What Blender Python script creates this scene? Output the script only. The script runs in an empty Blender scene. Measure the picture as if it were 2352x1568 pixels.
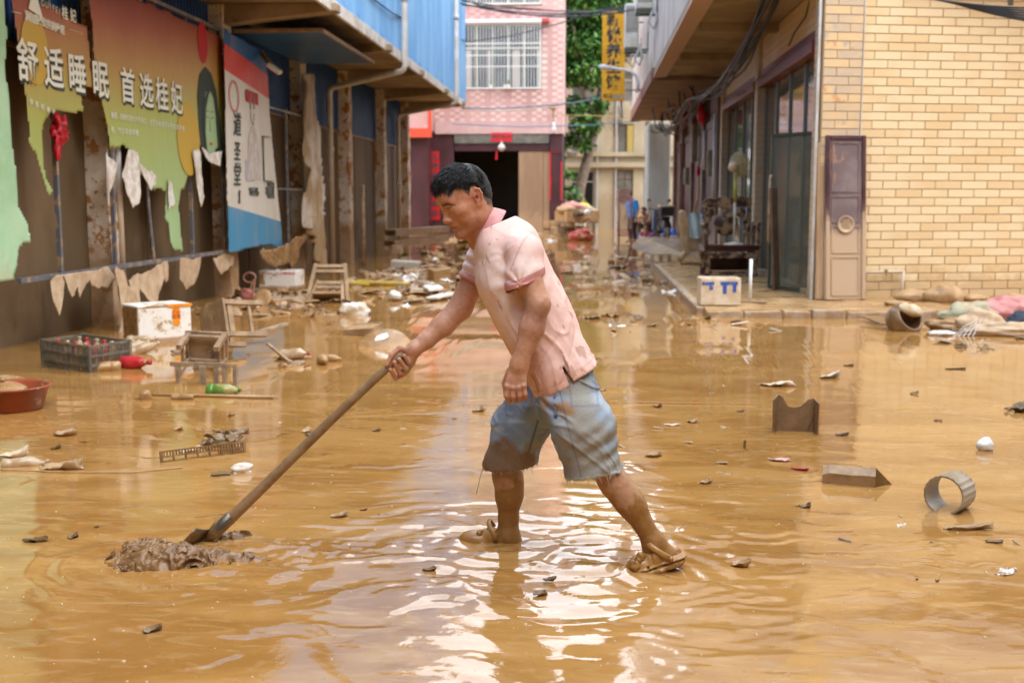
import bpy, bmesh, math, random
import numpy as np
from mathutils import Vector, Matrix, Euler, Quaternion
R = math.radians
random.seed(7)
SC = bpy.context.scene
COL = SC.collection

# ------------------------------------------------------------------ camera
PW, PH, FPX = 2352.0, 1568.0, 2600.0
CAM = Vector((0, 0, 1.45))
YAW, PITCH = R(3.94), R(7.17)
cam = bpy.data.cameras.new('camera')
cam.sensor_width = 36.0
cam.lens = 36.0 * FPX / PW
cam.clip_start, cam.clip_end = 0.05, 2000
cam.dof.use_dof = True
cam.dof.focus_distance = 4.5
cam.dof.aperture_fstop = 3.2
cam_ob = bpy.data.objects.new('camera', cam)
COL.objects.link(cam_ob)
cam_ob.location = CAM
cam_ob.rotation_euler = (math.pi / 2 - PITCH, 0, YAW)
SC.camera = cam_ob

# ------------------------------------------------------------------ sky, sun, exposure
SUN_EL, SUN_AZ = 56.0, 138.0          # azimuth: direction the light comes from, 180 = behind the camera
world = bpy.data.worlds.new('World')
SC.world = world
world.use_nodes = True
wn, wl = world.node_tree.nodes, world.node_tree.links
sky = wn.new('ShaderNodeTexSky')
sky.sky_type = 'NISHITA'
sky.sun_disc = False
sky.sun_elevation = R(SUN_EL)
sky.sun_rotation = R(SUN_AZ)
sky.air_density, sky.dust_density, sky.ozone_density = 1.0, 4.0, 1.0
veil = wn.new('ShaderNodeMix')
veil.data_type = 'RGBA'
veil.inputs[0].default_value = 0.8      # an even overcast veil over the whole sky
veil.inputs[7].default_value = (19.0, 20.0, 21.8, 1)
wl.new(sky.outputs[0], veil.inputs[6])
bg = wn['Background']
bg.inputs[1].default_value = 0.12
wl.new(veil.outputs[2], bg.inputs[0])
sun = bpy.data.lights.new('sun', 'SUN')
sun.energy = 1.5
sun.angle = R(50)
sun.color = (1.0, 0.99, 0.97)
sun_ob = bpy.data.objects.new('sun', sun)
COL.objects.link(sun_ob)
sd = Vector((math.sin(R(SUN_AZ)) * math.cos(R(SUN_EL)), math.cos(R(SUN_AZ)) * math.cos(R(SUN_EL)), math.sin(R(SUN_EL))))
sun_ob.rotation_euler = sd.to_track_quat('Z', 'Y').to_euler()
sun_ob.location = (0, 0, 30)
SC.view_settings.view_transform = 'Standard'
SC.view_settings.look = 'None'
SC.view_settings.exposure = 0.86
SC.view_settings.gamma = 1.0
SC.render.engine = 'CYCLES'
SC.cycles.use_denoising = True
SC.cycles.max_bounces = 8
SC.cycles.caustics_reflective = False
SC.cycles.caustics_refractive = False

# ------------------------------------------------------------------ measuring helpers: photograph point -> place in the street
_rot = cam_ob.rotation_euler.to_matrix()
def ray(x, y):
    return _rot @ Vector((x - PW / 2, -(y - PH / 2), -FPX))
def G(x, y, z=0.0):
    d = ray(x, y); t = (z - CAM.z) / d.z
    return CAM + d * t
def PY(x, y, Y):
    d = ray(x, y); t = Y / d.y
    return CAM + d * t
def PX(x, y, X):
    d = ray(x, y); t = X / d.x
    return CAM + d * t

# ------------------------------------------------------------------ noise for modelling
def _hash(i, j, k, s):
    n = (i * 374761393 + j * 668265263 + k * 2147483647 + s * 974634777) & 0xFFFFFFFF
    n = ((n ^ (n >> 13)) * 1274126177) & 0xFFFFFFFF
    n = (n ^ (n >> 16)) & 0xFFFF
    return n / 32767.5 - 1.0
def vnoise(P, seed=0):
    P = np.asarray(P, dtype=np.float64)
    if P.shape[-1] == 2:
        P = np.concatenate([P, np.zeros(P.shape[:-1] + (1,))], -1)
    F = np.floor(P).astype(np.int64)
    f = P - F
    u = f * f * f * (f * (f * 6 - 15) + 10)
    i, j, k = F[..., 0], F[..., 1], F[..., 2]
    out = 0
    for a in (0, 1):
        wx = u[..., 0] if a else 1 - u[..., 0]
        for b in (0, 1):
            wy = u[..., 1] if b else 1 - u[..., 1]
            for c in (0, 1):
                wz = u[..., 2] if c else 1 - u[..., 2]
                out = out + wx * wy * wz * _hash(i + a, j + b, k + c, seed)
    return out
def fbm(P, oct=4, seed=0, gain=0.5):
    P = np.asarray(P, dtype=np.float64); s = 0; a = 1.0; t = 0
    for o in range(oct):
        s = s + a * vnoise(P * (2.03 ** o) + o * 17.3, seed + o); t += a; a *= gain
    return s / t
def sstep(a, b, x):
    t = np.clip((x - a) / (b - a), 0, 1)
    return t * t * (3 - 2 * t)

# ------------------------------------------------------------------ materials
MUD = (0.40, 0.205, 0.07)
MUD_DRY = (0.50, 0.345, 0.20)
MATS = {}
def srgb(r, g, b):
    f = lambda c: (c / 255 / 12.92) if c / 255 <= 0.04045 else ((c / 255 + 0.055) / 1.055) ** 2.4
    return (f(r), f(g), f(b))
def mat(name, c1, c2=None, scale=6.0, detail=5.0, rough=0.6, bump=0.0, bscale=60.0, mud=None, spots=None,
        metallic=0.0, ior=1.45, coords='Object', stretch=None, streak=None, vcol=False, mix=(0.4, 0.62), coat=0.0,
        rough2=None, trans=0.0, alpha=None, emit=None):
    """procedural surface: two tones by noise, stains (spots), flood line (mud = level, softness, strength), fine relief"""
    if name in MATS: return MATS[name]
    m = bpy.data.materials.new(name); m.use_nodes = True
    nt = m.node_tree; N = nt.nodes; L = nt.links
    b = N['Principled BSDF']
    b.inputs['Roughness'].default_value = rough
    b.inputs['Metallic'].default_value = metallic
    b.inputs['IOR'].default_value = ior
    if coat: b.inputs['Coat Weight'].default_value = coat; b.inputs['Coat Roughness'].default_value = 0.08
    if trans: b.inputs['Transmission Weight'].default_value = trans
    if alpha is not None: b.inputs['Alpha'].default_value = alpha
    if emit: b.inputs['Emission Color'].default_value = (*emit[0], 1); b.inputs['Emission Strength'].default_value = emit[1]
    if coords == 'World':
        geo = N.new('ShaderNodeNewGeometry'); vec = geo.outputs['Position']
    else:
        tc = N.new('ShaderNodeTexCoord'); vec = tc.outputs['Object']
        oi = N.new('ShaderNodeObjectInfo')
        ad = N.new('ShaderNodeVectorMath'); ad.operation = 'MULTIPLY_ADD'
        L.new(oi.outputs['Random'], ad.inputs[0]); ad.inputs[1].default_value = (37, 19, 53); L.new(vec, ad.inputs[2])
        vec = ad.outputs[0]
    if stretch:
        mp = N.new('ShaderNodeMapping'); mp.inputs['Scale'].default_value = stretch
        L.new(vec, mp.inputs[0]); svec = mp.outputs[0]
    else: svec = vec
    def noise(sc, det, v=vec, r=0.6):
        n = N.new('ShaderNodeTexNoise'); n.inputs['Scale'].default_value = sc; n.inputs['Detail'].default_value = det
        n.inputs['Roughness'].default_value = r
        L.new(v, n.inputs['Vector']); return n.outputs[0]
    def ramp(v, a, bb):
        r = N.new('ShaderNodeMapRange'); r.interpolation_type = 'SMOOTHSTEP'
        r.inputs[1].default_value = a; r.inputs[2].default_value = bb
        L.new(v, r.inputs[0]); return r.outputs[0]
    def mixc(f, a, bcol):
        x = N.new('ShaderNodeMix'); x.data_type = 'RGBA'
        if isinstance(f, float): x.inputs[0].default_value = f
        else: L.new(f, x.inputs[0])
        for s, i in ((a, 6), (bcol, 7)):
            if isinstance(s, tuple): x.inputs[i].default_value = (*s[:3], 1)
            else: L.new(s, x.inputs[i])
        return x.outputs[2]
    col = c1
    if vcol:
        vc = N.new('ShaderNodeVertexColor'); vc.layer_name = 'col'; col = vc.outputs[0]
        if c2:
            mm = N.new('ShaderNodeMix'); mm.data_type = 'RGBA'; mm.blend_type = 'MULTIPLY'
            mm.inputs[0].default_value = 1.0
            L.new(col, mm.inputs[6])
            L.new(mixc(ramp(noise(scale, detail, svec), *mix), c1, c2), mm.inputs[7]); col = mm.outputs[2]
    elif c2:
        col = mixc(ramp(noise(scale, detail, svec), *mix), c1, c2)
    if spots:
        for sp in (spots if isinstance(spots, list) else [spots]):
            sc_, th, colr = sp[0], sp[1], sp[2]
            v = vec
            if len(sp) > 3:
                mp2 = N.new('ShaderNodeMapping'); mp2.inputs['Scale'].default_value = sp[3]; L.new(vec, mp2.inputs[0]); v = mp2.outputs[0]
            col = mixc(ramp(noise(sc_, 7.0, v, 0.65), th, th + 0.06), col, colr)
    rsock = None
    if mud:
        lev, soft, amt = mud[:3]; mcol = mud[3] if len(mud) > 3 else MUD
        g2 = N.new('ShaderNodeNewGeometry'); sx = N.new('ShaderNodeSeparateXYZ'); L.new(g2.outputs['Position'], sx.inputs[0])
        nn = noise(mud[4] if len(mud) > 4 else 4.0, 7.0, vec, 0.7)
        ma = N.new('ShaderNodeMath'); ma.operation = 'MULTIPLY_ADD'; L.new(nn, ma.inputs[0]); ma.inputs[1].default_value = soft * 3.0; L.new(sx.outputs[2], ma.inputs[2])
        f = ramp(ma.outputs[0], lev + soft * 1.5 + soft * 0.5, lev + soft * 1.5 - soft * 0.5)
        fm = N.new('ShaderNodeMath'); fm.operation = 'MULTIPLY'; L.new(f, fm.inputs[0]); fm.inputs[1].default_value = amt
        col = mixc(fm.outputs[0], col, mcol)
    if isinstance(col, tuple): b.inputs['Base Color'].default_value = (*col[:3], 1)
    else: L.new(col, b.inputs['Base Color'])
    if rough2 is not None:
        rr = N.new('ShaderNodeMapRange'); rr.inputs[1].default_value = 0.35; rr.inputs[2].default_value = 0.65
        rr.inputs[3].default_value = rough; rr.inputs[4].default_value = rough2
        L.new(noise(scale * 1.7, 4.0), rr.inputs[0]); L.new(rr.outputs[0], b.inputs['Roughness'])
    if bump:
        bp = N.new('ShaderNodeBump'); bp.inputs['Strength'].default_value = 1.0; bp.inputs['Distance'].default_value = bump
        L.new(noise(bscale, 6.0), bp.inputs['Height']); L.new(bp.outputs[0], b.inputs['Normal'])
    MATS[name] = m
    return m

# ------------------------------------------------------------------ objects
def link(o, parent=None):
    COL.objects.link(o)
    if parent is not None: o.parent = parent
    return o
def tag(o, label=None, cat=None, group=None, kind=None):
    if label: o['label'] = label
    if cat: o['category'] = cat
    if group: o['group'] = group
    if kind: o['kind'] = kind
    return o
def thing(name, label, cat, loc=(0, 0, 0), rotz=0.0, group=None, rot=None):
    o = bpy.data.objects.new(name, None); o.empty_display_size = 0.1
    o.location = loc; o.rotation_euler = rot if rot else (0, 0, rotz)
    link(o); tag(o, label, cat, group); return o
def copy_tree(o, parent=None):
    c = o.copy(); COL.objects.link(c); c.parent = parent
    for ch in list(o.children): copy_tree(ch, c)
    return c

class MB:
    """collects vertices and faces for ONE mesh"""
    def __init__(s): s.v = []; s.f = []
    def add(s, vs, fs):
        n = len(s.v); s.v += [Vector(v) for v in vs]; s.f += [tuple(i + n for i in f) for f in fs]; return s
    def box(s, c, d, rot=None, taper=1.0):
        c = Vector(c); hx, hy, hz = d[0] / 2, d[1] / 2, d[2] / 2
        vs = [Vector((x * hx * (taper if z > 0 else 1), y * hy * (taper if z > 0 else 1), z * hz)) for z in (-1, 1) for y in (-1, 1) for x in (-1, 1)]
        if rot is not None:
            M = rot if isinstance(rot, Matrix) else Euler(rot).to_matrix()
            vs = [M @ v for v in vs]
        return s.add([v + c for v in vs], [(0, 2, 3, 1), (4, 5, 7, 6), (0, 1, 5, 4), (2, 6, 7, 3), (0, 4, 6, 2), (1, 3, 7, 5)])
    def span(s, x0, x1, y0, y1, z0, z1):
        return s.box(((x0 + x1) / 2, (y0 + y1) / 2, (z0 + z1) / 2), (x1 - x0, y1 - y0, z1 - z0))
    def bar(s, a, b, w, h=None, up=(0, 0, 1)):
        a, b = Vector(a), Vector(b); d = (b - a); l = d.length
        if l < 1e-6: return s
        z = d / l; u = Vector(up)
        if abs(z.dot(u)) > 0.98: u = Vector((0, 1, 0))
        x = u.cross(z).normalized(); y = z.cross(x)
        M = Matrix((x, y, z)).transposed()
        return s.box((a + b) / 2, (w, h or w, l), M)
    def tube(s, pts, r, n=8, cap=True, flat=1.0):
        pts = [Vector(p) for p in pts]; rr = r if isinstance(r, (list, tuple)) else [r] * len(pts)
        base = len(s.v); prev = None
        for i, p in enumerate(pts):
            d = (pts[min(i + 1, len(pts) - 1)] - pts[max(i - 1, 0)])
            if d.length < 1e-9: d = Vector((0, 0, 1))
            d.normalize()
            u = prev if prev is not None else (Vector((0, 0, 1)) if abs(d.z) < 0.9 else Vector((1, 0, 0)))
            x = (u - d * u.dot(d))
            if x.length < 1e-6: x = d.orthogonal()
            x.normalize(); prev = x; y = d.cross(x)
            for k in range(n):
                a = 2 * math.pi * k / n
                s.v.append(p + x * math.cos(a) * rr[i] + y * math.sin(a) * rr[i] * flat)
        for i in range(len(pts) - 1):
            for k in range(n):
                k2 = (k + 1) % n
                s.f.append((base + i * n + k, base + i * n + k2, base + (i + 1) * n + k2, base + (i + 1) * n + k))
        if cap:
            s.f.append(tuple(base + k for k in range(n))[::-1])
            s.f.append(tuple(base + (len(pts) - 1) * n + k for k in range(n)))
        return s
    def lathe(s, prof, n=20, M=None, cap=True, arc=None, squash=1.0):
        base = len(s.v); M = M or Matrix.Identity(4)
        full = arc is None; arc = arc or (0, 2 * math.pi)
        m = n if full else n + 1
        for (r, z) in prof:
            for k in range(m):
                a = arc[0] + (arc[1] - arc[0]) * k / n
                s.v.append(M @ Vector((r * math.cos(a), r * math.sin(a) * squash, z)))
        for i in range(len(prof) - 1):
            for k in range(n):
                k2 = (k + 1) % m
                s.f.append((base + i * m + k, base + i * m + k2, base + (i + 1) * m + k2, base + (i + 1) * m + k))
        if cap and full:
            if prof[0][0] > 1e-4: s.f.append(tuple(base + k for k in range(m))[::-1])
            if prof[-1][0] > 1e-4: s.f.append(tuple(base + (len(prof) - 1) * m + k for k in range(m)))
        return s
    def prism(s, pts, depth, M=None):
        M = M or Matrix.Identity(4); n = len(pts)
        vs = [M @ Vector((p[0], p[1], 0)) for p in pts] + [M @ Vector((p[0], p[1], depth)) for p in pts]
        return s.add(vs, [tuple(range(n))[::-1], tuple(range(n, 2 * n))] + [(i, (i + 1) % n, n + (i + 1) % n, n + i) for i in range(n)])
    def build(s, name, m, parent=None, world=False, smooth=False, bevel=0.0, solid=0.0, sub=0, seg=1):
        me = bpy.data.meshes.new(name)
        off = parent.matrix_basis.translation if (world and parent is not None) else Vector((0, 0, 0))
        me.from_pydata([tuple(v - off) for v in s.v], [], s.f)
        me.validate(); 
        bm = bmesh.new(); bm.from_mesh(me); bmesh.ops.recalc_face_normals(bm, faces=bm.faces); bm.to_mesh(me); bm.free()
        if m: me.materials.append(m)
        o = bpy.data.objects.new(name, me); link(o, parent)
        if smooth: me.shade_smooth()
        if bevel:
            md = o.modifiers.new('bevel', 'BEVEL'); md.width = bevel; md.segments = seg; md.limit_method = 'ANGLE'; md.angle_limit = R(40)
        if solid:
            md = o.modifiers.new('solid', 'SOLIDIFY'); md.thickness = solid; md.offset = 0
        if sub:
            md = o.modifiers.new('sub', 'SUBSURF'); md.levels = sub; md.render_levels = sub
        return o
def np_mesh(name, V, F, m, parent=None, smooth=True, cols=None, offset=None):
    me = bpy.data.meshes.new(name)
    V = np.asarray(V, dtype=np.float32)
    if offset is not None: V = V - np.asarray(offset, dtype=np.float32)
    F = np.asarray(F, dtype=np.int32)
    me.vertices.add(len(V)); me.vertices.foreach_set('co', V.ravel())
    k = F.shape[1]
    me.loops.add(F.size); me.loops.foreach_set('vertex_index', F.ravel())
    me.polygons.add(len(F)); me.polygons.foreach_set('loop_start', np.arange(0, F.size, k, dtype=np.int32))
    me.update(calc_edges=True)
    if cols is not None:
        at = me.color_attributes.new('col', 'FLOAT_COLOR', 'POINT')
        C4 = np.ones((len(V), 4), dtype=np.float32); C4[:, :3] = cols
        at.data.foreach_set('color', C4.ravel())
    if m: me.materials.append(m)
    if smooth: me.shade_smooth()
    o = bpy.data.objects.new(name, me); link(o, parent); return o

def inside_poly(px, py, poly):
    res = np.zeros(px.shape, bool); n = len(poly)
    for i in range(n):
        x1, y1 = poly[i]; x2, y2 = poly[(i + 1) % n]
        c = ((y1 > py) != (y2 > py)) & (px < (x2 - x1) * (py - y1) / ((y2 - y1) if y2 != y1 else 1e-9) + x1)
        res ^= c
    return res
def sheet(name, poly, res, place, m, parent=None, rag=0.012, relief=None, solid=0.003, seed=0, off=None):
    """cloth or board cut along a ragged outline; poly in sheet units, place(u, v, w) -> point in the street"""
    P = np.array(poly); u0, v0 = P.min(0) - res; u1, v1 = P.max(0) + res
    us = np.arange(u0, u1, res); vs = np.arange(v0, v1, res)
    U, V = np.meshgrid(us, vs, indexing='ij')
    q = np.stack([U, V], -1)
    du = fbm(q / (rag * 6 + 1e-6), 3, seed) * rag; dv = fbm(q / (rag * 6 + 1e-6) + 50, 3, seed + 3) * rag
    ins = inside_poly(U + du, V + dv, poly)
    nu, nv = U.shape
    idx = np.arange(nu * nv).reshape(nu, nv)
    cell = ins[:-1, :-1] & ins[1:, :-1] & ins[:-1, 1:] & ins[1:, 1:]
    F = np.stack([idx[:-1, :-1][cell], idx[1:, :-1][cell], idx[1:, 1:][cell], idx[:-1, 1:][cell]], -1)
    w = relief(U, V) if relief else np.zeros_like(U)
    used, inv = np.unique(F, return_inverse=True)
    Uf, Vf, Wf = U.ravel()[used], V.ravel()[used], w.ravel()[used]
    pts = place(Uf, Vf, Wf)
    if parent is not None and off is None: off = parent.matrix_basis.translation
    o = np_mesh(name, pts, inv.reshape(F.shape), m, parent, True, None, off)
    if solid:
        md = o.modifiers.new('solid', 'SOLIDIFY'); md.thickness = solid; md.offset = 0
    return o
def text(name, body, size, m, parent, M, extrude=0.002, bold=0.0, sx=1.0, shear=0.0, spacing=1.0):
    """flat lettering as a mesh; M places its own plane (x right, y up)"""
    c = bpy.data.curves.new(name, 'FONT'); c.body = body; c.size = size; c.extrude = extrude; c.offset = bold
    c.align_x = 'CENTER'; c.align_y = 'CENTER'; c.shear = shear; c.space_character = spacing; c.resolution_u = 3
    o = bpy.data.objects.new(name, c); COL.objects.link(o)
    me = bpy.data.meshes.new_from_object(o.evaluated_get(bpy.context.evaluated_depsgraph_get()))
    bpy.data.objects.remove(o); bpy.data.curves.remove(c)
    me.name = name
    me.transform(Matrix.Diagonal((sx, 1, 1, 1)))
    off = parent.matrix_basis.translation if parent is not None else Vector()
    me.transform(Matrix.Translation(-off) @ M)
    me.materials.clear(); me.materials.append(m)
    t = bpy.data.objects.new(name, me); link(t, parent); return t
def frame(o, x, y):
    """matrix with the given x and y axes at o"""
    x = Vector(x).normalized(); y = Vector(y).normalized(); z = x.cross(y)
    M = Matrix((x, y, z)).transposed().to_4x4(); M.translation = Vector(o); return M
# ================================================================== GROUND: liquid mud
FOOT_F, FOOT_R, SHOV = G(1120, 1256), G(1505, 1312), G(400, 1285)
def graded(a, b, step, far0, far1, g=1.13):
    c = list(np.arange(a, b, step)); s = step; x = a; lo = []
    while x > far0: s *= g; x -= s; lo.append(x)
    s = step; x = c[-1]; hi = []
    while x < far1: s = s * g; x += s; hi.append(x)
    return np.array(lo[::-1] + c + hi)
def mud_height(X, Y):
    q = np.stack([X, Y], -1)
    warp = np.stack([fbm(q * 1.7, 3, 5), fbm(q * 1.7 + 9, 3, 8)], -1)
    near = np.exp(-np.maximum(np.hypot((X - 0.05) / 1.7, (Y - 4.45) / 1.0) - 0.35, 0) * 2.2)
    h = 0.00038 * fbm((q + warp * .35) * np.array([1.6, 4.5]), 3, 11)
    h += 0.00012 * fbm((q + warp * .2) * np.array([4.0, 11.0]), 2, 14) * (1 - sstep(9, 16, Y))
    for c, amp, lam, rad in ((FOOT_F, .0040, .20, .6), (FOOT_R, .0034, .13, .42), (SHOV, .0042, .2, .55), (Vector((-.1, 4.1, 0)), .0022, .29, .85)):
        wx = X - c.x + warp[..., 0] * .19; wy = (Y - c.y) * 1.25 + warp[..., 1] * .19
        r = np.hypot(wx, wy)
        h += amp * np.sin(r * 2 * math.pi / lam) * np.exp(-(r / rad) ** 1.5) * sstep(.02, .12, r)
    # strands of thicker mud dragged by the feet and the shovel
    st = fbm((q + warp * .16) * np.array([2.2, 8.0]), 4, 21)
    h += near * .0075 * sstep(.04, .16, st) 
    h += near * .0019 * fbm((q + warp * .12) * np.array([13, 20]), 3, 25)
    # churned wake behind the shovel
    a, b = SHOV, G(1010, 1250)
    d = Vector((b.x - a.x, b.y - a.y)); L2 = d.length_squared
    t = np.clip(((X - a.x) * d.x + (Y - a.y) * d.y) / L2, 0, 1)
    dist = np.hypot(X - a.x - t * d.x, Y - a.y - t * d.y)
    wake = np.exp(-(dist / .15) ** 2) * (1 - t * .75)
    h += wake * (.028 * np.abs(fbm((q + warp * .06) * 13, 4, 31)) - .002)
    # thin plates of scum with lifted edges
    pl = fbm((q + warp * .3) * np.array([1.3, 3.0]), 5, 41)
    h += (.0016 + .0016 * near) * sstep(.12, .15, pl) * (1 - sstep(12, 20, Y))
    # rough silt shoals farther along the street
    sh = fbm(q * np.array([1.1, .8]), 4, 52)
    far = sstep(8.5, 13, Y) * (1 - sstep(34, 44, Y)) * np.exp(-((X + .3) / 3.2) ** 4)
    h += far * sstep(.14, .36, sh) * (.012 + .03 * np.abs(fbm(q * 6.5, 4, 55)))
    lf = sstep(15, 19, Y) * sstep(-1.2, -2.4, X) * (1 - sstep(-4.6, -5.2, X)) if False else 0
    return h
xs = graded(-3.2, 3.2, .016, -420, 420); ys = graded(2.9, 7.4, .0155, -60, 600, 1.055)
GX, GY = np.meshgrid(xs, ys, indexing='ij')
GH = mud_height(GX, GY)
def mud_z(x, y):
    return float(mud_height(np.array([[x]]), np.array([[y]]))[0, 0])
idx = np.arange(GX.size).reshape(GX.shape)
F_ = np.stack([idx[:-1, :-1], idx[1:, :-1], idx[1:, 1:], idx[:-1, 1:]], -1).reshape(-1, 4)
def mud_material():
    m = bpy.data.materials.new('wet_mud'); m.use_nodes = True
    N, L = m.node_tree.nodes, m.node_tree.links
    b = N['Principled BSDF']; b.inputs['IOR'].default_value = 1.66
    geo = N.new('ShaderNodeNewGeometry')
    def noise(sc, det, st=(1, 1, 1), r=.55, dist=0.0):
        mp = N.new('ShaderNodeMapping'); mp.inputs['Scale'].default_value = st; L.new(geo.outputs['Position'], mp.inputs[0])
        n = N.new('ShaderNodeTexNoise'); n.inputs['Scale'].default_value = sc; n.inputs['Detail'].default_value = det
        n.inputs['Roughness'].default_value = r; n.inputs['Distortion'].default_value = dist
        L.new(mp.outputs[0], n.inputs['Vector']); return n.outputs[0]
    def rng(v, a, c, lo=0., hi=1.):
        r = N.new('ShaderNodeMapRange'); r.interpolation_type = 'SMOOTHSTEP'
        for i, x in enumerate((a, c, lo, hi)): r.inputs[i + 1].default_value = x
        L.new(v, r.inputs[0]); return r.outputs[0]
    def mixc(f, a, c):
        x = N.new('ShaderNodeMix'); x.data_type = 'RGBA'; L.new(f, x.inputs[0])
        for s, i in ((a, 6), (c, 7)):
            if isinstance(s, tuple): x.inputs[i].default_value = (*s, 1)
            else: L.new(s, x.inputs[i])
        return x.outputs[2]
    col = mixc(rng(noise(.9, 5, (1, 2.2, 1), dist=1.2), .38, .64), (0.30, 0.144, 0.036), (0.40, 0.212, 0.062))
    col = mixc(rng(noise(3.1, 6, (1, 2.6, 1), dist=1.6), .56, .70, 0, .55), col, (0.45, 0.285, 0.135))
    col = mixc(rng(noise(2.2, 7, (1, 3.4, 1), dist=3.2), .54, .64, 0, .30), col, (0.48, 0.30, 0.14))
    col = mixc(rng(noise(1.3, 7, (1, 2.4, 1), dist=2.4), .62, .72, 0, .35), col, (0.34, 0.24, 0.14))
    col = mixc(rng(noise(38, 3), .62, .72, 0, .5), col, (0.22, 0.11, 0.04))
    col = mixc(rng(noise(120, 2), .70, .76, 0, .5), col, (0.6, 0.45, 0.28))
    L.new(col, b.inputs['Base Color'])
    L.new(rng(noise(1.6, 6, (1, 2.4, 1), dist=2.2), .52, .70, .010, .075), b.inputs['Roughness'])
    bp = N.new('ShaderNodeBump'); bp.inputs['Distance'].default_value = .00025
    L.new(noise(45, 4), bp.inputs['Height']); L.new(bp.outputs[0], b.inputs['Normal'])
    return m
M_MUD = mud_material()
ground = np_mesh('mud_ground', np.stack([GX, GY, GH], -1).reshape(-1, 3), F_, M_MUD)
tag(ground, kind='structure')

# ------------------------------------------------------------------ shared surfaces
m_conc = mat('concrete_soffit', (.36, .28, .19), (.26, .19, .12), 1.2, rough=.85, bump=.004, bscale=25, coords='World', spots=[(2.2, .62, (.2, .13, .07)), (9, .66, (.46, .38, .28))])
m_plaster = mat('peeling_plaster', (.80, .74, .64), (.66, .56, .44), 3.0, rough=.85, bump=.006, bscale=30, coords='World',
                spots=[(3.2, .52, (.44, .21, .06)), (14, .58, (.32, .15, .05)), (6, .68, (.68, .62, .54))], mud=(.9, .35, .85, (.36, .21, .09), 3))
m_wall_stain = mat('flood_stained_wall', (.115, .072, .032), (.18, .117, .06), .8, rough=.75, bump=.003, bscale=18, coords='World', stretch=(1, 1, .35), spots=[(1.5, .60, (.10, .062, .028), (1, 1, .3))])
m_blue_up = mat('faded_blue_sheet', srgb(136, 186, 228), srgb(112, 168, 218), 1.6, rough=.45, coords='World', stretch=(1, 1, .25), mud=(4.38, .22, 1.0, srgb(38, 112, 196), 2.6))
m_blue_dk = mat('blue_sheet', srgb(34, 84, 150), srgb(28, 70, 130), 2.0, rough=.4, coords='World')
m_white_pipe = mat('white_plastic_pipe', (.74, .73, .70), (.62, .58, .52), 3, rough=.35, coords='World', mud=(1.5, .5, .75, (.5, .38, .24)))
m_fascia = mat('white_fascia', (.72, .70, .66), (.52, .48, .42), 3.0, rough=.7, coords='World', bump=.003, spots=[(7, .60, (.25, .2, .14), (1, 1, .3))])
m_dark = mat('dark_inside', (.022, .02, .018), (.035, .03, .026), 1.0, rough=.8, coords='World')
m_cable = mat('black_cable', (.03, .032, .036), rough=.5)
m_steel = mat('rusty_steel', (.24, .155, .09), (.33, .21, .11), 6, rough=.6, metallic=.1, bump=.002)
m_railmetal = mat('grey_steel_tube', (.17, .18, .21), (.42, .31, .2), 9, rough=.45, metallic=.3, mix=(.5, .6))
m_mudcloth = mat('mud_caked_cloth', (.56, .42, .28), (.46, .32, .19), 8, rough=.8, bump=.004, bscale=40, coords='World')
m_maroon = mat('maroon_panel', (.085, .02, .022), (.06, .016, .018), 2, rough=.45, coords='World', mud=(.5, .35, .8, (.3, .2, .12)))

# ================================================================== PAVEMENT on the right
m_pave = mat('muddy_pavement', (.34, .20, .085), (.44, .28, .13), 1.4, rough=.12, rough2=.5, bump=.003, bscale=14, coords='World', spots=[(2.4, .60, (.46, .34, .21), (1, 1, 1))])
m_kerb = mat('broken_kerb_concrete', (.32, .2, .1), (.42, .33, .24), 5, rough=.6, bump=.01, bscale=22, coords='World', spots=[(7, .62, (.2, .12, .06))])
def pavement():
    n = 90; V = []; F = []
    fx = np.linspace(1.43, 13, n)
    fr = 14.05 + .035 * (fx - 1.4) + .07 * fbm(np.stack([fx * 1.6, fx * 0], -1), 4, 3)
    rows = [fr - .02, fr, fr + .05] + [fr + t * (27.3 - fr) for t in (.05, .12, .25, .45, .7, 1.0)]
    zz = [-.1, .095, .12] + [.12] * 6
    for r, z in zip(rows, zz):
        for i in range(n):
            x = fx[i]
            zn = z + (.012 * float(vnoise(np.array([x * 5, float(r[i]) * 5, 0]), 4)) if z > 0 else 0)
            V.append((x, float(r[i]), zn))
    for j in range(len(rows) - 1):
        for i in range(n - 1):
            a = j * n + i; F.append((a, a + 1, a + n + 1, a + n))
    mb = MB(); mb.add(V, F)
    side = [j * n for j in range(1, len(rows))]
    vs = []; 
    for j in side: vs += [V[j], (V[j][0] - .015, V[j][1], -.1)]
    mb.add(vs, [(2 * i, 2 * i + 2, 2 * i + 3, 2 * i + 1) for i in range(len(side) - 1)])
    o = mb.build('pavement', m_pave); tag(o, kind='structure')
    # broken kerb stones along the front, each its own block
    x = 1.42; k = 0
    while x < 8.6:
        w = random.uniform(.32, .75)
        y = 14.05 + .035 * (x - 1.4)
        mbk = MB(); h = random.uniform(.085, .118)
        mbk.box((w / 2, 0, h / 2 - .03), (w - .012, .17, h + .06), (random.uniform(-.04, .04), random.uniform(-.03, .03), random.uniform(-.05, .05)), taper=.93)
        s = mbk.build('kerb_stone', m_kerb, o, bevel=.014, seg=2); s.location = (x, y - .05, 0)
        x += w; k += 1
    mb = MB(); y = 14.2
    while y < 27:
        w = random.uniform(.9, 1.5); mbk = MB(); mbk.box((0, w / 2, .025), (.13, w - .012, .15), (0, random.uniform(-.02, .02), random.uniform(-.01, .01)))
        s = mbk.build('kerb_stone', m_kerb, o, bevel=.012); s.location = (1.40, y, .012); y += w
    return o
pave = pavement()
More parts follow.
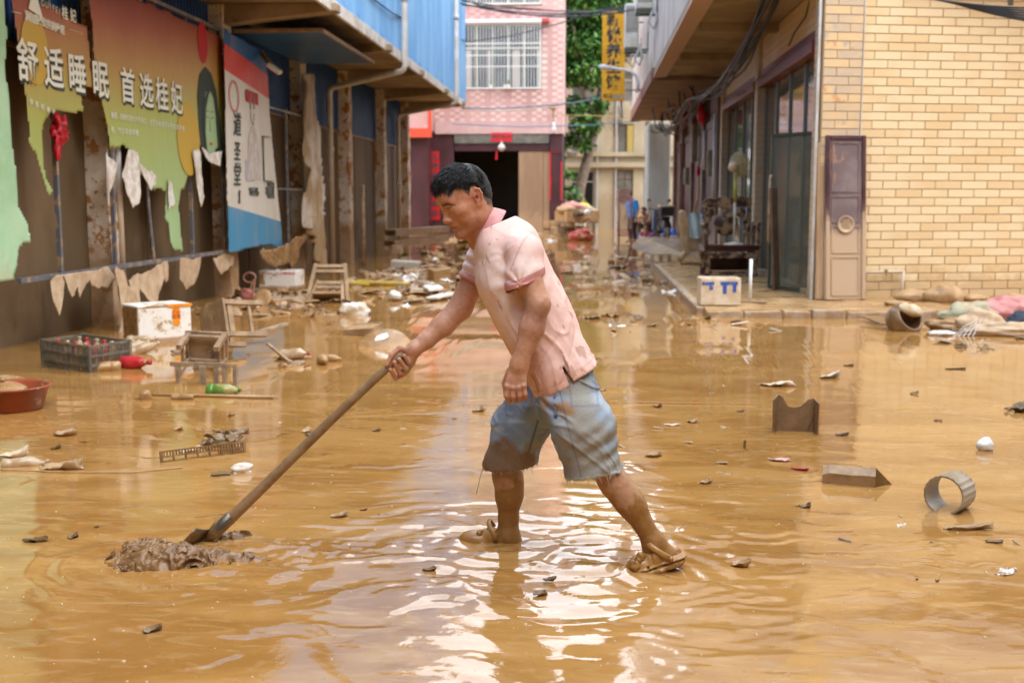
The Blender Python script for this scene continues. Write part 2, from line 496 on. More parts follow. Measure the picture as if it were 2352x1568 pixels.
mb = MB(); mb.add([(1.9, 27.32, -.05), (13, 27.32, -.05), (13, 27.32, .12), (2.3, 27.32, .12), (1.15, 33, -.05), (13, 46, -.05), (13, 33, .3), (1.9, 33, .22), (1.5, 46, -.05), (1.7, 46, .16), (13, 46, .3)],
                [(0, 1, 2, 3), (3, 2, 6, 7), (0, 3, 7, 4), (7, 6, 10, 9), (4, 7, 9, 8)])
m_ramp = mat('wet_concrete', (.33, .25, .17), (.42, .34, .25), 1.2, rough=.25, coords='World', bump=.002)
tag(mb.build('concrete_ramp', m_ramp), kind='structure')

# ================================================================== LEFT BUILDING: blue upper floor over open pillars
XW, XP, XF = -5.72, -5.45, -3.92
lb = thing('shop_building', 'long shop building with faded blue sheet upper floor over peeling pillars', 'building', (XW, 20, 0))
def part(name, m, mbd, parent=lb, **k): return mbd.build(name, m, parent, world=True, **k)
part('wall', m_wall_stain, MB().span(XW - .25, XW, -16, 35, -.3, 4.35))
part('end_wall', m_wall_stain, MB().span(-12, XW - .002, 34.8, 35, -.3, 10))
part('ceiling_slab', m_conc, MB().span(XW - .3, XF + .03, -16, 34.9, 4.32, 4.47))
for yc in (-4.6, -.3, 4.0, 8.3, 12.6, 16.9, 21.4, 25.6, 30.0, 34.0):
    mbp = MB(); 
    nseg = 14
    rings = []
    for i in range(nseg + 1):
        z = -.2 + 4.5 * i / nseg
        j = lambda s: .016 * float(vnoise(np.array([z * 2.3, yc + s, s * 7.0]), 6))
        rings += [(XW + .004, yc + j(1), z), (XP + j(2), yc + j(3), z), (XP + j(4), yc + .36 + j(5), z), (XW + .004, yc + .36, z)]
    mbp.add(rings, [(4 * i + k, 4 * i + (k + 1) % 4, 4 * i + 4 + (k + 1) % 4, 4 * i + 4 + k) for i in range(nseg) for k in range(3)])
    part('pillar', m_plaster, mbp, bevel=.008)
    mbb = MB(); mbb.prism([(XW, 4.0), (XF + .16, 4.2), (XF + .16, 4.315), (XW, 4.315)], .3, Matrix.Translation((0, yc + .33, 0)) @ Matrix.Rotation(math.pi / 2, 4, 'X'))
    part('cantilever_beam', m_conc, mbb, bevel=.01)
part('fascia', m_fascia, MB().span(XF + .035, XF + .085, -16, 34.95, 4.2, 4.40), bevel=.01)
def corrugated(w, h, pitch, depth):
    n = int(round(w / pitch)); prof = []
    for i in range(n):
        u = i * pitch; prof += [(u, 0), (u + pitch * .55, 0), (u + pitch * .66, depth), (u + pitch * .89, depth)]
    prof.append((n * pitch, 0))
    vs = []
    for (u, d) in prof: vs += [(d, u, 0), (d, u, h)]
    return MB().add(vs, [(2 * i, 2 * i + 2, 2 * i + 3, 2 * i + 1) for i in range(len(prof) - 1)])
sheet0 = None
yy = -16.0
while yy < 34.6:
    if sheet0 is None:
        sheet0 = corrugated(1.02, 5.9, .17, .028).build('cladding_sheet', m_blue_up, lb, solid=.004); s = sheet0
    else: s = sheet0.copy(); COL.objects.link(s); s.parent = lb
    s.location = Vector((XF + .03 + random.uniform(0, .008), yy, 4.395)) - lb.location; yy += 1.028
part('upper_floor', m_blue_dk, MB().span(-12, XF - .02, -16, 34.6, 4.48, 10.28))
part('end_cladding', m_blue_up, MB().span(-12, XF + .05, 34.86, 34.93, 4.40, 10.3))
part('parapet', m_fascia, MB().span(-12.1, XF + .12, -16.1, 35.02, 10.3, 10.42))
tr0 = None
for y0, y1 in ((8.68, 12.58), (12.98, 16.88), (17.28, 21.38), (21.78, 25.58), (25.98, 29.98), (30.38, 33.98)):
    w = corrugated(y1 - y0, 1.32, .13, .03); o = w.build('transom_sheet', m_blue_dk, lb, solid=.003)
    o.location = Vector((XW + .02, y0, 2.98)) - lb.location
    part('transom_rail', m_steel, MB().span(XW + .01, XW + .055, y0, y1, 2.93, 2.978))
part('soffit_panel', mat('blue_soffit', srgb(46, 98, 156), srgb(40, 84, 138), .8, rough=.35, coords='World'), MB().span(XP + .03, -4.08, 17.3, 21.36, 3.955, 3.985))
part('soffit_frame', m_steel, MB().span(-4.079, -4.04, 17.28, 21.37, 3.94, 3.998).span(XP + .03, -4.08, 17.255, 17.298, 3.94, 3.998))
# door and wall boards below the transoms, muddy to the flood line
for y0, y1 in ((12.98, 16.88), (17.28, 21.38), (21.78, 25.58), (25.98, 29.98), (30.38, 33.98)):
    n = 3
    for i in range(n):
        a = y0 + (y1 - y0) * i / n; b = y0 + (y1 - y0) * (i + 1) / n
        part('shutter_board', m_wall_stain, MB().span(XW + .003, XW + .018 + .01 * (i % 2), a + .01, b - .01, -.2, 2.925))
def pipe_thing(label, pts, r, m=m_white_pipe, name='drain_pipe', cat='pipe', joints=()):
    t = thing(name, label, cat, (pts[-1][0], pts[-1][1], 0))
    P = [Vector(p) for p in pts]
    Q = [P[0]]
    for i in range(1, len(P) - 1):
        a = (P[i - 1] - P[i]).normalized(); b = (P[i + 1] - P[i]).normalized(); c = r * 1.8
        Q += [P[i] + a * c, P[i] + (a + b) * c * .3, P[i] + b * c]
    Q.append(P[-1])
    MB().tube(Q, r, 12).build('pipe_run', m, t, world=True, smooth=True)
    for j in joints:
        j = Vector(j); MB().tube([j - Vector((0, 0, .06)), j + Vector((0, 0, .06))], r * 1.25, 12).build('pipe_joint', m, t, world=True, smooth=True)
    return t
yA = PX(932, 200, XF + .2).y; yB = PX(1050, 240, XF + .2).y
pipe_thing('white drain pipe down the blue cladding, elbowing back under the ceiling', [(XF + .19, yA, 9.8), (XF + .19, yA, 4.0), (XP - .1, yA + 1.2, 3.78), (XP - .1, yA + 1.2, -.1)], .06,
           joints=[(XF + .19, yA, 5.4), (XF + .19, yA, 7.6), (XP - .1, yA + 1.2, 2.5)])
pipe_thing('white drain pipe at the far end corner of the blue building', [(XF + .19, yB, 9.8), (XF + .19, yB, 4.08), (XP - .1, yB + 1.0, 3.85), (XP - .1, yB + 1.0, -.1)], .06, joints=[(XF + .19, yB, 6.4), (XP - .1, yB + 1.0, 1.9)])

# ================================================================== torn billboards on the left
XB = -5.33
def onB(u, v, w): return np.stack([XB + w, u, v], -1)
def uv(x, y, X=XB): p = PX(x, y, X); return (p.y, p.z)
def banner_mat():
    m = bpy.data.materials.new('printed_banner'); m.use_nodes = True
    N, L = m.node_tree.nodes, m.node_tree.links; b = N['Principled BSDF']; b.inputs['Roughness'].default_value = .38
    geo = N.new('ShaderNodeNewGeometry'); sep = N.new('ShaderNodeSeparateXYZ'); L.new(geo.outputs['Position'], sep.inputs[0])
    no = N.new('ShaderNodeTexNoise'); no.inputs['Scale'].default_value = 1.1; no.inputs['Detail'].default_value = 3; L.new(geo.outputs['Position'], no.inputs['Vector'])
    # print gradient: maroon above, orange, yellow-green, pale green below, shifting along the banner
    a = N.new('ShaderNodeMath'); a.operation = 'MULTIPLY_ADD'; L.new(sep.outputs[1], a.inputs[0]); a.inputs[1].default_value = -.085; L.new(sep.outputs[2], a.inputs[2])
    c = N.new('ShaderNodeMath'); c.operation = 'MULTIPLY_ADD'; L.new(no.outputs[0], c.inputs[0]); c.inputs[1].default_value = .35; L.new(a.outputs[0], c.inputs[2])
    mr = N.new('ShaderNodeMapRange'); mr.inputs[1].default_value = .1; mr.inputs[2].default_value = 2.95; L.new(c.outputs[0], mr.inputs[0])
    rp = N.new('ShaderNodeValToRGB'); L.new(mr.outputs[0], rp.inputs[0])
    el = rp.color_ramp.elements
    stops = [(0, srgb(156, 188, 134)), (.46, srgb(166, 176, 96)), (.66, srgb(178, 142, 72)), (.84, srgb(158, 86, 56)), (1, srgb(114, 42, 38))]
    el[0].position, el[0].color = stops[0][0], (*stops[0][1], 1); el[1].position, el[1].color = 1, (*stops[4][1], 1)
    for p, cc in stops[1:4]: e = el.new(p); e.color = (*cc, 1)
    L.new(rp.outputs[0], b.inputs['Base Color']); return m
m_banner = banner_mat()
bb = thing('torn_billboard', 'torn red, orange and green printed billboard banner in a steel frame', 'billboard', (XB, 13.4, 0))
def waves(amp, seed, hang=None):
    def f(U, V):
        q = np.stack([U, V], -1)
        w = amp * fbm(q * np.array([1.2, .7]), 3, seed) + amp * .25 * fbm(q * np.array([5, 2.]), 3, seed + 7)
        w += min(.0035, amp * .3) * fbm(q * np.array([11., 5.]), 3, seed + 9)
        if hang is not None: w += np.clip(hang - V, 0, 5) * (.10 * fbm(q * np.array([2.2, 1.1]), 3, seed + 2) )+ .03 * np.clip(hang - V, 0, .5)
        return w
    return f
polyA = [(14, -40), (200, 60), (206, 110), (214, 205), (185, 212), (196, 255), (165, 262), (150, 268), (120, 258), (100, 285), (98, 330), (104, 400), (126, 440), (112, 455), (95, 400), (82, 355), (68, 330), (66, 280), (46, 130)]
polyB = [(200, -40), (345, 3), (510, 86), (518, 355), (497, 340), (478, 352), (455, 330), (455, 345), (440, 352), (436, 395), (428, 430), (415, 438), (412, 480), (417, 583), (386, 575), (385, 520), (378, 505), (380, 440), (350, 435), (352, 398), (316, 410), (306, 375), (282, 340), (250, 345), (245, 300), (230, 230), (212, 110)]
def dpoly(pts, X=XB): return [uv(x, y, X) for x, y in pts]
sheet('banner', dpoly(polyA), .03, onB, m_banner, bb, rag=.045, relief=waves(.006, 3, 1.7), seed=3)
sheet('banner', dpoly(polyB), .03, onB, m_banner, bb, rag=.045, relief=waves(.006, 9, 1.3), seed=5)
m_pale = mat('pale_green_banner', srgb(178, 214, 176), srgb(158, 200, 158), 1.5, rough=.45, coords='World', mud=(.75, .4, .5, MUD_DRY))
gb = thing('green_banner', 'plain pale green banner torn off at the wall end', 'banner', (XB, 9.9, 0))
polyG = [(-120, -60), (5, -60), (22, 150), (30, 300), (42, 430), (45, 470), (70, 510), (80, 560), (50, 570), (45, 600), (30, 650), (-120, 665)]
sheet('banner_sheet', dpoly(polyG), .03, onB, m_pale, gb, rag=.05, relief=waves(.03, 15, 1.2), seed=8)
# steel frame of the billboard
r0, r1 = uv(50, 645), uv(525, 577)
part('frame_rail', m_railmetal, MB().bar((XB - .03, r0[0], r0[1]), (XB - .03, r1[0], r1[1]), .05), bb)
part('frame_rail', m_railmetal, MB().bar((XB - .03, 9.0, 3.84), (XB - .03, r1[0], 3.86), .05), bb)
for xt, yt, xb2, yb2 in ((126, 300, 152, 628), (268, 330, 276, 607), (347, 430, 363, 597), (441, 420, 452, 585), (512, 80, 525, 577)):
    a, b = uv(xt, yt), uv(xb2, yb2)
    if xt == 347: part('frame_post', m_railmetal, MB().tube([(XB - .05, a[0], 3.84), (XB - .05, a[0], a[1]), (XB - .05, uv(350, 470)[0], uv(350, 470)[1]), (XB - .05, b[0], b[1])], .022, 8), bb)
    else: part('frame_post', m_railmetal, MB().bar((XB - .055, b[0], 3.84), (XB - .055, b[0], b[1]), .045), bb)
part('white_conduit', m_white_pipe, MB().tube([(XB - .1, uv(280, 600)[0] + .25, 2.2), (XB - .1, uv(280, 600)[0] + .25, .55)], .035, 10), bb, smooth=True)
# white undersides of the torn strips
m_scrapw = mat('white_banner_back', (.72, .72, .68), (.55, .47, .38), 7, rough=.7, coords='World', bump=.003)
for i, pl in enumerate(([(284, 345), (305, 350), (312, 400), (306, 470), (296, 480), (283, 440), (276, 400)], [(308, 372), (350, 398), (352, 420), (340, 440), (318, 412)], [(381, 408), (397, 425), (397, 470), (383, 480)],
                        [(436, 352), (452, 345), (462, 455), (452, 478), (442, 420)], [(452, 338), (480, 350), (505, 345), (495, 385), (470, 372)], [(524, 360), (538, 380), (541, 520), (527, 535), (523, 450)], [(236, 350), (262, 380), (262, 395), (240, 450)])):
    sheet('torn_strip', dpoly(pl), .014, lambda u, v, w: np.stack([XB + .035 + w, u, v], -1), m_scrapw, bb, rag=.05, relief=waves(.06, 20 + i, 2.4), seed=i)
for i, pl in enumerate(([(104, 650), (128, 632), (140, 640), (133, 685), (112, 722), (103, 690)], [(130, 634), (200, 622), (200, 650), (178, 690), (172, 665), (160, 690), (140, 662)], [(200, 622), (240, 615), (258, 640), (240, 668), (210, 660)],
                        [(292, 640), (380, 600), (382, 632), (372, 640), (356, 702), (340, 700), (322, 660), (310, 720), (298, 700)], [(414, 594), (462, 586), (450, 648), (432, 668), (415, 640)], [(374, 602), (388, 604), (384, 640), (376, 650)], [(486, 588), (532, 580), (530, 612), (508, 633), (492, 605)])):
    sheet('hanging_scrap', dpoly(pl), .014, lambda u, v, w: np.stack([XB + .01 + w, u, v], -1), m_mudcloth, bb, rag=.06, relief=waves(.05, 40 + i, .9), seed=20 + i)
sheet('hanging_tarp', dpoly([(236, 612), (258, 620), (275, 660), (290, 690), (303, 755), (268, 770), (232, 775), (236, 700), (228, 640)]), .014, lambda u, v, w: np.stack([XB + .09 + w, u, v], -1), m_mudcloth, bb, rag=.01, relief=waves(.16, 77, .75), seed=33)
# lettering
m_ink_w = mat('white_print', (.74, .76, .66), rough=.5)
m_ink_d = mat('dark_print', (.035, .05, .04), rough=.6)
m_ink_y = mat('orange_print', srgb(190, 158, 66), rough=.5)
m_ink_r = mat('red_print', srgb(176, 32, 34), rough=.5)
def onboard(x, y, X, lift): p = PX(x, y, X); return frame((X + lift, p.y, p.z), (0, 1, 0), (0, 0, 1))
def letters(body, xs, y0, y1, hD, par, m_, name='lettering', shadow=False, X=XB, lift=.016, bold=.008):
    """characters at given photo x positions along the board; height measured on the board"""
    for ch, x in zip(body, xs):
        if ch == ' ': continue
        t = (x - xs[0]) / max(xs[-1] - xs[0], 1e-6); y = y0 + (y1 - y0) * t
        p = PX(x, y, X); sc = Vector((p.x, p.y, 0)).length
        pb = PX(x, y + hD * (PX(xs[0], y0, X).y / p.y), X)
        h = p.z - pb.z; c = p.z - h / 2
        M = frame((X + lift, p.y, c), (0, 1, 0), (0, 0, 1))
        text(name, ch, h * 1.08, m_, par, M, bold=bold)
        if shadow:
            text('lettering_shadow', ch, h * 1.08, m_ink_d, par, frame((X + lift - .005, p.y + .028, c - .03), (0, 1, 0), (0, 0, 1)), bold=bold)
bx = [58, 118, 172, 226, 289, 332, 368, 402]
letters('舒适睡眠首选桂妃', bx, 100, 196, 96, bb, m_ink_w, shadow=True, bold=.006)
letters('源自盛唐的完美睡眠', [58, 68, 78, 88, 98, 108, 118, 128, 139], 27, 60, 23, bb, m_ink_w, bold=.002)
for xa, ya, xb_, yb_ in ((24, 27, 44, 32), (154, 68, 186, 79)):
    a, b = uv(xa, ya), uv(xb_, yb_); part('print_rule', m_ink_w, MB().bar((XB + .014, a[0], a[1]), (XB + .014, b[0], b[1]), .02, .004), bb)
letters('GUIFEI', [94, 104, 112, 119, 126, 133], -2, 18, 20, bb, m_ink_w, bold=.0)
letters('桂妃', [145, 164], 18, 24, 30, bb, m_ink_w, bold=.002)
for i, (ln, x0, x1, ya, yb_) in enumerate((('体形和睡姿', 68, 120, 228, 252), ('暖感、理想的温七六支撑力，让您全身都可以在舒适释放', 255, 418, 258, 290), ('陷、代注深度睡眠', 255, 312, 292, 300))):
    xx = np.linspace(x0, x1, len(ln)); letters(ln, list(xx), ya, yb_, 15, bb, m_ink_w, bold=.0)
part('emblem', m_ink_w, MB().prism([(0, 0), (.28, -.05), (.22, .06), (.15, .22), (.06, .12)], .004, frame((XB + .012, uv(62, 20)[0], uv(62, 20)[1]), (0, 1, 0), (0, 0, 1))), bb)
def disc(x, y, ru, rv, m_, par, name, X=XB, lift=.045):
    p = PX(x, y, X); M = frame((X + lift, p.y, p.z), (0, 1, 0), (0, 0, 1))
    n = 28; return part(name, m_, MB().prism([(ru * math.cos(2 * math.pi * k / n), rv * math.sin(2 * math.pi * k / n)) for k in range(n)], .003, M), par)
disc(78, 115, .27, .33, m_ink_y, bb, 'print_spot', lift=.008); disc(432, 320, .42, .48, m_ink_y, bb, 'print_spot', lift=.008)
disc(464, 98, .2, .28, m_ink_r, bb, 'print_spot', lift=.008)
m_ink_g0 = mat('shade_print', srgb(112, 140, 104), rough=.6)
# printed portrait of a long-haired model, flat print
p = uv(478, 270); Mp = frame((XB + .008, p[0], p[1]), (0, 1, 0), (0, 0, 1))
hair = [(-.22, -.62), (-.3, -.2), (-.32, .25), (-.24, .55), (-.06, .68), (.12, .62), (.26, .4), (.34, .05), (.42, -.35), (.5, -.72), (.3, -.55), (.24, -.1), (.1, .28), (-.1, .3), (-.14, -.1), (-.1, -.45)]
hair = [(a * 1.35, b) for a, b in hair]
part('portrait_hair', m_ink_d, MB().prism(hair, .003, Mp), bb)
part('portrait_face', mat('portrait_tint', srgb(158, 186, 140), rough=.5), MB().prism([(-.17, .2), (-.1, .34), (.06, .38), (.2, .28), (.28, .02), (.28, -.3), (.16, -.58), (.03, -.66), (-.1, -.5), (-.18, -.15)], .003, Mp @ Matrix.Translation((0, 0, .004))), bb)
for ex in (-.06, .13): part('portrait_eye', m_ink_d, MB().prism([(ex - .035, 0), (ex, .014), (ex + .035, 0), (ex, -.012)], .002, Mp @ Matrix.Translation((0, 0, .008))), bb)
part('portrait_nose', m_ink_g0, MB().prism([(.02, .0), (.05, -.18), (.0, -.2)], .002, Mp @ Matrix.Translation((0, 0, .008))), bb)
for ex in (-.06, .13): part('portrait_brow', m_ink_d, MB().prism([(ex - .06, .07), (ex, .1), (ex + .06, .075), (ex, .085)], .002, Mp @ Matrix.Translation((0, 0, .008))), bb)
part('portrait_fringe', m_ink_d, MB().prism([(-.26, -.1), (-.2, .2), (-.02, .4), (.14, .42), (.0, .3), (-.12, .1), (-.17, -.2), (-.22, -.5)], .002, Mp @ Matrix.Translation((0, 0, .008))), bb)
part('portrait_mouth', m_ink_r, MB().prism([(-.04, -.36), (.04, -.34), (.12, -.36), (.04, -.39)], .002, Mp @ Matrix.Translation((0, 0, .008))), bb)
# red plastic bag snagged on the frame
mbr = MB(); p = uv(128, 300)
def crumple(mb, c, r, n=14, seed=0, amp=.45, sq=(1, 1, 1)):
    base = len(mb.v); c = Vector(c)
    for i in range(n + 1):
        for k in range(n):
            th = math.pi * i / n; ph = 2 * math.pi * k / n
            d = np.array([math.sin(th) * math.cos(ph), math.sin(th) * math.sin(ph), math.cos(th)])
            rr = r * (1 + amp * float(fbm(d * 1.7 + seed * 3.1, 3, seed)) + amp * .45 * abs(float(fbm(d * 4.5, 2, seed + 5))))
            mb.v.append(c + Vector((d[0] * rr * sq[0], d[1] * rr * sq[1], d[2] * rr * sq[2])))
    for i in range(n):
        for k in range(n):
            mb.f.append((base + i * n + k, base + i * n + (k + 1) % n, base + (i + 1) * n + (k + 1) % n, base + (i + 1) * n + k))
    return mb
crumple(mbr, (XB + .05, p[0], p[1]), .11, 22, 3, 1.1, (.5, .9, 1)); crumple(mbr, (XB + .05, p[0] - .08, p[1] - .13), .06, 18, 5, 1.0, (.5, .6, 1.8))
tag(mbr.build('plastic_bag', mat('red_plastic', srgb(196, 22, 40), srgb(150, 12, 28), 8, rough=.3), smooth=True), 'crumpled red plastic bag snagged on the billboard post', 'bag')
# second poster: blue, red and white with calligraphy
m_post = bpy.data.materials.new('poster_print'); m_post.use_nodes = True
def poster_nodes(m, zs):
    N, L = m.node_tree.nodes, m.node_tree.links; b = N['Principled BSDF']; b.inputs['Roughness'].default_value = .4
    geo = N.new('ShaderNodeNewGeometry'); sep = N.new('ShaderNodeSeparateXYZ'); L.new(geo.outputs['Position'], sep.inputs[0])
    s = N.new('ShaderNodeMath'); s.operation = 'MULTIPLY_ADD'; L.new(sep.outputs[1], s.inputs[0]); s.inputs[1].default_value = .10; L.new(sep.outputs[2], s.inputs[2])
    rp = N.new('ShaderNodeValToRGB'); rp.color_ramp.interpolation = 'CONSTANT'
    mr = N.new('ShaderNodeMapRange'); mr.inputs[1].default_value = zs[0]; mr.inputs[2].default_value = zs[1]; L.new(s.outputs[0], mr.inputs[0]); L.new(mr.outputs[0], rp.inputs[0])
    el = rp.color_ramp.elements; el[0].color = (*srgb(60, 140, 182), 1); el[1].position = .915; el[1].color = (*srgb(30, 92, 156), 1)
    for p_, c in ((.195, srgb(214, 210, 200)), (.80, srgb(208, 62, 50))): e = el.new(p_); e.color = (*c, 1)
    no = N.new('ShaderNodeTexNoise'); no.inputs['Scale'].default_value = 2.5; no.inputs['Detail'].default_value = 6
    mp = N.new('ShaderNodeMapping'); mp.inputs['Scale'].default_value = (1, 1, .4); L.new(geo.outputs['Position'], mp.inputs[0]); L.new(mp.outputs[0], no.inputs['Vector'])
    r2 = N.new('ShaderNodeMapRange'); r2.inputs[1].default_value = .5; r2.inputs[2].default_value = .8; r2.inputs[4].default_value = .5; L.new(no.outputs[0], r2.inputs[0])
    mx = N.new('ShaderNodeMix'); mx.data_type = 'RGBA'; L.new(r2.outputs[0], mx.inputs[0]); L.new(rp.outputs[0], mx.inputs[6]); mx.inputs[7].default_value = (.45, .36, .24, 1)
    L.new(mx.outputs[2], b.inputs['Base Color'])
XP2 = -5.22
pst = thing('torn_poster', 'white poster with blue top and foot, red band and black calligraphy', 'poster', (XP2, 18, 0))
pl2 = dpoly([(513, 64), (560, 92), (607, 118), (616, 170), (620, 260), (626, 330), (637, 440), (646, 520), (650, 575), (622, 566), (600, 566), (526, 584), (520, 400)], XP2)
zb = uv(560, 578, XP2)[1] + .1 * uv(560, 578, XP2)[0]; zt = uv(560, 92, XP2)[1] + .1 * uv(560, 92, XP2)[0]
poster_nodes(m_post, (zb, zt))
sheet('poster_sheet', pl2, .03, lambda u, v, w: np.stack([XP2 + w, u, v], -1), m_post, pst, rag=.012, relief=lambda U, V: waves(.006, 61)(U, V) + .25 * np.clip(U - 19.0, 0, 2) ** 2, seed=61)
letters('道圣堂', [545, 545.2, 546], 265, 365, 52, pst, m_ink_d, X=XP2, lift=.05, bold=.012) if False else None
for ch, y, h in (('道', 290, .37), ('圣', 351, .31), ('堂', 405, .37), ('健', 447, .12), ('康', 461, .12)):
    p = PX(543 if h > .2 else 548, y, XP2); text('lettering', ch, h, m_ink_d, pst, frame((XP2 + .012, p.y, p.z), (0, 1, 0), (0, 0, 1)), bold=.004 if h > .3 else 0, shear=.15)
p = PX(536, 222, XP2); part('seal_ring', mat('seal_print', srgb(206, 120, 108), rough=.5), MB().lathe([(.2, 0), (.23, 0), (.23, .003), (.2, .003)], 24, frame((XP2 + .012, p.y, p.z), (0, 1, 0), (0, 0, 1)), cap=False), pst)
part('red_label', m_ink_r, MB().prism([(-.32, -.09), (.32, -.09), (.32, .09), (-.32, .09)], .003, frame((XP2 + .012, PX(577, 218, XP2).y, PX(577, 224, XP2).z), (0, 1, -.02), (0, 0, 1))), pst)
m_ink_g = mat('grey_print', (.3, .3, .29), rough=.6)
# outline figure of a robed doctor, faded print
p = PX(578, 268, XP2); Mp = frame((XP2 + .012, p.y, p.z), (0, 1, 0), (0, 0, 1))
part('printed_figure', m_ink_g, MB().tube([Mp @ Vector(q) for q in ((-.08, .1, 0), (-.1, .25, 0), (-.02, .34, 0), (.08, .3, 0), (.1, .12, 0))], .014, 5).tube([Mp @ Vector(q) for q in ((-.09, .08, 0), (-.06, -.08, 0), (.04, -.13, 0), (.1, .05, 0))], .006, 5), pst)
part('printed_robe', mat('robe_print', (.5, .44, .41), (.62, .58, .54), 5, rough=.6, coords='World'), MB().prism([(-.05, -.14), (.07, -.14), (.28, -.35), (.36, -.95), (-.3, -.95), (-.24, -.35)], .003, Mp), pst)
for i in range(6):
    p = PX(573, 372 + i * 8, XP2); part('print_block', mat('faint_print', (.47, .47, .5), rough=.6), MB().box((XP2 + .012, p.y, p.z), (.003, .5 - .04 * (i % 3), .05)), pst)
for x, y, w in ((580, 437, 8), (582, 446, 9), (620, 425, 6), (618, 435, 8), (618, 444, 8), (620, 452, 7)):
    p = PX(x, y, XP2); text('lettering', '中医养生调理疗'[:w // 2 + 2], .085, m_ink_d, pst, frame((XP2 + .014, p.y, p.z), (0, 1, 0), (0, 0, 1)))
p = PX(612, 372, XP2); part('printed_box', m_ink_d, MB().bar((XP2 + .014, p.y - .22, p.z + .4), (XP2 + .014, p.y - .22, p.z - .3), .03, .004).bar((XP2 + .014, p.y - .22, p.z - .3), (XP2 + .014, p.y + .3, p.z - .3), .05, .004).bar((XP2 + .014, p.y - .22, p.z + .4), (XP2 + .014, p.y + .2, p.z + .4), .025, .004), pst)
# floodlight bracket over the poster
fl = thing('bracket_lamp', 'bent grey lamp bracket above the poster corner', 'lamp', tuple(PX(620, 150, -5.0)))
a = PX(600, 120, -5.2); b = PX(621, 148, -5.0)
MB().bar(a, b, .05, .07).build('bracket', m_steel, fl, world=True); MB().box(PX(630, 158, -4.95), (.25, .2, .07), (.2, .6, .2)).build('lamp_head', m_fascia, fl, world=True, bevel=.015)
# long curtain of plastic sheet between the pillars
cu = sheet('hanging_curtain', dpoly([(700, 168), (712, 168), (722, 260), (732, 350), (738, 450), (740, 560), (742, 612), (730, 618), (722, 600), (722, 560), (704, 520), (702, 300)], -5.2), .03,
           lambda u, v, w: np.stack([-5.2 + w, u, v], -1), mat('dirty_plastic_sheet', (.66, .60, .52), (.42, .30, .18), 4, rough=.5, coords='World', stretch=(1, 1, .3), mud=(1.0, .4, .9, (.4, .27, .14))), None, rag=.015,
           relief=lambda U, V: .09 * np.sin(U * 22 + fbm(np.stack([U * 3, V * .8], -1), 3, 5) * 4), seed=71)
tag(cu, 'long dirty white plastic curtain hanging in folds beside a pillar', 'curtain')
pt = thing('pole_rack', 'thin grey steel pole frame standing beside the poster', 'rack', tuple(PX(664, 600, -5.3)[:2]) + (0,))
a = PX(664, 580, -5.3)
MB().bar((a.x, a.y, 0), (a.x, a.y, 3.0), .04).build('post', m_railmetal, pt, world=True)
for zz_ in (1.62, 2.95): MB().bar((a.x, a.y - 1.9, zz_), (a.x, a.y + 1.1, zz_), .03).build('cross_bar', m_railmetal, pt, world=True)
# ================================================================== PINK TILED BUILDING at the end of the street
YP = 48.0
def pk(x, y, dy=0): return PY(x, y, YP - dy)
xl, xr = pk(940, 300).x, pk(1293, 300).x
zg = pk(1180, 303).z
ap = thing('apartment_building', 'pink and white tiled apartment house with a dark open shop below', 'building', ((xl + xr) / 2, YP, 0))
m_pink_body = mat('pink_render', (.52, .36, .34), (.46, .30, .29), 1, rough=.8, coords='World')
def ppart(name, m, mbd, par=ap, **k): return mbd.build(name, m, par, world=True, **k)
ppart('upper_wall', m_pink_body, MB().span(xl, xr, YP + .02, YP + 9, zg, 14.4))
ppart('roof', m_conc, MB().span(xl - .15, xr + .15, YP - .2, YP + 9.2, 14.402, 14.6))
m_tp = mat('pink_tile', srgb(196, 158, 154), srgb(184, 146, 142), .6, rough=.35, coords='World', mix=(.45, .55))
m_tw = mat('pale_tile', srgb(216, 190, 184), srgb(206, 176, 170), .8, rough=.35, coords='World', mix=(.45, .55))
wx0, wx1 = pk(1058, 100).x, pk(1242, 100).x; wz0, wz1 = pk(1150, 206).z, pk(1150, 56).z
mp_, mw_ = MB(), MB(); tw, th = .43, .13
nz = int((14.3 - zg - .45) / th)
for j in range(nz):
    z = zg + .45 + j * th
    for i in range(int((xr - xl) / tw) + 1):
        for h in (0, 1):
            x = xl + i * tw + h * tw / 2; x1 = min(x + tw / 2 - .012, xr - .02)
            if x1 <= x + .03: continue
            inw = any(wx0 - .02 < (x + x1) / 2 < wx1 + .02 and wz0 + dz < z + th / 2 < wz1 + dz + .25 for dz in (0, 3.4, 6.8))
            if inw: continue
            pale = ((i + h + (j // 1)) % 2 == 0) if (i % 2 == 0) else (h == 0 and j % 2 == 0)
            (mw_ if pale else mp_).span(x, x1, YP - .004, YP + .018, z, z + th - .014)
tag(ppart('pink_tiling', m_tp, mp_), kind='stuff'); tag(ppart('pale_tiling', m_tw, mw_), kind='stuff')
ppart('lower_band', mat('pink_band', srgb(196, 166, 164), srgb(180, 150, 148), 1, rough=.7, coords='World'), MB().span(pk(1000, 300).x, xr, YP - .06, YP + .019, zg - .08, zg + .44))
m_red_trim = mat('red_trim', srgb(170, 66, 62), rough=.6)
m_barw = mat('white_window_bar', (.66, .66, .66), rough=.4)
m_glass_d = mat('dark_window_glass', (.03, .045, .05), (.08, .1, .1), .8, rough=.08, coords='World')
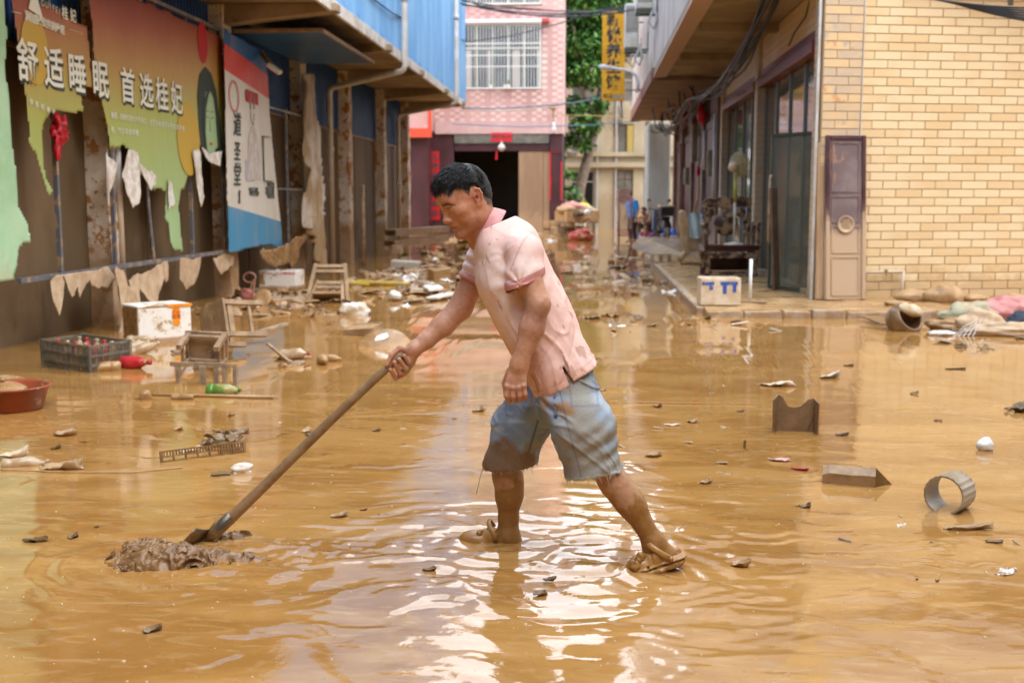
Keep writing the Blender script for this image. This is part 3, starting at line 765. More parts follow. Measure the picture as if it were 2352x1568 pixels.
for fl_, dz in enumerate((0, 3.4, 6.8)):
    lt = ppart('window_lintel', m_red_trim, MB().span(wx0 - .25, wx1 + .35, YP - .45, YP + .01, wz1 + dz + .02, wz1 + dz + .16))
    win = ppart('window', m_glass_d, MB().span(wx0, wx1, YP + .004, YP + .018, wz0 + dz, wz1 + dz))
    off = ap.location
    def wpart(name, m, mbd):
        o = mbd.build(name, m, win); me = o.data; me.transform(Matrix.Translation(-off)); return o
    fr = MB()
    for z in (wz0 + .02, wz0 + .62 * (wz1 - wz0), wz1 - .06): fr.span(wx0, wx1, YP - .05, YP + .002, z + dz, z + dz + .06)
    for k in range(6):
        x = wx0 + (wx1 - wx0 - .05) * k / 5; fr.span(x, x + .05, YP - .048, YP, wz0 + dz + .09, wz1 + dz - .07)
    wpart('frame', mat('pale_frame', srgb(196, 202, 190), rough=.5), fr)
    if fl_ == 0:
        for k, x in enumerate(np.linspace(wx0 + .1, wx1 - .15, 4)): wpart('curtain', mat('pale_curtain', (.36, .35, .33), rough=.8), MB().span(x, x + random.uniform(.12, .5), YP - .003, YP + .001, wz0 + .1, wz0 + .6 * (wz1 - wz0)))
    cage = MB(); y0 = YP - .42
    for z in (wz0 + .0, wz0 + .33 * (wz1 - wz0), wz0 + .5 * (wz1 - wz0), wz0 + .68 * (wz1 - wz0), wz1 - .03): cage.span(wx0 - .03, wx1 + .03, y0 - .012, y0 + .012, z + dz, z + dz + .03)
    for x in (wx0 - .03, wx1 + .0): cage.span(x, x + .04, y0 - .014, YP, wz0 + dz, wz0 + dz + .04).span(x, x + .04, y0 - .014, YP, wz1 + dz - .04, wz1 + dz)
    cg = wpart('security_cage', m_barw, cage)
    nb = 27
    if fl_ == 0:
        b0 = None
        for k in range(nb + 1):
            x = wx0 + (wx1 - wx0) * k / nb
            if b0 is None: b0 = wpart('cage_bar', m_barw, MB().span(-.011 + off.x, .011 + off.x, y0 - .008, y0 + .008, wz0 + .03, wz1 - .03)); b = b0
            else: b = b0.copy(); COL.objects.link(b)
            b.parent = win; b.location = (x - off.x, 0, 0)
        wpart('cage_hood', mat('white_hood', (.6, .58, .6), rough=.6), MB().span(wx0 - .05, wx1 + .05, y0 - .06, YP, wz1 + .0, wz1 + .14))
    else:
        mbb = MB()
        for k in range(nb + 1): x = wx0 + (wx1 - wx0) * k / nb; mbb.span(x - .011, x + .011, y0 - .008, y0 + .008, wz0 + dz + .03, wz1 + dz - .03)
        tag(wpart('cage_grille', m_barw, mbb), kind='stuff')
for i, x in enumerate((1128, 1160, 1168)):
    p = pk(x, 200, .3); t = thing('flower_pot', ['small flower pot with dark leaves inside the window cage', 'small flower pot with sparse stems inside the window cage', 'flower pot with a taller green plant in the window cage'][i], 'pot', (p.x, YP - .25, wz0 + .035))
    MB().lathe([(.06, 0), (.09, .14), (.075, .14), (.06, .02)], 10).build('pot', m_barw, t)
    mbl = MB()
    for k in range(14): a = random.uniform(0, 6.3); l = random.uniform(.1, .28 + .15 * (i == 2)); d = Vector((math.cos(a) * .3, math.sin(a) * .3, 1)).normalized(); mbl.tube([(0, 0, .1), Vector((0, 0, .12)) + d * l * .6, Vector((0, 0, .12)) + d * l + Vector((0, 0, -.02))], [.004, .02, .002], 4, flat=.25)
    mbl.build('leaves', mat('pot_leaf', (.05, .13, .04), rough=.5), t)
# ground floor shop
zd = pk(1115, 345).z
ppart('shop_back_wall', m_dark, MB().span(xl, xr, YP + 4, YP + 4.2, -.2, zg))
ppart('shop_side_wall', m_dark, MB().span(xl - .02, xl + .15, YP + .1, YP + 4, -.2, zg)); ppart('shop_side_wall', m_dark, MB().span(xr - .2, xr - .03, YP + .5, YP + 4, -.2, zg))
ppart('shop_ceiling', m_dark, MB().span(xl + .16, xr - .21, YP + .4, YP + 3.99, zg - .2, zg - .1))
m_shopfront = mat('maroon_shopfront', (.07, .025, .03), (.05, .02, .022), 1.5, rough=.35, coords='World')
for xa, xb_ in ((1262, 1293), (985, 1042), (950, 984)):
    ppart('shop_pillar', m_shopfront, MB().span(pk(xa, 400).x, pk(xb_, 400).x - .01, YP + .05 + (.1 if xa == 950 else 0), YP + .5, -.2, zg - .085), bevel=.02)
ppart('sign_board', mat('dirty_sign_board', (.1, .1, .085), (.16, .15, .13), 3, rough=.5, coords='World'), MB().span(pk(1043, 300).x, pk(1261, 300).x, YP - .02, YP + .2, pk(1100, 330).z, zg - .09), bevel=.01)
ppart('door_head', m_shopfront, MB().span(pk(1043, 300).x, pk(1261, 300).x, YP + .06, YP + .3, pk(1100, 347).z, pk(1100, 331).z))
ppart('plywood_panel', mat('plywood', (.24, .15, .09), (.3, .2, .12), 2, rough=.7, coords='World', stretch=(1, 1, .2), mud=(.8, .5, .7, (.36, .24, .13))), MB().span(pk(1191, 400).x, pk(1247, 400).x, YP + .1, YP + .13, -.1, pk(1100, 348).z))
ppart('plywood_panel', MATS['plywood'], MB().span(pk(1248, 400).x, pk(1262, 400).x, YP + .12, YP + .15, -.1, pk(1100, 348).z))
m_redpaper = mat('red_paper', srgb(206, 18, 40), srgb(180, 14, 34), 3, rough=.6)
def couplet(name, label, x0, x1, y0, y1, chars, vertical, dy=.02, Y=None):
    Y = Y or YP; a = PY(x0, y0, Y - dy); b = PY(x1, y1, Y - dy)
    t = thing(name, label, 'banner', ((a.x + b.x) / 2, a.y, b.z))
    MB().box(((a.x + b.x) / 2, a.y, (a.z + b.z) / 2), (b.x - a.x, .012, a.z - b.z)).build('paper', m_redpaper, t, world=True)
    n = len(chars)
    for i, ch in enumerate(chars):
        if vertical: c = ((a.x + b.x) / 2, a.y - .009, a.z + (b.z - a.z) * (i + .6) / (n + .2)); h = min((b.x - a.x) * .75, (a.z - b.z) / n * .85)
        else: c = (a.x + (b.x - a.x) * (i + .7) / (n + .4), a.y - .009, (a.z + b.z) / 2); h = min((a.z - b.z) * .7, (b.x - a.x) / n * .85)
        text('lettering', ch, h, m_ink_d, t, frame(c, (1, 0, 0), (0, 0, 1)), bold=.01)
    return t
couplet('red_couplet', 'long vertical red paper couplet with black characters beside the shop door', 987, 1010, 348, 505, '五福临门年年好', True, -.03)
couplet('red_couplet', 'small horizontal red paper banner over the shop door', 1128, 1176, 305, 325, '吉祥如意', False, .06)
ct = couplet('red_couplet', 'faded remains of a red couplet on the shop corner pillar', 1264, 1290, 350, 462, '', True, -.04)
bpy.data.objects.remove(ct.children[0])
a, b = PY(1264, 350, YP + .03), PY(1289, 460, YP + .03)
for q0, q1 in (((a.x, a.z), (b.x, a.z)), ((a.x, a.z), (a.x, b.z)), ((b.x, a.z - .4), (b.x, b.z))): MB().bar((q0[0], a.y, q0[1]), (q1[0], a.y, q1[1]), .06, .01).build('paper_strip', m_redpaper, ct, world=True)
lan = thing('ceiling_lamp', 'round glass lamp with red tassel hanging in the shop doorway', 'lamp', tuple(pk(1152, 340, .1)))
p = pk(1152, 339, .1); MB().lathe([(.0, -.16), (.1, -.13), (.16, -.03), (.16, .03), (.1, .13), (.03, .16), (.03, .25)], 14, Matrix.Translation(p)).build('globe', mat('dim_glass', (.5, .48, .46), rough=.1), lan, world=True, smooth=True)
MB().tube([p + Vector((-.2, 0, -.15)), p + Vector((-.22, 0, -.5))], [.03, .045], 6).build('tassel', m_redpaper, lan, world=True)
pb = thing('bulb_lamp', 'hanging bulb lamp on a long stem at the pink building corner', 'lamp', tuple(pk(1271, 270, .5)))
MB().tube([pk(1271, 248, .5), pk(1272, 280, .5)], .035, 8).lathe([(.03, .14), (.13, .1), (.16, 0), (.1, -.04), (.03, -.05)], 12, Matrix.Translation(pk(1270, 250, .5))).build('stem', m_steel, pb, world=True)
MB().lathe([(.0, -.24), (.07, -.2), (.09, -.05), (.05, .1), (.04, .2)], 12, Matrix.Translation(pk(1272, 292, .5))).build('bulb', m_barw, pb, world=True, smooth=True)
# small annex wing left of the shop
an = thing('annex_building', 'small pink tiled annex with orange-red trim behind the blue building', 'building', tuple(pk(960, 535)[:2]) + (0,))
a, b = PY(900, 262, 46.5), PY(985, 296, 46.5)
MB().span(a.x, b.x, 46.5, 47.9, b.z, 7).build('wall', m_tp, an, world=True); MB().span(a.x, b.x + .12, 46.42, 46.499, b.z - .35, b.z + .02).span(b.x - .02, b.x + .13, 46.41, 46.5, b.z + .021, 7).build('trim', mat('orange_trim', srgb(196, 70, 44), rough=.6), an, world=True)
MB().span(a.x, b.x - .1, 46.9, 47.9, -.2, b.z - .36).build('ground_wall', m_shopfront, an, world=True)

# ================================================================== OLD BEIGE BLOCK behind, with the tree in front
YO = 60.0
def po(x, y): return PY(x, y, YO)
m_old = mat('old_beige_render', (.40, .35, .25), (.31, .265, .18), .5, rough=.85, coords='World', bump=.01, bscale=4, spots=[(.5, .58, (.10, .095, .07), (1, 1, .5)), (1.8, .66, (.14, .12, .08), (1, 1, .25))], mud=(1.6, .7, .7, (.28, .21, .12), .6))
ob_ = thing('old_building', 'weathered beige two-storey block stained black with dark broken windows', 'building', (po(1420, 500).x, YO, 0))
x0, x1 = po(1270, 300).x, po(1700, 300).x
def opart(name, m, mbd): return mbd.build(name, m, ob_, world=True)
win_px = [(1420, 285, 1456, 352), (1418, 390, 1456, 470), (1312, 392, 1366, 482), (1480, 280, 1494, 340), (1478, 390, 1492, 478), (1312, 280, 1364, 350), (1312, 165, 1364, 235), (1420, 165, 1456, 235)]
ztop = 15.0 if False else po(1400, 120).z
# wall as strips around the openings
xsn = sorted({x0, x1} | {po(w[0], 300).x for w in win_px} | {po(w[2], 300).x for w in win_px})
zsn = sorted({-.3, ztop} | {po(1400, w[1]).z for w in win_px} | {po(1400, w[3]).z for w in win_px})
wallm = MB()
for i in range(len(xsn) - 1):
    for j in range(len(zsn) - 1):
        cx, cz = (xsn[i] + xsn[i + 1]) / 2, (zsn[j] + zsn[j + 1]) / 2
        if any(po(w[0], 300).x < cx < po(w[2], 300).x and po(1400, w[3]).z < cz < po(1400, w[1]).z for w in win_px): continue
        wallm.span(xsn[i], xsn[i + 1], YO, YO + .35, zsn[j], zsn[j + 1])
o = opart('wall', m_old, wallm)
opart('back_wall', m_dark, MB().span(x0, x1, YO + 2.5, YO + 2.7, -.3, ztop)); opart('roof', m_old, MB().span(x0 - .2, x1 + .2, YO - .3, YO + 9, ztop + .002, ztop + .35))
opart('ledge', m_old, MB().span(x0, x1, YO - .22, YO - .003, po(1400, 355).z - .1, po(1400, 355).z + .12)); opart('ledge', m_old, MB().span(x0, x1, YO - .3, YO - .003, po(1400, 378).z - .15, po(1400, 378).z + .1))
m_wood_d = mat('dark_wood', (.09, .06, .04), (.14, .09, .06), 4, rough=.6)
for k, w in enumerate(win_px):
    xa, xb_ = po(w[0], 300).x, po(w[2], 300).x; zb_, za = po(1400, w[3]).z, po(1400, w[1]).z
    wf = MB(); t = .07
    wf.span(xa, xa + t, YO + .1, YO + .18, zb_, za).span(xb_ - t, xb_, YO + .1, YO + .18, zb_, za).span(xa + t, xb_ - t, YO + .1, YO + .18, zb_, zb_ + t).span(xa + t, xb_ - t, YO + .1, YO + .18, za - t, za).span(xa + t, xb_ - t, YO + .11, YO + .17, zb_ + .7 * (za - zb_), zb_ + .7 * (za - zb_) + t)
    if k in (0, 1): wf.span((xa + xb_) / 2 - .04, (xa + xb_) / 2 + .04, YO + .112, YO + .168, zb_ + t, za - t)
    W_ = opart('window_frame', m_wood_d if k in (0, 1) else mat('grey_frame', (.3, .3, .28), rough=.6), wf)
    if k != 2: g = MB().span(xa + .01, xb_ - .01, YO + .13, YO + .14, zb_, za).build('pane', mat('murky_glass', (.10, .11, .10), (.2, .2, .18), 1, rough=.1, coords='World'), W_); g.data.transform(Matrix.Translation(-ob_.location))
pz = po(1447, 350); opart('shutter_panel', mat('mustard_panel', (.35, .27, .07), rough=.6), MB().span(po(1441, 300).x, po(1455, 300).x, YO + .02, YO + .06, pz.z, po(1447, 288).z))
for x in (1415, 1372): opart('wall_pipe', mat('grey_pipe', (.3, .3, .29), rough=.5), MB().tube([(po(x, 300).x, YO - .08, 0), (po(x, 300).x, YO - .08, ztop)], .06, 8))
# grey corner block at the far end of the right-hand row
gbk = thing('grey_wall_block', 'pale grey rendered corner wall beyond the maroon shop doors', 'wall', (PY(1510, 480, 42).x, 42, 0))
MB().span(PY(1486, 400, 42).x, PY(1540, 400, 42).x, 42, 44, -.2, 4.2).build('wall_face', mat('grey_render', (.34, .36, .34), (.27, .28, .25), 1.0, rough=.8, coords='World', stretch=(1, 1, .3), mud=(1.2, .5, .7, (.24, .2, .13))), gbk, world=True, bevel=.1, seg=3)

# ------------------------------------------------------------------ tree by the old block
m_bark = mat('bark', (.13, .10, .075), (.2, .16, .12), 6, rough=.9, bump=.01, bscale=20)
m_leafs = [mat('leaf_green', (.032, .11, .022), (.06, .17, .032), .9, rough=.5, coords='World'), mat('leaf_bright', (.09, .22, .035), (.14, .28, .055), .9, rough=.5, coords='World')]
def leafy_tree(name, label, base, limbs, clumps, dens, size, seed):
    rnd = random.Random(seed); t = thing(name, label, 'tree', base)
    tr = MB()
    for pts, r0, r1 in limbs: tr.tube(pts, list(np.linspace(r0, r1, len(pts))), 8)
    tr.build('trunk', m_bark, t, world=True, smooth=True)
    for mi, m in enumerate(m_leafs):
        V = []; F = []
        for c, rad in clumps:
            for k in range(int(dens * rad * rad * (1 if mi == 0 else .55))):
                while True:
                    d = Vector((rnd.uniform(-1, 1), rnd.uniform(-1, 1), rnd.uniform(-1, 1)))
                    if .2 < d.length < 1: break
                p = Vector(c) + Vector((d.x * rad, d.y * rad, d.z * rad * .62)) * (d.length ** -.35)
                ax = Vector((rnd.gauss(0, 1), rnd.gauss(0, 1), rnd.gauss(-.5, .6))).normalized()
                side = ax.cross(Vector((rnd.gauss(0, .4), rnd.gauss(0, .4), 1))).normalized()
                l = size * rnd.uniform(.6, 1.3); w = l * .28; n = len(V)
                V += [p, p + ax * l * .5 + side * w, p + ax * l, p + ax * l * .5 - side * w]; F.append((n, n + 1, n + 2, n + 3))
        np_mesh('crown', np.array([tuple(v - Vector(base)) for v in V]), np.array(F), m, t, False)
    return t
YT = 53.0
def ptree(x, y, dy=0): return PY(x, y, YT + dy)
tb = ptree(1320, 505); tb.z = 0
fork = ptree(1372, 280)
leafy_tree('street_tree', 'tall broadleaf tree leaning in front of the beige block', tuple(tb),
           [([tb, ptree(1332, 430), ptree(1350, 360), fork], .28, .2), ([fork, ptree(1385, 160, 1), ptree(1370, 20, 1)], .19, .06), ([fork, ptree(1330, 190, -.6), ptree(1318, 60, -.5)], .13, .04), ([fork, ptree(1405, 220, .6), ptree(1430, 120, 1)], .11, .03), ([ptree(1350, 360), ptree(1325, 320, -.4), ptree(1312, 300)], .06, .02)],
           [(ptree(1325, 20), 1.1), (ptree(1370, 50, .8), 1.3), (ptree(1330, 110), 1.2), (ptree(1390, 110, .5), 1.1), (ptree(1345, 165, -.3), 1.1), (ptree(1315, 170), .8), (ptree(1390, 30, 1), 1.2), (ptree(1318, 240), .7), (ptree(1345, 285, -.5), .75), (ptree(1312, 320), .45), (ptree(1340, 330, -.4), .45), (ptree(1415, 30, 1.5), 1.2), (ptree(1350, -60), 1.6), (ptree(1400, -60, 1), 1.5), (ptree(1370, 240), .6), (ptree(1300, 60, .5), .8)], 520, .30, 4)
leafy_tree('background_tree', 'dense dark green tree rising behind the old block', (po(1360, 500).x, 71, 0),
           [([(po(1360, 500).x, 71, 0), (po(1360, 300).x, 71, 9)], .35, .2)], [(PY(x, y, 70 + (i % 3)), 2.6) for i, (x, y) in enumerate(((1320, 40), (1370, 0), (1420, 60), (1330, -60), (1400, -40), (1450, 10), (1370, 90), (1310, 110)))], 110, .5, 9)
leafy_tree('corner_bush', 'small green bush growing at the corner of the pink house', tuple(PY(1312, 505, 51)[:2]) + (0,), [([tuple(PY(1312, 505, 51)[:2]) + (0,), PY(1316, 440, 51)], .04, .02)], [(PY(1310, 440, 51), .5), (PY(1322, 465, 51), .5), (PY(1308, 400, 51), .35), (PY(1315, 490, 51), .45)], 520, .2, 12)
# ================================================================== RIGHT BUILDING: yellow tiled corner shop
XC, YC = 2.98, 15.4
EX = Vector((1, .2, 0)).normalized(); EN = Vector((EX.y, -EX.x, 0))     # along the front wall, and out of it
rb = thing('corner_shop', 'corner shop clad in long cream wall tiles with glass bays along the street', 'building', (XC, YC, 0))
def rpart(name, m, mbd, par=rb, **k): return mbd.build(name, m, par, world=True, **k)
m_mortar = mat('brown_mortar', (.42, .31, .18), (.48, .36, .22), 3, rough=.9, coords='World')
m_tile = mat('cream_tile', srgb(226, 203, 162), srgb(216, 188, 142), .35, rough=.5, mix=(.42, .58), bump=.0012, bscale=50, spots=[(4, .66, srgb(222, 190, 134), (1, 1, 3)), (9, .74, srgb(150, 100, 48))], mud=(.42, .3, .6, (.44, .28, .13)))
m_tile_st = mat('stone_tile', srgb(214, 184, 140), srgb(192, 172, 146), .9, rough=.55, mix=(.4, .6), bump=.002, bscale=30, spots=[(3, .62, srgb(202, 152, 104)), (5, .60, srgb(178, 168, 152))], mud=(.3, .2, .7, (.44, .28, .13)))
M_front = Matrix((EX, -EN, Vector((0, 0, 1)))).transposed().to_4x4(); M_front.translation = Vector((XC, YC, 0))   # x along wall, y into wall
def fb(u0, u1, w0, w1, z0, z1):
    mb_ = MB().span(u0, u1, w0, w1, z0, z1); mb_.v = [M_front @ v for v in mb_.v]; return mb_
rpart('front_wall', m_mortar, fb(.5, 10, .012, .35, .0, 4.6))
TW, TH, TT = .372, .1125, .016
PILW = .56
def tile_mesh(w, h, t, name, m):
    mb_ = MB().box((0, 0, 0), (w, t, h)); me_o = mb_.build(name, m, rb, bevel=.004); return me_o
tile0 = tile_mesh(TW - .011, TH - .011, TT, 'wall_tile', m_tile)
tile0.rotation_euler = M_front.to_euler()
first = True; rest = MB(); rows = int(4.5 / TH); cnt = 0
for j in range(rows):
    z = .115 + j * TH + TH / 2
    u = PILW + (0 if j % 2 else -TW / 2)
    while u < 9.9:
        ua, ub = max(u, PILW + .004), u + TW
        if ub - ua > .06:
            c = M_front @ Vector(((ua + ub) / 2, .004, z))
            pr = (c.x, c.z)
            if ub - ua > TW - .01 and u < 3.55 and z < 4.2 and cnt < 300:
                if first: t_ = tile0; first = False
                else: t_ = tile0.copy(); COL.objects.link(t_); t_.parent = rb
                t_.location = c - rb.location + EN * random.uniform(-.0012, .0012); cnt += 1
            else:
                q = MB().box((0, 0, 0), (ub - ua - .011, TT, TH - .011)); rest.add([M_front.to_3x3() @ v + c for v in q.v], q.f)
        u += TW
tag(rpart('wall_tiling', m_tile, rest), kind='stuff')
# corner pillar, proud of the wall, stone-look tiles
rpart('corner_pillar', m_mortar, fb(.02, PILW, -.05, .05, .0, 4.6).span(XC + .016, XC + .5, YC + .06, YC + .42, 0, 4.59))
pt0 = None; ptw = PILW - .03
for j in range(rows):
    z = .115 + j * TH + TH / 2
    cuts = [.025, .025 + ptw * (.66 if j % 2 else .34), .025 + ptw]
    for a, b in zip(cuts[:-1], cuts[1:]):
        q = MB().box((0, 0, 0), (b - a - .01, TT, TH - .011)); o = q.build('pillar_tile', m_tile_st, rb); o.rotation_euler = M_front.to_euler()
        o.location = M_front @ Vector(((a + b) / 2, -.055, z)) - rb.location
    q = MB().box((0, 0, 0), (TT, .33, TH - .011)); o = q.build('pillar_tile', m_tile_st, rb)
    o.location = Vector((XC + .006, YC + .2, z)) - rb.location
rpart('corner_trim', mat('white_trim', (.6, .6, .58), (.5, .46, .4), 3, rough=.4, coords='World'), MB().span(XC - .035, XC - .003, YC - .035, YC + .02, .11, 4.3).add([M_front @ Vector(v) for v in ((PILW + .0, -.07, .11), (PILW + .012, -.07, .11), (PILW + .012, .0, .11), (PILW, .0, .11), (PILW, -.07, 4.3), (PILW + .012, -.07, 4.3), (PILW + .012, .0, 4.3), (PILW, .0, 4.3))], [(0, 1, 2, 3), (4, 5, 6, 7), (0, 1, 5, 4), (1, 2, 6, 5), (2, 3, 7, 6), (3, 0, 4, 7)]))
# street side: columns, maroon beam, glass bays
COLY = (21.0, 26.5)
for yc in COLY:
    rpart('street_column', m_mortar, MB().span(XC + .02, XC + .46, yc, yc + .42, 0, 4.3))
    tl = MB()
    for j in range(rows - 2):
        z = .115 + j * TH
        tl.span(XC + .004, XC + .019, yc + .006, yc + .414, z, z + TH - .011)
        s = .5 + .2 * (j % 2)
        tl.span(XC + .006, XC + .006 + .44 * s, yc - .016, yc - .001, z, z + TH - .011); tl.span(XC + .017 + .44 * s, XC + .45, yc - .016, yc - .001, z, z + TH - .011)
    tag(rpart('column_tiling', m_tile_st, tl), kind='stuff')
    rpart('corner_trim', MATS['white_trim'], MB().span(XC - .012, XC + .003, yc - .025, yc + .002, .11, 4.25))
m_beam = mat('maroon_stone', srgb(120, 52, 44), srgb(96, 40, 36), 2, rough=.4, coords='World')
m_glass = mat('shop_glass', (.50, .54, .46), rough=.05, trans=.85, ior=1.45)
m_intr = mat('shop_interior', (.19, .185, .145), (.12, .12, .095), .7, rough=.7, coords='World', mud=(1.3, .5, .6, (.26, .2, .12)))
for y0, y1 in ((15.9, 21.0), (21.42, 26.5)):
    rpart('stone_beam', m_beam, MB().span(XC - .02, XC + .3, y0, y1 - .02, 3.42, 3.58).span(XC + .03, XC + .3, y0, y1 - .02, 3.581, 3.72), bevel=.01)
    rpart('upper_panel', m_mortar, MB().span(XC + .08, XC + .3, y0, y1 - .02, 3.721, 4.3))
    tl = MB()
    for j in range(5):
        z = 3.73 + j * TH; y = y0 + (0 if j % 2 else -.18)
        while y < y1 - .1:
            a, b = max(y, y0), min(y + TW, y1 - .02); tl.span(XC + .066, XC + .079, a + .005, b - .005, z, z + TH - .011); y += TW
    tag(rpart('panel_tiling', m_tile, tl), kind='stuff')
    n = 4
    for k in range(n):
        a = y0 + (y1 - y0) * k / n; b = y0 + (y1 - y0) * (k + 1) / n
        gl = rpart('glass_pane', m_glass, MB().span(XC + .16, XC + .172, a + .02, b - .02, .2, 3.4))
        rpart('mullion', mat('dull_aluminium', (.22, .23, .22), rough=.4, metallic=.4), MB().span(XC + .13, XC + .2, b - .022, b + .018, .12, 3.41))
    rpart('sill', m_kerb, MB().span(XC + .02, XC + .3, y0, y1 - .02, .0, .19))
    rpart('interior_wall', m_intr, MB().span(XC + 2.4, XC + 2.6, y0 + .3, y1, .1, 4))
rpart('interior_wall', m_intr, MB().span(XC + .35, XC + 2.6, 26.6, 26.8, .1, 4)); rpart('interior_floor', m_pave, MB().span(XC + .3, XC + 2.6, 15.95, 26.6, .1, .14)); rpart('interior_ceiling', m_intr, MB().span(XC + .3, XC + 2.6, 15.9, 26.6, 4.0, 4.1))
# door leaf standing ajar in the first bay, with long handle
dr = rpart('glass_door', m_glass, MB().bar((XC + .17, 16.2, 1.25), (XC - .32, 17.05, 1.25), 2.2, .012, up=(EX.x, EX.y, 0)))
dfr = MB().bar((XC - .32, 17.05, .14), (XC - .32, 17.05, 2.36), .05).bar((XC + .17, 16.2, .16), (XC - .32, 17.05, .16), .05).bar((XC + .17, 16.2, 2.36), (XC - .32, 17.05, 2.36), .05)
rpart('door_frame', mat('dark_door_frame', (.05, .06, .05), rough=.4), dfr)
rpart('door_handle', mat('rusty_handle', (.35, .22, .12), (.5, .42, .32), 8, rough=.4, metallic=.3), MB().tube([(XC - .34, 16.95, .8), (XC - .36, 16.95, .85), (XC - .36, 16.95, 1.75), (XC - .34, 16.95, 1.8)], .022, 8), smooth=True)
# projecting upper floors
XU = 1.45
m_up = mat('ribbed_render', srgb(206, 196, 190), srgb(188, 176, 168), 1.2, rough=.7, coords='World', spots=[(2, .66, srgb(150, 134, 120), (1, 1, .3))])
ribs = MB()
prof = []; y = 15.45
rpart('upper_wall', m_up, MB().span(XU + .03, 12, 15.45, 27.2, 4.42, 12.4)); 
y = 15.5
while y < 27.1: ribs.span(XU + .008, XU + .031, y, y + .075, 4.45, 12.3); y += .105
tag(rpart('wall_ribbing', m_up, ribs), kind='stuff')
rpart('soffit', m_conc, MB().span(XU, XC + .3, 15.5, 27.2, 4.31, 4.419)); rpart('soffit_edge', mat('pinkish_edge', srgb(190, 158, 140), rough=.7), MB().span(XU - .02, XU + .28, 15.48, 27.2, 4.26, 4.308))
for yb in (19.2, 23.1): rpart('soffit_beam', m_conc, MB().span(XU + .29, XC + .06, yb, yb + .25, 4.16, 4.309))
rpart('upper_front', m_tile, fb(.0, 10, -.02, .35, 4.61, 12.4))
rpart('roof_slab', m_conc, MB().span(XU - .1, 12.2, 15.3, 27.3, 12.41, 12.6))

# ================================================================== next shop row, maroon doors
mr_ = thing('shop_row', 'dim shop row with maroon doors under a stained overhanging floor', 'building', (3, 33, 0))
def mpart(name, m, mbd, **k): return mbd.build(name, m, mr_, world=True, **k)
mpart('shop_wall', m_maroon, MB().span(XC + .1, XC + .3, 26.95, 41, -.1, 4.3))
mpart('soffit', mat('brown_soffit', (.27, .19, .14), (.2, .135, .1), 1.2, rough=.85, coords='World'), MB().span(XU - .03, XC + .3, 27.25, 41.2, 4.2, 4.3)); mpart('soffit_edge', mat('maroon_edge', srgb(132, 88, 82), rough=.7), MB().span(XU - .06, XU - .031, 27.25, 41.2, 4.18, 4.5))
mpart('upper_wall', m_up, MB().span(XU + .02, 12, 27.25, 41.2, 4.501, 13.2))
ribs = MB(); y = 27.3
while y < 41: ribs.span(XU - .005, XU + .021, y, y + .09, 4.51, 13.1); y += .13
tag(mpart('wall_ribbing', m_up, ribs), kind='stuff')
for k, yb in enumerate((27.0, 30.4, 33.8, 37.3, 40.8)):
    mpart('door_pillar', mat('brown_pillar', (.16, .10, .085), (.22, .15, .12), 3, rough=.6, coords='World', mud=(.8, .4, .7, (.3, .2, .12))), MB().span(XC - .06, XC + .12, yb, yb + .3, -.1, 4.2))
    if k < 4:
        for h in range(2): mpart('door_leaf', m_maroon, MB().span(XC + .04, XC + .08, yb + .33 + h * 1.5, yb + 1.8 + h * 1.5, .25, 3.2), bevel=.01)
        mpart('door_head', m_shopfront, MB().span(XC + .02, XC + .09, yb + .32, yb + 3.38, 3.21, 3.4))
def small(name, label, cat, mbd, m, **k): o = mbd.build(name, m, None, **k); return tag(o, label, cat)
m_meter = mat('meter_box', (.33, .29, .21), (.26, .21, .14), 4, rough=.6)
for i, (x, y0, y1, lab) in enumerate(((1592, 285, 372, 'tall beige meter box hung beside the maroon doors'), (1629, 345, 405, 'narrow beige meter box on the shop pillar'), (1575, 385, 425, 'low dark beige box under the meter box'))):
    a = PX(x, y0, XC - .14); b = PX(x, y1, XC - .14)
    t = thing('meter_box', lab, 'meter box', (XC - .1, a.y, b.z)); MB().box((XC - .1, a.y, (a.z + b.z) / 2), (.16, .34 - .08 * i, a.z - b.z)).build('case', m_meter, t, world=True, bevel=.02); MB().box((XC - .185, a.y, (a.z + b.z) / 2), (.012, .24 - .06 * i, (a.z - b.z) * .8)).build('cover', m_meter, t, world=True, bevel=.005)
for i, (x, y0, y1) in enumerate(((1563, 330, 545), (1643, 260, 480), (1619, 300, 390), (1605, 365, 545))):
    a = PX(x, y0, XC - .2); b = PX(x, y1, XC - .2)
    small(['water_pipe', 'water_pipe', 'conduit_pipe', 'wooden_post'][i], ['brown upright pipe at the end of the maroon doors', 'long pale pipe down the tiled column', 'short white conduit hanging by the doors', 'bare timber batten leaning on the maroon door'][i], 'pipe' if i < 3 else 'post',
          MB().tube([(a.x, a.y, a.z), ((a.x + b.x) / 2, a.y, (a.z + b.z) / 2), (b.x - (.25 if i == 3 else 0), a.y, max(b.z, .12))], .035, 8), [m_steel, m_white_pipe, m_white_pipe, mat('raw_timber', (.46, .31, .17), rough=.7)][i], smooth=True)
for i, (x, y, s) in enumerate(((1613, 265, .16), (1573, 270, .13), (1585, 228, .1), (1604, 392, .08), (1590, 235, .09), (1556, 290, .08))):
    p = PX(x, y, XC - .3); o = crumple(MB(), p, s, 12, 60 + i, .7, (.6, .7, 1.3)).build('red_decoration', m_redpaper, None, smooth=True)
    tag(o, ['large red paper lantern scrap hanging under the overhang', 'red cloth scrap hanging among the cables', 'small red tag tied up near the soffit', 'tiny red charm on the maroon door', 'little red ribbon tied to the cables', 'faded red strip at the end of the cables'][i], 'decoration')
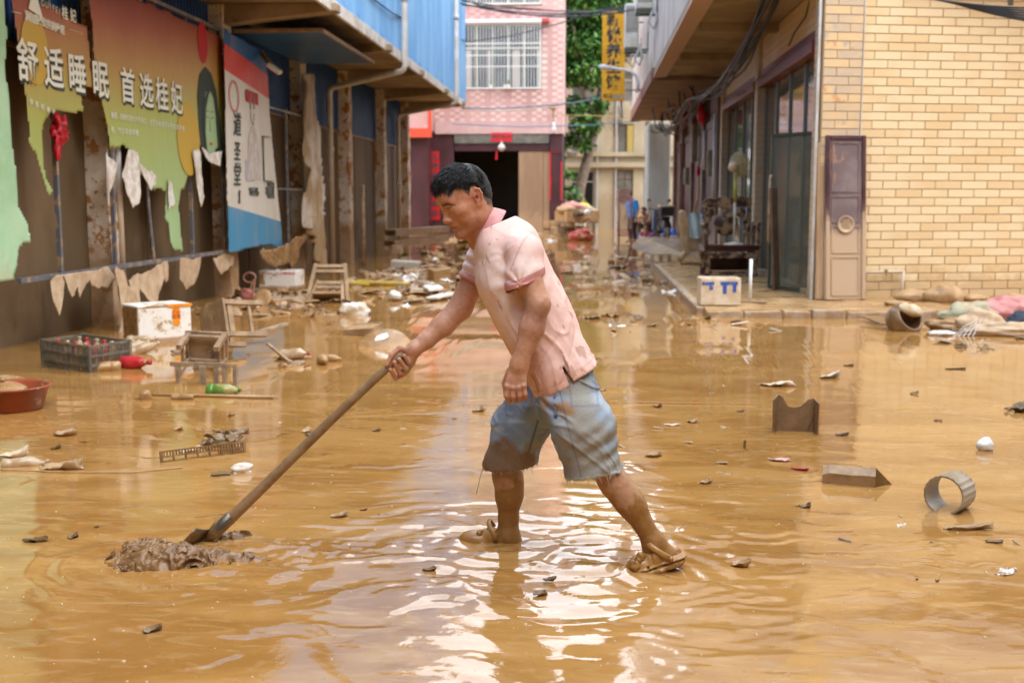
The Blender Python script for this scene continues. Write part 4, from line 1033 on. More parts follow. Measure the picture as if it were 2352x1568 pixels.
# ------------------------------------------------------------------ cables
def sag(a, b, s, n=14, wob=0.0, seed=0):
    a, b = Vector(a), Vector(b); out = []
    for i in range(n + 1):
        t = i / n; p = a.lerp(b, t); p.z -= s * 4 * t * (1 - t)
        if wob: p += Vector((float(vnoise(np.array([t * 5, seed, 0.])), ), 0, float(vnoise(np.array([t * 5, seed, 9.]))))) * wob
        out.append(p)
    return out
def cable(label, pts, r, m=m_cable, group=None, name='overhead_cable'):
    o = MB().tube(pts, r, 6).build(name, m, None, smooth=True); tag(o, label, 'cable', group); return o
g1 = 'thick black cables bundled under the right overhang'
for i in range(9):
    rr = random.Random(i); a = PX(1868 - i * 18, -40 - i * 4, XC - .35 - .03 * i); b = Vector((XC - .25 - rr.uniform(0, .5), 27.3, 4.02 - rr.uniform(0, .25))); c = Vector((XU + .5 + rr.uniform(0, .8), 40.5, 3.9))
    a.z = min(a.z, 4.27) if False else a.z
    a = Vector((XC - .3 - .05 * i, 15.2, 4.5 - .02 * i))
    cable('thick black cable in the bundle under the right overhang', sag(a, b, .45 + .12 * rr.random(), 14, .06, i) + sag(b, c, .3 + .2 * rr.random(), 10, .1, i + 20)[1:], rr.uniform(.014, .024), group=g1)
m_wire_w = mat('white_wire', (.6, .58, .52), rough=.5); m_wire_b = mat('blue_wire', (.12, .22, .34), rough=.5)
cable('pale cable looping down from the overhang edge', [PY(1570, 15, 20), PY(1578, 40, 19.8), PY(1600, 50, 19.5), PY(1640, 45, 19), PY(1640, 40, 19.2)], .012, m_wire_w)
cable('grey cable end dangling near the tiled corner', [PY(1862, -5, 16.6), PY(1850, 40, 16.8), PY(1825, 75, 17), PY(1812, 105, 17.2)], .012)
cable('white wire running along the overhang underside', [PY(1492, 120, 27), PY(1497, 165, 27), PY(1515, 172, 27.5), PY(1560, 172, 28), PY(1610, 185, 28.5)], .022, m_wire_w)
for i, (ya, yb_, sg, dep) in enumerate(((0, 30, .12, 36), (4, 18, .3, 34), (10, 45, .1, 38), (-8, 25, .5, 32), (2, 8, .6, 37))):
    a = Vector((XF + .2, dep - 6, PY(1050, ya, dep).z)); a = PY(1040, ya, min(dep, 34.5)); b = PY(1500 + 20 * i, yb_ - 10 * i, dep - 4)
    cable('thin dark cable strung across the street high up', sag(a, b, sg, 16), .017, group='cables strung across the street')
cable('single dark cable drooping across the blue cladding and barred window', [PY(820, -30, 19), PY(900, 30, 22), PY(1000, 78, 30), PY(1080, 96, 36), PY(1180, 82, 37), PY(1300, 50, 37), PY(1430, 5, 36)], .016)
cable('light blue cable strung from the blue building to the yellow sign', [PY(1060, 248, 34.5), PY(1130, 250, 35), PY(1230, 245, 36), PY(1330, 235, 36), PY(1400, 222, 36)], .02, m_wire_b)
cable('white cable under the light blue one', [PY(1060, 250, 34.5), PY(1150, 256, 35), PY(1250, 247, 36), PY(1395, 224, 36)], .014, m_wire_w)
cable('yellowish cable low across the tree gap', [PY(1290, 265, 40), PY(1350, 266, 41), PY(1440, 268, 41), PY(1470, 272, 40.5)], .016, mat('yellow_wire', (.45, .36, .1), rough=.5))
cable('dark blue cable low across the tree gap', [PY(1040, 285, 40), PY(1200, 292, 42), PY(1350, 288, 41), PY(1470, 278, 40.5)], .018, m_wire_b)
for i in range(6):
    a = PY(2000 + i * 12, -30 - 2 * i, 14.6); b = PY(2400, 20 + i * 7, 14.2)
    cable('dark cable crossing in front of the tiled wall top', sag(a, b, .06, 10), .012, group='cables over the tiled wall')
for i in range(9):
    rr = random.Random(40 + i); p = Vector((XU + .3 + rr.random() * 1.2, 38 - i * 1.3, 4.1)); q = p + Vector((rr.uniform(-.3, .5), -rr.uniform(.5, 1.5), -rr.uniform(.05, .3)))
    cable('tangled dark cable loop under the far overhang', [p, p.lerp(q, .3) + Vector((0, 0, -rr.uniform(.2, .6))), p.lerp(q, .7) + Vector((.1, 0, -rr.uniform(.1, .5))), q], .02, group='tangled cables under the far overhang')
# ------------------------------------------------------------------ yellow vertical sign, air conditioners, lamp
YS = 33.0
a, b = PY(1384, 28, YS), PY(1434, 232, YS)
sg_ = thing('vertical_sign', 'tall weathered yellow sign with black peeling characters', 'sign', ((a.x + b.x) / 2, YS, b.z))
m_sign = mat('yellow_sign', srgb(238, 178, 24), srgb(226, 160, 16), 2, rough=.45, coords='World', spots=[(7, .66, (.06, .045, .02), (1, 1, 1))])
n = 26
for k in range(n):
    z0_ = b.z + (a.z - b.z) * k / n; MB().span(a.x, b.x, YS - .05, YS + .12, z0_ + .008, z0_ + (a.z - b.z) / n).build('slat', m_sign, sg_, world=True)
MB().span(a.x + .02, b.x - .02, YS - .02, YS + .10, b.z, a.z).build('sign_core', m_steel, sg_, world=True)
for i, ch in enumerate('新悦养生馆'):
    zc = a.z + (b.z - a.z) * (.10 + .175 * i); text('lettering', ch, .42, mat('peeling_black', (.03, .025, .02), (.35, .3, .22), 14, rough=.6, mix=(.5, .66)), sg_, frame(((a.x + b.x) / 2, YS - .057, zc), (1, 0, 0), (0, 0, 1)), bold=.012)
text('lettering', '电话', .14, m_ink_d, sg_, frame((a.x + .18, YS - .057, b.z + .12), (1, 0, 0), (0, 0, 1))); MB().span(a.x + .3, b.x - .05, YS - .058, YS - .052, b.z + .06, b.z + .17).build('number_strip', mat('number_print', (.3, .25, .16), (.5, .45, .3), 20, rough=.6), sg_, world=True)
for z_ in (b.z + .3, a.z - .3): MB().bar((b.x, YS, z_), (XU + .05, YS, z_), .04).build('bracket', m_steel, sg_, world=True)
m_ac = mat('ac_case', (.62, .62, .58), (.5, .48, .42), 3, rough=.5)
for i, (x0, x1, y0, y1, Y) in enumerate(((1436, 1467, 8, 110, 30.0), (1432, 1452, 55, 120, 34.0), (1462, 1500, -20, 20, 26))):
    a = PY(x0, y0, Y); b = PY(x1, y1, Y); t = thing('air_conditioner', ['white outdoor air conditioner box on a bracket by the yellow sign', 'weathered white air conditioner behind the yellow sign', 'grey air conditioner high on the ribbed wall'][i], 'air conditioner', ((a.x + b.x) / 2, Y, b.z))
    w = XU - .02 - a.x
    MB().span(a.x, max(b.x, a.x + .3), Y - .0, Y + .75, b.z, a.z).build('case', m_ac, t, world=True, bevel=.03)
    g = MB()
    for k in range(7): xx = a.x + .05 + (b.x - a.x - .1) * k / 6; g.span(xx - .008, xx + .008, Y - .012, Y - .002, b.z + .35 * (a.z - b.z), a.z - .08)
    g.build('grille', m_dark, t, world=True)
    for b0_, b1_ in (((a.x, Y + .1, b.z - .04), (XU + .03, Y + .1, b.z - .04)), ((a.x, Y + .65, b.z - .04), (XU + .03, Y + .65, b.z - .04)), ((XU, Y + .1, b.z - .05), (XU, Y + .1, b.z + .4))): MB().bar(b0_, b1_, .05).build('bracket', mat('green_bracket', (.07, .13, .12), rough=.5), t, world=True)
    MB().tube([(b.x, Y - .05, b.z + .1), (b.x + .1, Y - .08, b.z - .25), (b.x + .02, Y - .08, b.z - .45), (b.x - .1, Y - .06, b.z - .3), (b.x, Y - .05, b.z - .05)], .03, 8).build('hose', mat('grey_hose', (.35, .35, .34), rough=.6), t, world=True, smooth=True)
sl = thing('street_lamp', 'white curved street lamp arm reaching out from the ribbed wall', 'lamp', tuple(PY(1462, 210, 32)))
MB().tube([PY(x, y, 32) for x, y in ((1463, 212), (1466, 190), (1462, 175), (1450, 166), (1430, 160), (1405, 156))], [.05, .05, .045, .045, .04, .04], 10).build('arm', mat('lamp_white', (.62, .64, .68), rough=.4), sl, world=True, smooth=True)
MB().tube([PY(x, y, 32) for x, y in ((1407, 157), (1385, 154), (1374, 153))], [.05, .07, .03], 10, flat=.6).build('lamp_head', MATS['lamp_white'], sl, world=True, smooth=True)
small('white_post', 'white pipe on the wall below the yellow sign', 'pipe', MB().tube([PY(1426, 232, 33.2), PY(1427, 272, 33.2)], .05, 8), m_white_pipe, smooth=True)

# ================================================================== unseen blocks added around the camera to screen off sky light
m_pl2 = mat('plain_render', (.46, .41, .34), (.36, .31, .25), .6, rough=.85, coords='World', mud=(1.4, .4, .8, (.34, .22, .11)))
def plain_block(label, x0, x1, y0, y1, h, face):
    t = thing('added_block', label, 'building', ((x0 + x1) / 2, (y0 + y1) / 2, 0))
    MB().span(x0, x1, y0, y1, -.2, h).build('wall', m_pl2, t, world=True); MB().span(x0 - .2, x1 + .2, y0 - .2, y1 + .2, h + .002, h + .3).build('roof', m_conc, t, world=True)
    n = int(((y1 - y0) if face == 'x' else (x1 - x0)) / 3.2)
    for k in range(n):
        for z in range(int(h / 3.4)):
            if face == 'x': y = y0 + 1.6 + 3.2 * k; MB().span(x0 - .04, x0 + .02, y - .8, y + .8, 1.0 + 3.4 * z, 2.6 + 3.4 * z).build('window', m_glass_d, t, world=True)
            else: x = x0 + 1.6 + 3.2 * k; MB().span(x - .8, x + .8, y1 - .02, y1 + .04, 1.0 + 3.4 * z, 2.6 + 3.4 * z).build('window', m_glass_d, t, world=True)
plain_block('unseen plain block added right of the camera to cut sky light', 6.2, 16, -16, 8.5, 12.5, 'x')
plain_block('unseen plain block added behind the camera to cut sky light', -11, 5.5, -24, -9, 12.5, 'y')
# ================================================================== FURNITURE AND DEBRIS
m_wood_m = mat('muddy_wood', (.24, .155, .085), (.36, .24, .135), 7, rough=.6, bump=.002, bscale=60, spots=[(6, .60, (.13, .10, .08))])
m_wood_g = mat('grey_wet_wood', (.20, .155, .115), (.34, .25, .16), 6, rough=.5, bump=.002, bscale=70, stretch=(1, 1, 1), spots=[(5, .57, (.42, .29, .16))])
m_mudcoat = mat('mud_coating', (.36, .215, .095), (.46, .30, .15), 8, rough=.35, rough2=.6, bump=.003, bscale=40)
m_mudwet = mat('glossy_mud_coating', (.27, .15, .06), (.38, .225, .10), 7, rough=.15, rough2=.4, bump=.002, bscale=50)
m_foam = mat('white_foam', (.76, .74, .69), (.62, .52, .39), 4, rough=.7, bump=.002, bscale=120, mix=(.48, .7), spots=[(4, .55, (.36, .22, .10)), (15, .62, (.46, .32, .18))], mud=(.05, .03, .9, (.34, .2, .09)))
m_card = mat('soaked_cardboard', (.17, .10, .045), (.24, .145, .07), 8, rough=.55, bump=.006, bscale=45)
m_gloss_br = mat('wet_brown_plastic', (.16, .085, .035), (.26, .15, .07), 6, rough=.2, bump=.001)
def gz(x, y): return G(x, y, 0)
def T(name, label, cat, x, y, rotz=0.0, z=0.0, group=None, rot=None):
    p = G(x, y, z); return thing(name, label, cat, (p.x, p.y, z), rotz, group, rot)
def pxm(y, z=0): return G(1176, y, z).y / FPX         # metres per photo pixel on the ground at that row
# ---- plastic crate lattice
def crate(t, L, W, Hh, m, nx=9, nz=3, holes=True):
    for s in (-1, 1):
        for z in np.linspace(.012, Hh - .012, nz + 1): MB().box((0, s * W / 2, z), (L, .014, .022)).build('side_rail', m, t)
        for z in np.linspace(.012, Hh - .012, nz + 1): MB().box((s * L / 2, 0, z), (.014, W + .014, .022)).build('end_rail', m, t)
        ms = MB()
        for i in range(nx * 3 + 1): ms.box((-L / 2 + L * i / (nx * 3), s * (W / 2 - .002), Hh / 2), (.007 if i % 3 else .014, .009, Hh - .03))
        tag(ms.build('side_lattice', m, t), kind='stuff')
        ms = MB(); ny = max(3, int(nx * W / L))
        for i in range(ny * 3 + 1): ms.box((s * (L / 2 - .002), -W / 2 + W * i / (ny * 3), Hh / 2), (.009, .007 if i % 3 else .014, Hh - .03))
        tag(ms.build('end_lattice', m, t), kind='stuff')
    MB().box((0, 0, .006), (L - .02, W - .02, .01)).build('base', m, t)
    for sx in (-1, 1):
        for sy in (-1, 1): MB().box((sx * L / 2, sy * W / 2, Hh / 2), (.03, .03, Hh + .006)).build('corner_post', m, t, bevel=.004)
m_crate = mat('grey_green_crate', (.09, .095, .08), (.20, .16, .10), 9, rough=.45)
def bottle(name, label, loc, axis, L, r, m, capm=None, parent=None, dent=0, z=None, group=None):
    t = thing(name, label, 'bottle', loc, group=group)
    d = Vector(axis).normalized(); q = d.to_track_quat('Z', 'Y').to_matrix().to_4x4()
    pr = [(.0001, -.5), (.8, -.5), (1, -.46), (1, -.3), (.93, -.27), (1, -.24), (1, .1), (.9, .2), (.55, .34), (.33, .4), (.33, .47)]
    mb = MB().lathe([(a * r, b * L) for a, b in pr], 16, q)
    if dent: 
        for v in mb.v: v += Vector((1, 1, 1)) * r * .25 * float(vnoise(np.array([v.x * 14, v.y * 14, v.z * 14]) + loc[0], dent))
    mb.build('bottle_body', m, t, smooth=True)
    MB().lathe([(.36 * r, .44 * L), (.38 * r, .46 * L), (.38 * r, .52 * L), (.0001, .525 * L)], 12, q).build('cap', capm or m, t, smooth=True)
    return t
t = T('plastic_crate', 'dark grey plastic lattice crate full of bottles in the mud', 'crate', 200, 842, R(8), .0)
crate(t, .62, .42, .27, m_crate); t.location.z = -.03; t.rotation_euler = (R(1), R(1.5), R(-28))
m_red = mat('red_bottle_wrap', srgb(190, 48, 56), srgb(160, 36, 44), 8, rough=.3, spots=[(9, .58, (.45, .32, .18))]); m_amber = mat('amber_mud_bottle', (.32, .17, .05), (.42, .27, .13), 8, rough=.25); m_clear = mat('muddy_clear_bottle', (.36, .23, .12), (.48, .37, .25), 7, rough=.2)
for i in range(10):
    a, b = divmod(i, 5); q = t.matrix_basis @ Vector((-.23 + .115 * b, -.1 + .2 * a, .13)); bottle('bottle', ['pinkish bottle standing inside the dark crate', 'muddy bottle standing inside the dark crate'][i % 2], tuple(q), (random.uniform(-.1, .1), random.uniform(-.1, .1), 1), .26, .045, [m_red, m_clear][i % 2], group='bottles in the crate')
def gb_(x, y, dz=0): p = G(x, y); return (p.x, p.y, dz)
bottle('bottle', 'red wrapped bottle lying on the mud before the crate', gb_(300, 845, .045), (1, -.25, .08), .40, .062, m_red)
bottle('bottle', 'amber mud-filled bottle lying beside the red one', gb_(232, 851, .03), (-.9, -.3, 0), .32, .05, m_amber, dent=4)
for i, (x, y, ax, l, lab) in enumerate(((325, 792, (1, .3, .1), .3, 'clear crushed bottle behind the crate corner'), (312, 806, (.6, .8, .2), .28, 'mud-smeared bottle standing askew behind the crate'), (330, 812, (.8, .5, .3), .3, 'tilted muddy bottle beside the crate corner'), (298, 800, (.9, -.4, .2), .26, 'dull bottle wedged against the crate'))):
    bottle('bottle', lab, gb_(x, y, .05), ax, l, .05, m_clear, dent=i + 2)
bottle('bottle', 'green plastic bottle floating near the tin cans', gb_(514, 905, .03), (1, .1, .05), .25, .055, mat('green_bottle', (.09, .2, .03), (.3, .26, .09), 7, rough=.2, mix=(.45, .6)), dent=3)
bottle('bottle', 'clear plastic bottle with red cap label by the fallen stools', gb_(676, 826, .05), (1, -.1, .1), .28, .05, m_clear, m_red, dent=5)
bottle('bottle', 'brown mud-coated bottle pair end near the sunken disc', gb_(742, 836, .035), (.4, -1, .1), .22, .045, m_mudcoat)
bottle('bottle', 'small muddy bottle with cap lying toward the disc', gb_(760, 830, .03), (1, -.2, 0), .2, .035, m_mudcoat)
bottle('bottle', 'dark purple-labelled bottle stuck by the pillar foot', gb_(548, 685, .08), (.3, -.8, .4), .34, .06, m_gloss_br, m_foam)
bottle('bottle', 'flattened clear bottle in the mud by the torn paper', gb_(58, 1068, .012), (1, .35, .02), .24, .036, m_clear, dent=6)
bottle('bottle', 'mud-coloured bottle lying far out in the street', gb_(1352, 667, .03), (1, .2, .0), .4, .07, m_mudcoat)
# ---- foam boxes
def foam_box(t, L, W, Hh, m, th=.03, lid=False, taper=.06):
    for s in (-1, 1):
        MB().box((0, s * (W / 2 - th / 2), Hh / 2), (L, th, Hh)).build('side_wall', m, t, bevel=.008)
        MB().box((s * (L / 2 - th / 2), 0, Hh / 2), (th, W - 2 * th - .002, Hh - .004)).build('end_wall', m, t, bevel=.008)
    MB().box((0, 0, th / 2 + .001), (L - 2 * th - .002, W - 2 * th - .002, th)).build('base', m, t)
    if lid: MB().box((0, 0, Hh + .014), (L + .01, W + .01, .026)).build('lid', m, t, bevel=.01)
t = T('foam_box', 'large white foam box with orange tape, caked brown at one end', 'box', 362, 782, R(44)); t.location.z = -.02
foam_box(t, .56, .42, .38, m_foam, lid=True)
for c_ in t.children:
    if c_.name.startswith('end_wall') and sum(v.co.x for v in c_.data.vertices) < 0: c_.data.materials[0] = m_mudwet; c_['label'] = 'end caked brown with mud'; c_.location.x = -.004
m_or = mat('orange_tape', srgb(232, 150, 30), srgb(210, 120, 20), 9, rough=.4)
MB().box((.12, -.2125, .29), (.075, .004, .2)).build('tape', m_or, t); MB().box((.16, -.218, .393), (.26, .003, .03)).build('tape', m_or, t)
text('lettering', '小心\n轻放', .05, m_ink_r, t, Matrix.Translation(t.location) @ frame((.12, -.2155, .30), (1, 0, 0), (0, 0, 1)))
t = T('foam_box', 'white foam box with red print along its rim, open and empty', 'box', 648, 662, R(-4)); foam_box(t, .62, .44, .30, m_foam)
MB().box((.02, -.222, .262), (.56, .004, .035)).build('red_print', mat('red_rim_print', srgb(196, 40, 50), (.7, .66, .6), 30, rough=.6, mix=(.45, .55)), t)
t = T('foam_box', 'mud-smeared foam box with blue print on the pavement', 'box', 1650, 698, R(0), .125); t.rotation_euler = (0, 0, R(2))
m_foam_d = mat('mud_smeared_foam', (.70, .60, .45), (.56, .43, .28), 5, rough=.7, bump=.002, bscale=90, spots=[(7, .62, (.42, .28, .14))])
foam_box(t, .50, .36, .34, m_foam_d, lid=False)
m_bl = mat('blue_box_print', srgb(46, 78, 160), srgb(60, 90, 166), 8, rough=.6, spots=[(9, .56, (.62, .5, .36))])
for (x, z, w, h) in ((-.16, .275, .15, .04), (.10, .275, .22, .045), (-.12, .225, .05, .06), (.05, .20, .05, .11), (.17, .215, .045, .1)): MB().box((x, -.1825, z), (w, .003, h)).build('blue_print', m_bl, t)
# ---- stools, chair
def stool(t, L, W, Hh, m, leg=.045, slats=True):
    MB().box((0, 0, Hh - .012), (L, W, .024)).build('seat', m, t, bevel=.004)
    for sx in (-1, 1):
        for sy in (-1, 1): MB().box((sx * (L / 2 - .03), sy * (W / 2 - .03), Hh / 2 - .014), (leg, leg, Hh - .03)).build('leg', m, t, bevel=.003)
    for s in (-1, 1):
        MB().box((0, s * (W / 2 - .03), Hh * .82), (L - .11, .02, .05)).build('apron', m, t); MB().box((s * (L / 2 - .03), 0, Hh * .82), (.02, W - .11, .05)).build('apron', m, t)
        MB().box((s * (L / 2 - .03), 0, Hh * .35), (.022, W - .11, .03)).build('stretcher', m, t)
def place(t, x, y, z, rx, ry, rz): p = G(x, y); t.location = (p.x, p.y, z); t.rotation_euler = (R(rx), R(ry), R(rz))
t = thing('wooden_stool', 'grey wooden stool tipped on its side in the mud', 'stool'); stool(t, .36, .27, .40, m_wood_m); place(t, 455, 864, .13, -80, 3, 8)
t = thing('wooden_stool', 'brown wooden stool lying upside down against the other stool', 'stool'); stool(t, .42, .36, .44, m_wood_m); place(t, 585, 812, .28, 96, 160, -38)
t = thing('stool_frame', 'slatted wooden stool frame half sunk, legs upright', 'stool'); place(t, 470, 882, 0, 0, 0, -6)
MB().box((0, 0, .155), (.56, .03, .035)).build('top_rail', m_wood_g, t)
for x in (-.22, .0, .1, .17, .26): MB().box((x, .0 if x else -.03, .05), (.032 if x else .05, .03, .2)).build('upright', m_wood_g, t, bevel=.003)
t = thing('wooden_chair', 'broken wooden chair frame leaning back, caked with mud', 'chair'); place(t, 752, 694, -.04, -28, 0, 4)
for s in (-1, 1): MB().bar((s * .30, 0, 0), (s * .21, .04, .66), .05, .035).build('back_post', m_wood_m, t); MB().bar((s * .24, -.16, -.06), (s * .17, .1, .42), .04, .035).build('leg', m_wood_m, t)
for z, w in ((.62, .46), (.54, .44), (.36, .36), (.29, .38)): MB().box((0, .03, z), (w, .022, .045)).build('back_rail', m_wood_m, t)
MB().box((0, -.02, .12), (.4, .3, .03)).build('seat', m_wood_m, t)
def plank(label, x0, y0, x1, y1, w=.05, h=.03, z0=.02, z1=.02, m=m_wood_m, name='wooden_plank'):
    a, b = G(x0, y0), G(x1, y1); a.z, b.z = z0, z1; o = MB().bar(a - a, b - a, w, h).build(name, m, None, bevel=.003); o.location = a; return tag(o, label, 'plank')
plank('thin batten leaning out from the fallen stools', 615, 818, 668, 838, .03, .02, .12, .02)
plank('long grey batten behind the fallen stools', 570, 792, 660, 778, .05, .03, .10, .16, m_wood_g)
plank('flat plank floating on the mud by the stools', 395, 812, 480, 806, .1, .02)
o = MB().tube([G(350, 909) + Vector((0, 0, .012)), G(500, 913) + Vector((0, 0, .014)), G(628, 916) + Vector((0, 0, .014))], [.009, .012, .013], 8).build('bamboo_pole', m_mudcoat, None, smooth=True); tag(o, 'long thin bamboo pole lying flat across the mud', 'pole')
def can(label, x, y, L, r, rz, m=m_mudwet, open_=False):
    p = G(x, y); t = thing('tin_can', label, 'can', (p.x, p.y, r * .6)); q = (Matrix.Rotation(rz, 4, 'Z') @ Matrix.Rotation(math.pi / 2, 4, 'Y'))
    MB().lathe([(r * .92, -L / 2), (r, -L / 2 + .006), (r, -L * .2), (r * .96, -L * .18), (r, -L * .15), (r, L / 2 - .006), (r * .93, L / 2)], 18, q).build('can_body', m, t, smooth=True)
    e = MB(); 
    for k in range(5): e.box(q @ Vector((0, 0, -L / 2 - .002)), (.004, r * 1.5, .006), (k * math.pi / 5, 0, rz))
    e.build('end_ribs', m, t); return t
can('muddy tin can lying on its side with ribbed end', 334, 916, .11, .04, R(115)); can('long rusty can with wrapped label in the mud', 420, 917, .155, .026, R(8))
can('stubby muddy can among the litter by the pillars', 645, 708, .16, .06, R(20)); can('second stubby can, tipped, by the lamp shade', 630, 700, .15, .055, R(80))
# ---- basin with pan
t = T('wash_basin', 'red-brown plastic wash basin with a muddy pan inside', 'basin', 25, 938)
MB().lathe([(.20, 0), (.215, .01), (.255, .15), (.275, .155), (.28, .165), (.265, .17), (.245, .155), (.205, .02), (.0001, .018)], 32, cap=False).build('basin', mat('red_basin', srgb(150, 74, 50), srgb(128, 70, 44), 5, rough=.3, spots=[(5, .57, (.4, .26, .13))]), t, smooth=True)
t2 = T('frying_pan', 'muddy round pan lid resting inside the red basin', 'pan', 8, 925); t2.location.z = .12; t2.rotation_euler = (R(14), R(8), 0)
MB().lathe([(.17, .0), (.18, .01), (.165, .018), (.12, .03), (.05, .04), (.0001, .042)], 28, cap=False).build('pan_body', m_mudwet, t2, smooth=True); MB().lathe([(.02, .04), (.025, .06), (.0001, .07)], 12).build('knob', m_mudwet, t2, smooth=True)
# ---- broken crate strip with leaves
t = thing('broken_crate', 'brown broken side of a plastic crate with round holes', 'crate'); a, b = G(372, 1062), G(562, 1038); t.location = a; t.rotation_euler = (R(-14), 0, math.atan2((b - a).y, (b - a).x))
Lc = (b - a).length; hc_ = .06
for z in (.004, .03, hc_): MB().box((Lc / 2, 0, z), (Lc, .014, .008)).build('rail', m_gloss_br, t)
for i in range(8): MB().box((Lc * i / 7, 0, hc_ / 2), (.014 if i in (0, 7) else .008, .02, hc_ + .004)).build('rib', m_gloss_br, t)
ms = MB()
for i in range(29):
    if i % 4: ms.box((Lc * i / 28, 0, .045), (.007, .008, .028))
tag(ms.build('hole_grid', m_gloss_br, t), kind='stuff')
ms = MB()
for i in range(16): ms.box((Lc * (.68 + .3 * i / 16), 0, .016), (.004, .008, .022))
tag(ms.build('slot_grid', m_gloss_br, t), kind='stuff')
# ---- curled muddy leaves, paper and bags
def scrap(label, x, y, L, W, rz, m, curl=.5, z=.004, seed=0, name='muddy_scrap', cat='scrap', group=None, amp=.3, tilt=(0, 0), lift=None):
    n, k = 14, 9; V = []; F = []
    for i in range(n + 1):
        for j in range(k + 1):
            u, v = i / n * 2 - 1, j / k * 2 - 1
            e = 1 + .22 * float(vnoise(np.array([u * 2.2 + seed * 7.7, v * 1.1, seed]), 3)); tap = math.sqrt(max(.08, 1 - abs(u) ** 3.2))
            X, Yy = u * L / 2 * e, v * W / 2 * tap * e
            Z = curl * W * .5 * (v * v) * (.6 + .6 * u) + amp * W * float(fbm(np.array([u * 1.6 + seed, v * 1.6, seed * 3.3]), 3, seed)) + .12 * W * curl * u * u
            V.append((X, Yy, Z))
    zmin = sorted(q[2] for q in V)[len(V) // 5]
    V = [(q[0], q[1], q[2] - zmin) for q in V]
    F = [(i * (k + 1) + j, i * (k + 1) + j + 1, (i + 1) * (k + 1) + j + 1, (i + 1) * (k + 1) + j) for i in range(n) for j in range(k)]
    o = MB().add(V, F).build(name, m, None, smooth=True, solid=.003); p = G(x, y)
    o.location = (p.x, p.y, z if lift is None else lift); o.rotation_euler = (tilt[0], tilt[1], rz); return tag(o, label, cat, group)
m_leafm = mat('mud_soaked_leaf', (.13, .075, .03), (.22, .135, .06), 9, rough=.25, bump=.002, bscale=60)
m_paper = mat('muddy_paper', (.34, .21, .10), (.44, .30, .17), 6, rough=.4, bump=.002, bscale=50)
m_bag = mat('muddy_clear_bag', (.55, .42, .27), (.66, .56, .44), 6, rough=.12, bump=.004, bscale=30)
m_white_s = mat('white_plastic_scrap', (.75, .74, .71), (.5, .38, .24), 6, rough=.4, mix=(.5, .65), bump=.003, bscale=40)
m_redscrap = mat('red_plastic_scrap', srgb(170, 40, 36), (.4, .25, .12), 7, rough=.3, mix=(.5, .62)); m_pinks = mat('pink_plastic_scrap', (.62, .36, .32), (.7, .55, .48), 6, rough=.35)
scrap('large curled brown sheet lying in the mud', 146, 1075, .24, .12, R(-12), m_paper, .7, seed=1, amp=.25); scrap('small dark crumpled leaf near the brown sheet', 129, 1030, .055, .05, R(20), m_leafm, .8, seed=2)
for i, (x, y, L, rz) in enumerate(((490, 1018, .12, 20), (520, 1012, .14, -10), (548, 1016, .12, 30), (475, 1030, .09, -30), (512, 1024, .12, 5), (535, 1030, .1, 50))):
    scrap('dark soaked leaf heaped on the broken crate side', x, y, L, .07, R(rz), m_leafm, .8, seed=10 + i, lift=.03 + .012 * (i % 3), group='leaves on the broken crate', tilt=(R(10 * (i - 2)), R(8)), name='soaked_leaf', cat='leaf')
scrap('pale plastic film ballooning from the mud', 437, 1033 + 5, .11, .06, R(10), m_bag, .9, seed=21, name='plastic_film', cat='film'); scrap('filmy bag corner by the left mud edge', 30, 1050, .16, .09, R(25), m_bag, 1.0, seed=22, name='plastic_film', cat='film')
scrap('curled leaf fragment by the pale stones', 168, 1236, .045, .035, R(40), m_leafm, .9, seed=23); scrap('dark leaf flake beyond the shovel heap', 80, 1243, .1, .05, R(0), m_leafm, .6, seed=24); scrap('tiny leaf flake near the shovel ripples', 222, 1211, .02, .018, R(10), m_leafm, .6, seed=25)
scrap('cream film half sunk under the pink shirted man', 1545, 972 + 5, .1, .03, R(5), m_bag, .3, seed=26, name='plastic_film', cat='film')
scrap('rumpled pale wrapper floating in open mud', 1782, 886, .26, .1, R(-8), m_bag, .6, seed=27, name='wrapper', cat='wrapper'); scrap('silver wrapper with blue edge floating alone', 1905, 868, .16, .09, R(15), mat('silver_wrap', (.6, .54, .42), (.24, .18, .1), 6, rough=.15, spots=[(6, .64, (.05, .25, .28))]), .8, seed=28, name='wrapper', cat='wrapper')
scrap('thin dark twig scrap near the tiled wall side', 2195, 848, .16, .04, R(0), m_leafm, .5, seed=29); scrap('big dark leaf curling at the far right edge', 2345, 945, .22, .12, R(15), m_leafm, 1.2, seed=30)
scrap('red plastic scrap by the soaked carton', 1838, 1079, .09, .03, R(-20), m_redscrap, .8, seed=31); scrap('pinkish torn wrapper left of the soaked carton', 1790, 1058, .12, .05, R(-12), m_pinks, .4, seed=32, name='wrapper', cat='wrapper')
scrap('rolled muddy sheet in front of the ribbed pipe', 2222, 1217, .2, .045, R(4), m_paper, .8, seed=33); scrap('dark crumb of leaf beside the rolled sheet', 2282, 1246, .06, .03, R(-25), m_leafm, .6, seed=34)
scrap('small curled leaf beyond the soaked carton', 1933, 1000, .08, .035, R(-20), m_leafm, .9, seed=35); scrap('flat mud flake right of the cardboard stub', 2155, 966, .05, .025, R(0), m_leafm, .4, seed=36)
scrap('crinkled brown flake by the trailing heel', 1240, 1366, .05, .03, R(20), m_leafm, .9, seed=37); scrap('curled brown flake between the feet ripples', 1262, 1334, .045, .025, R(-10), m_leafm, .9, seed=38); scrap('dark chip floating by the standing leg', 985, 1310, .05, .028, R(5), m_leafm, .7, seed=39)
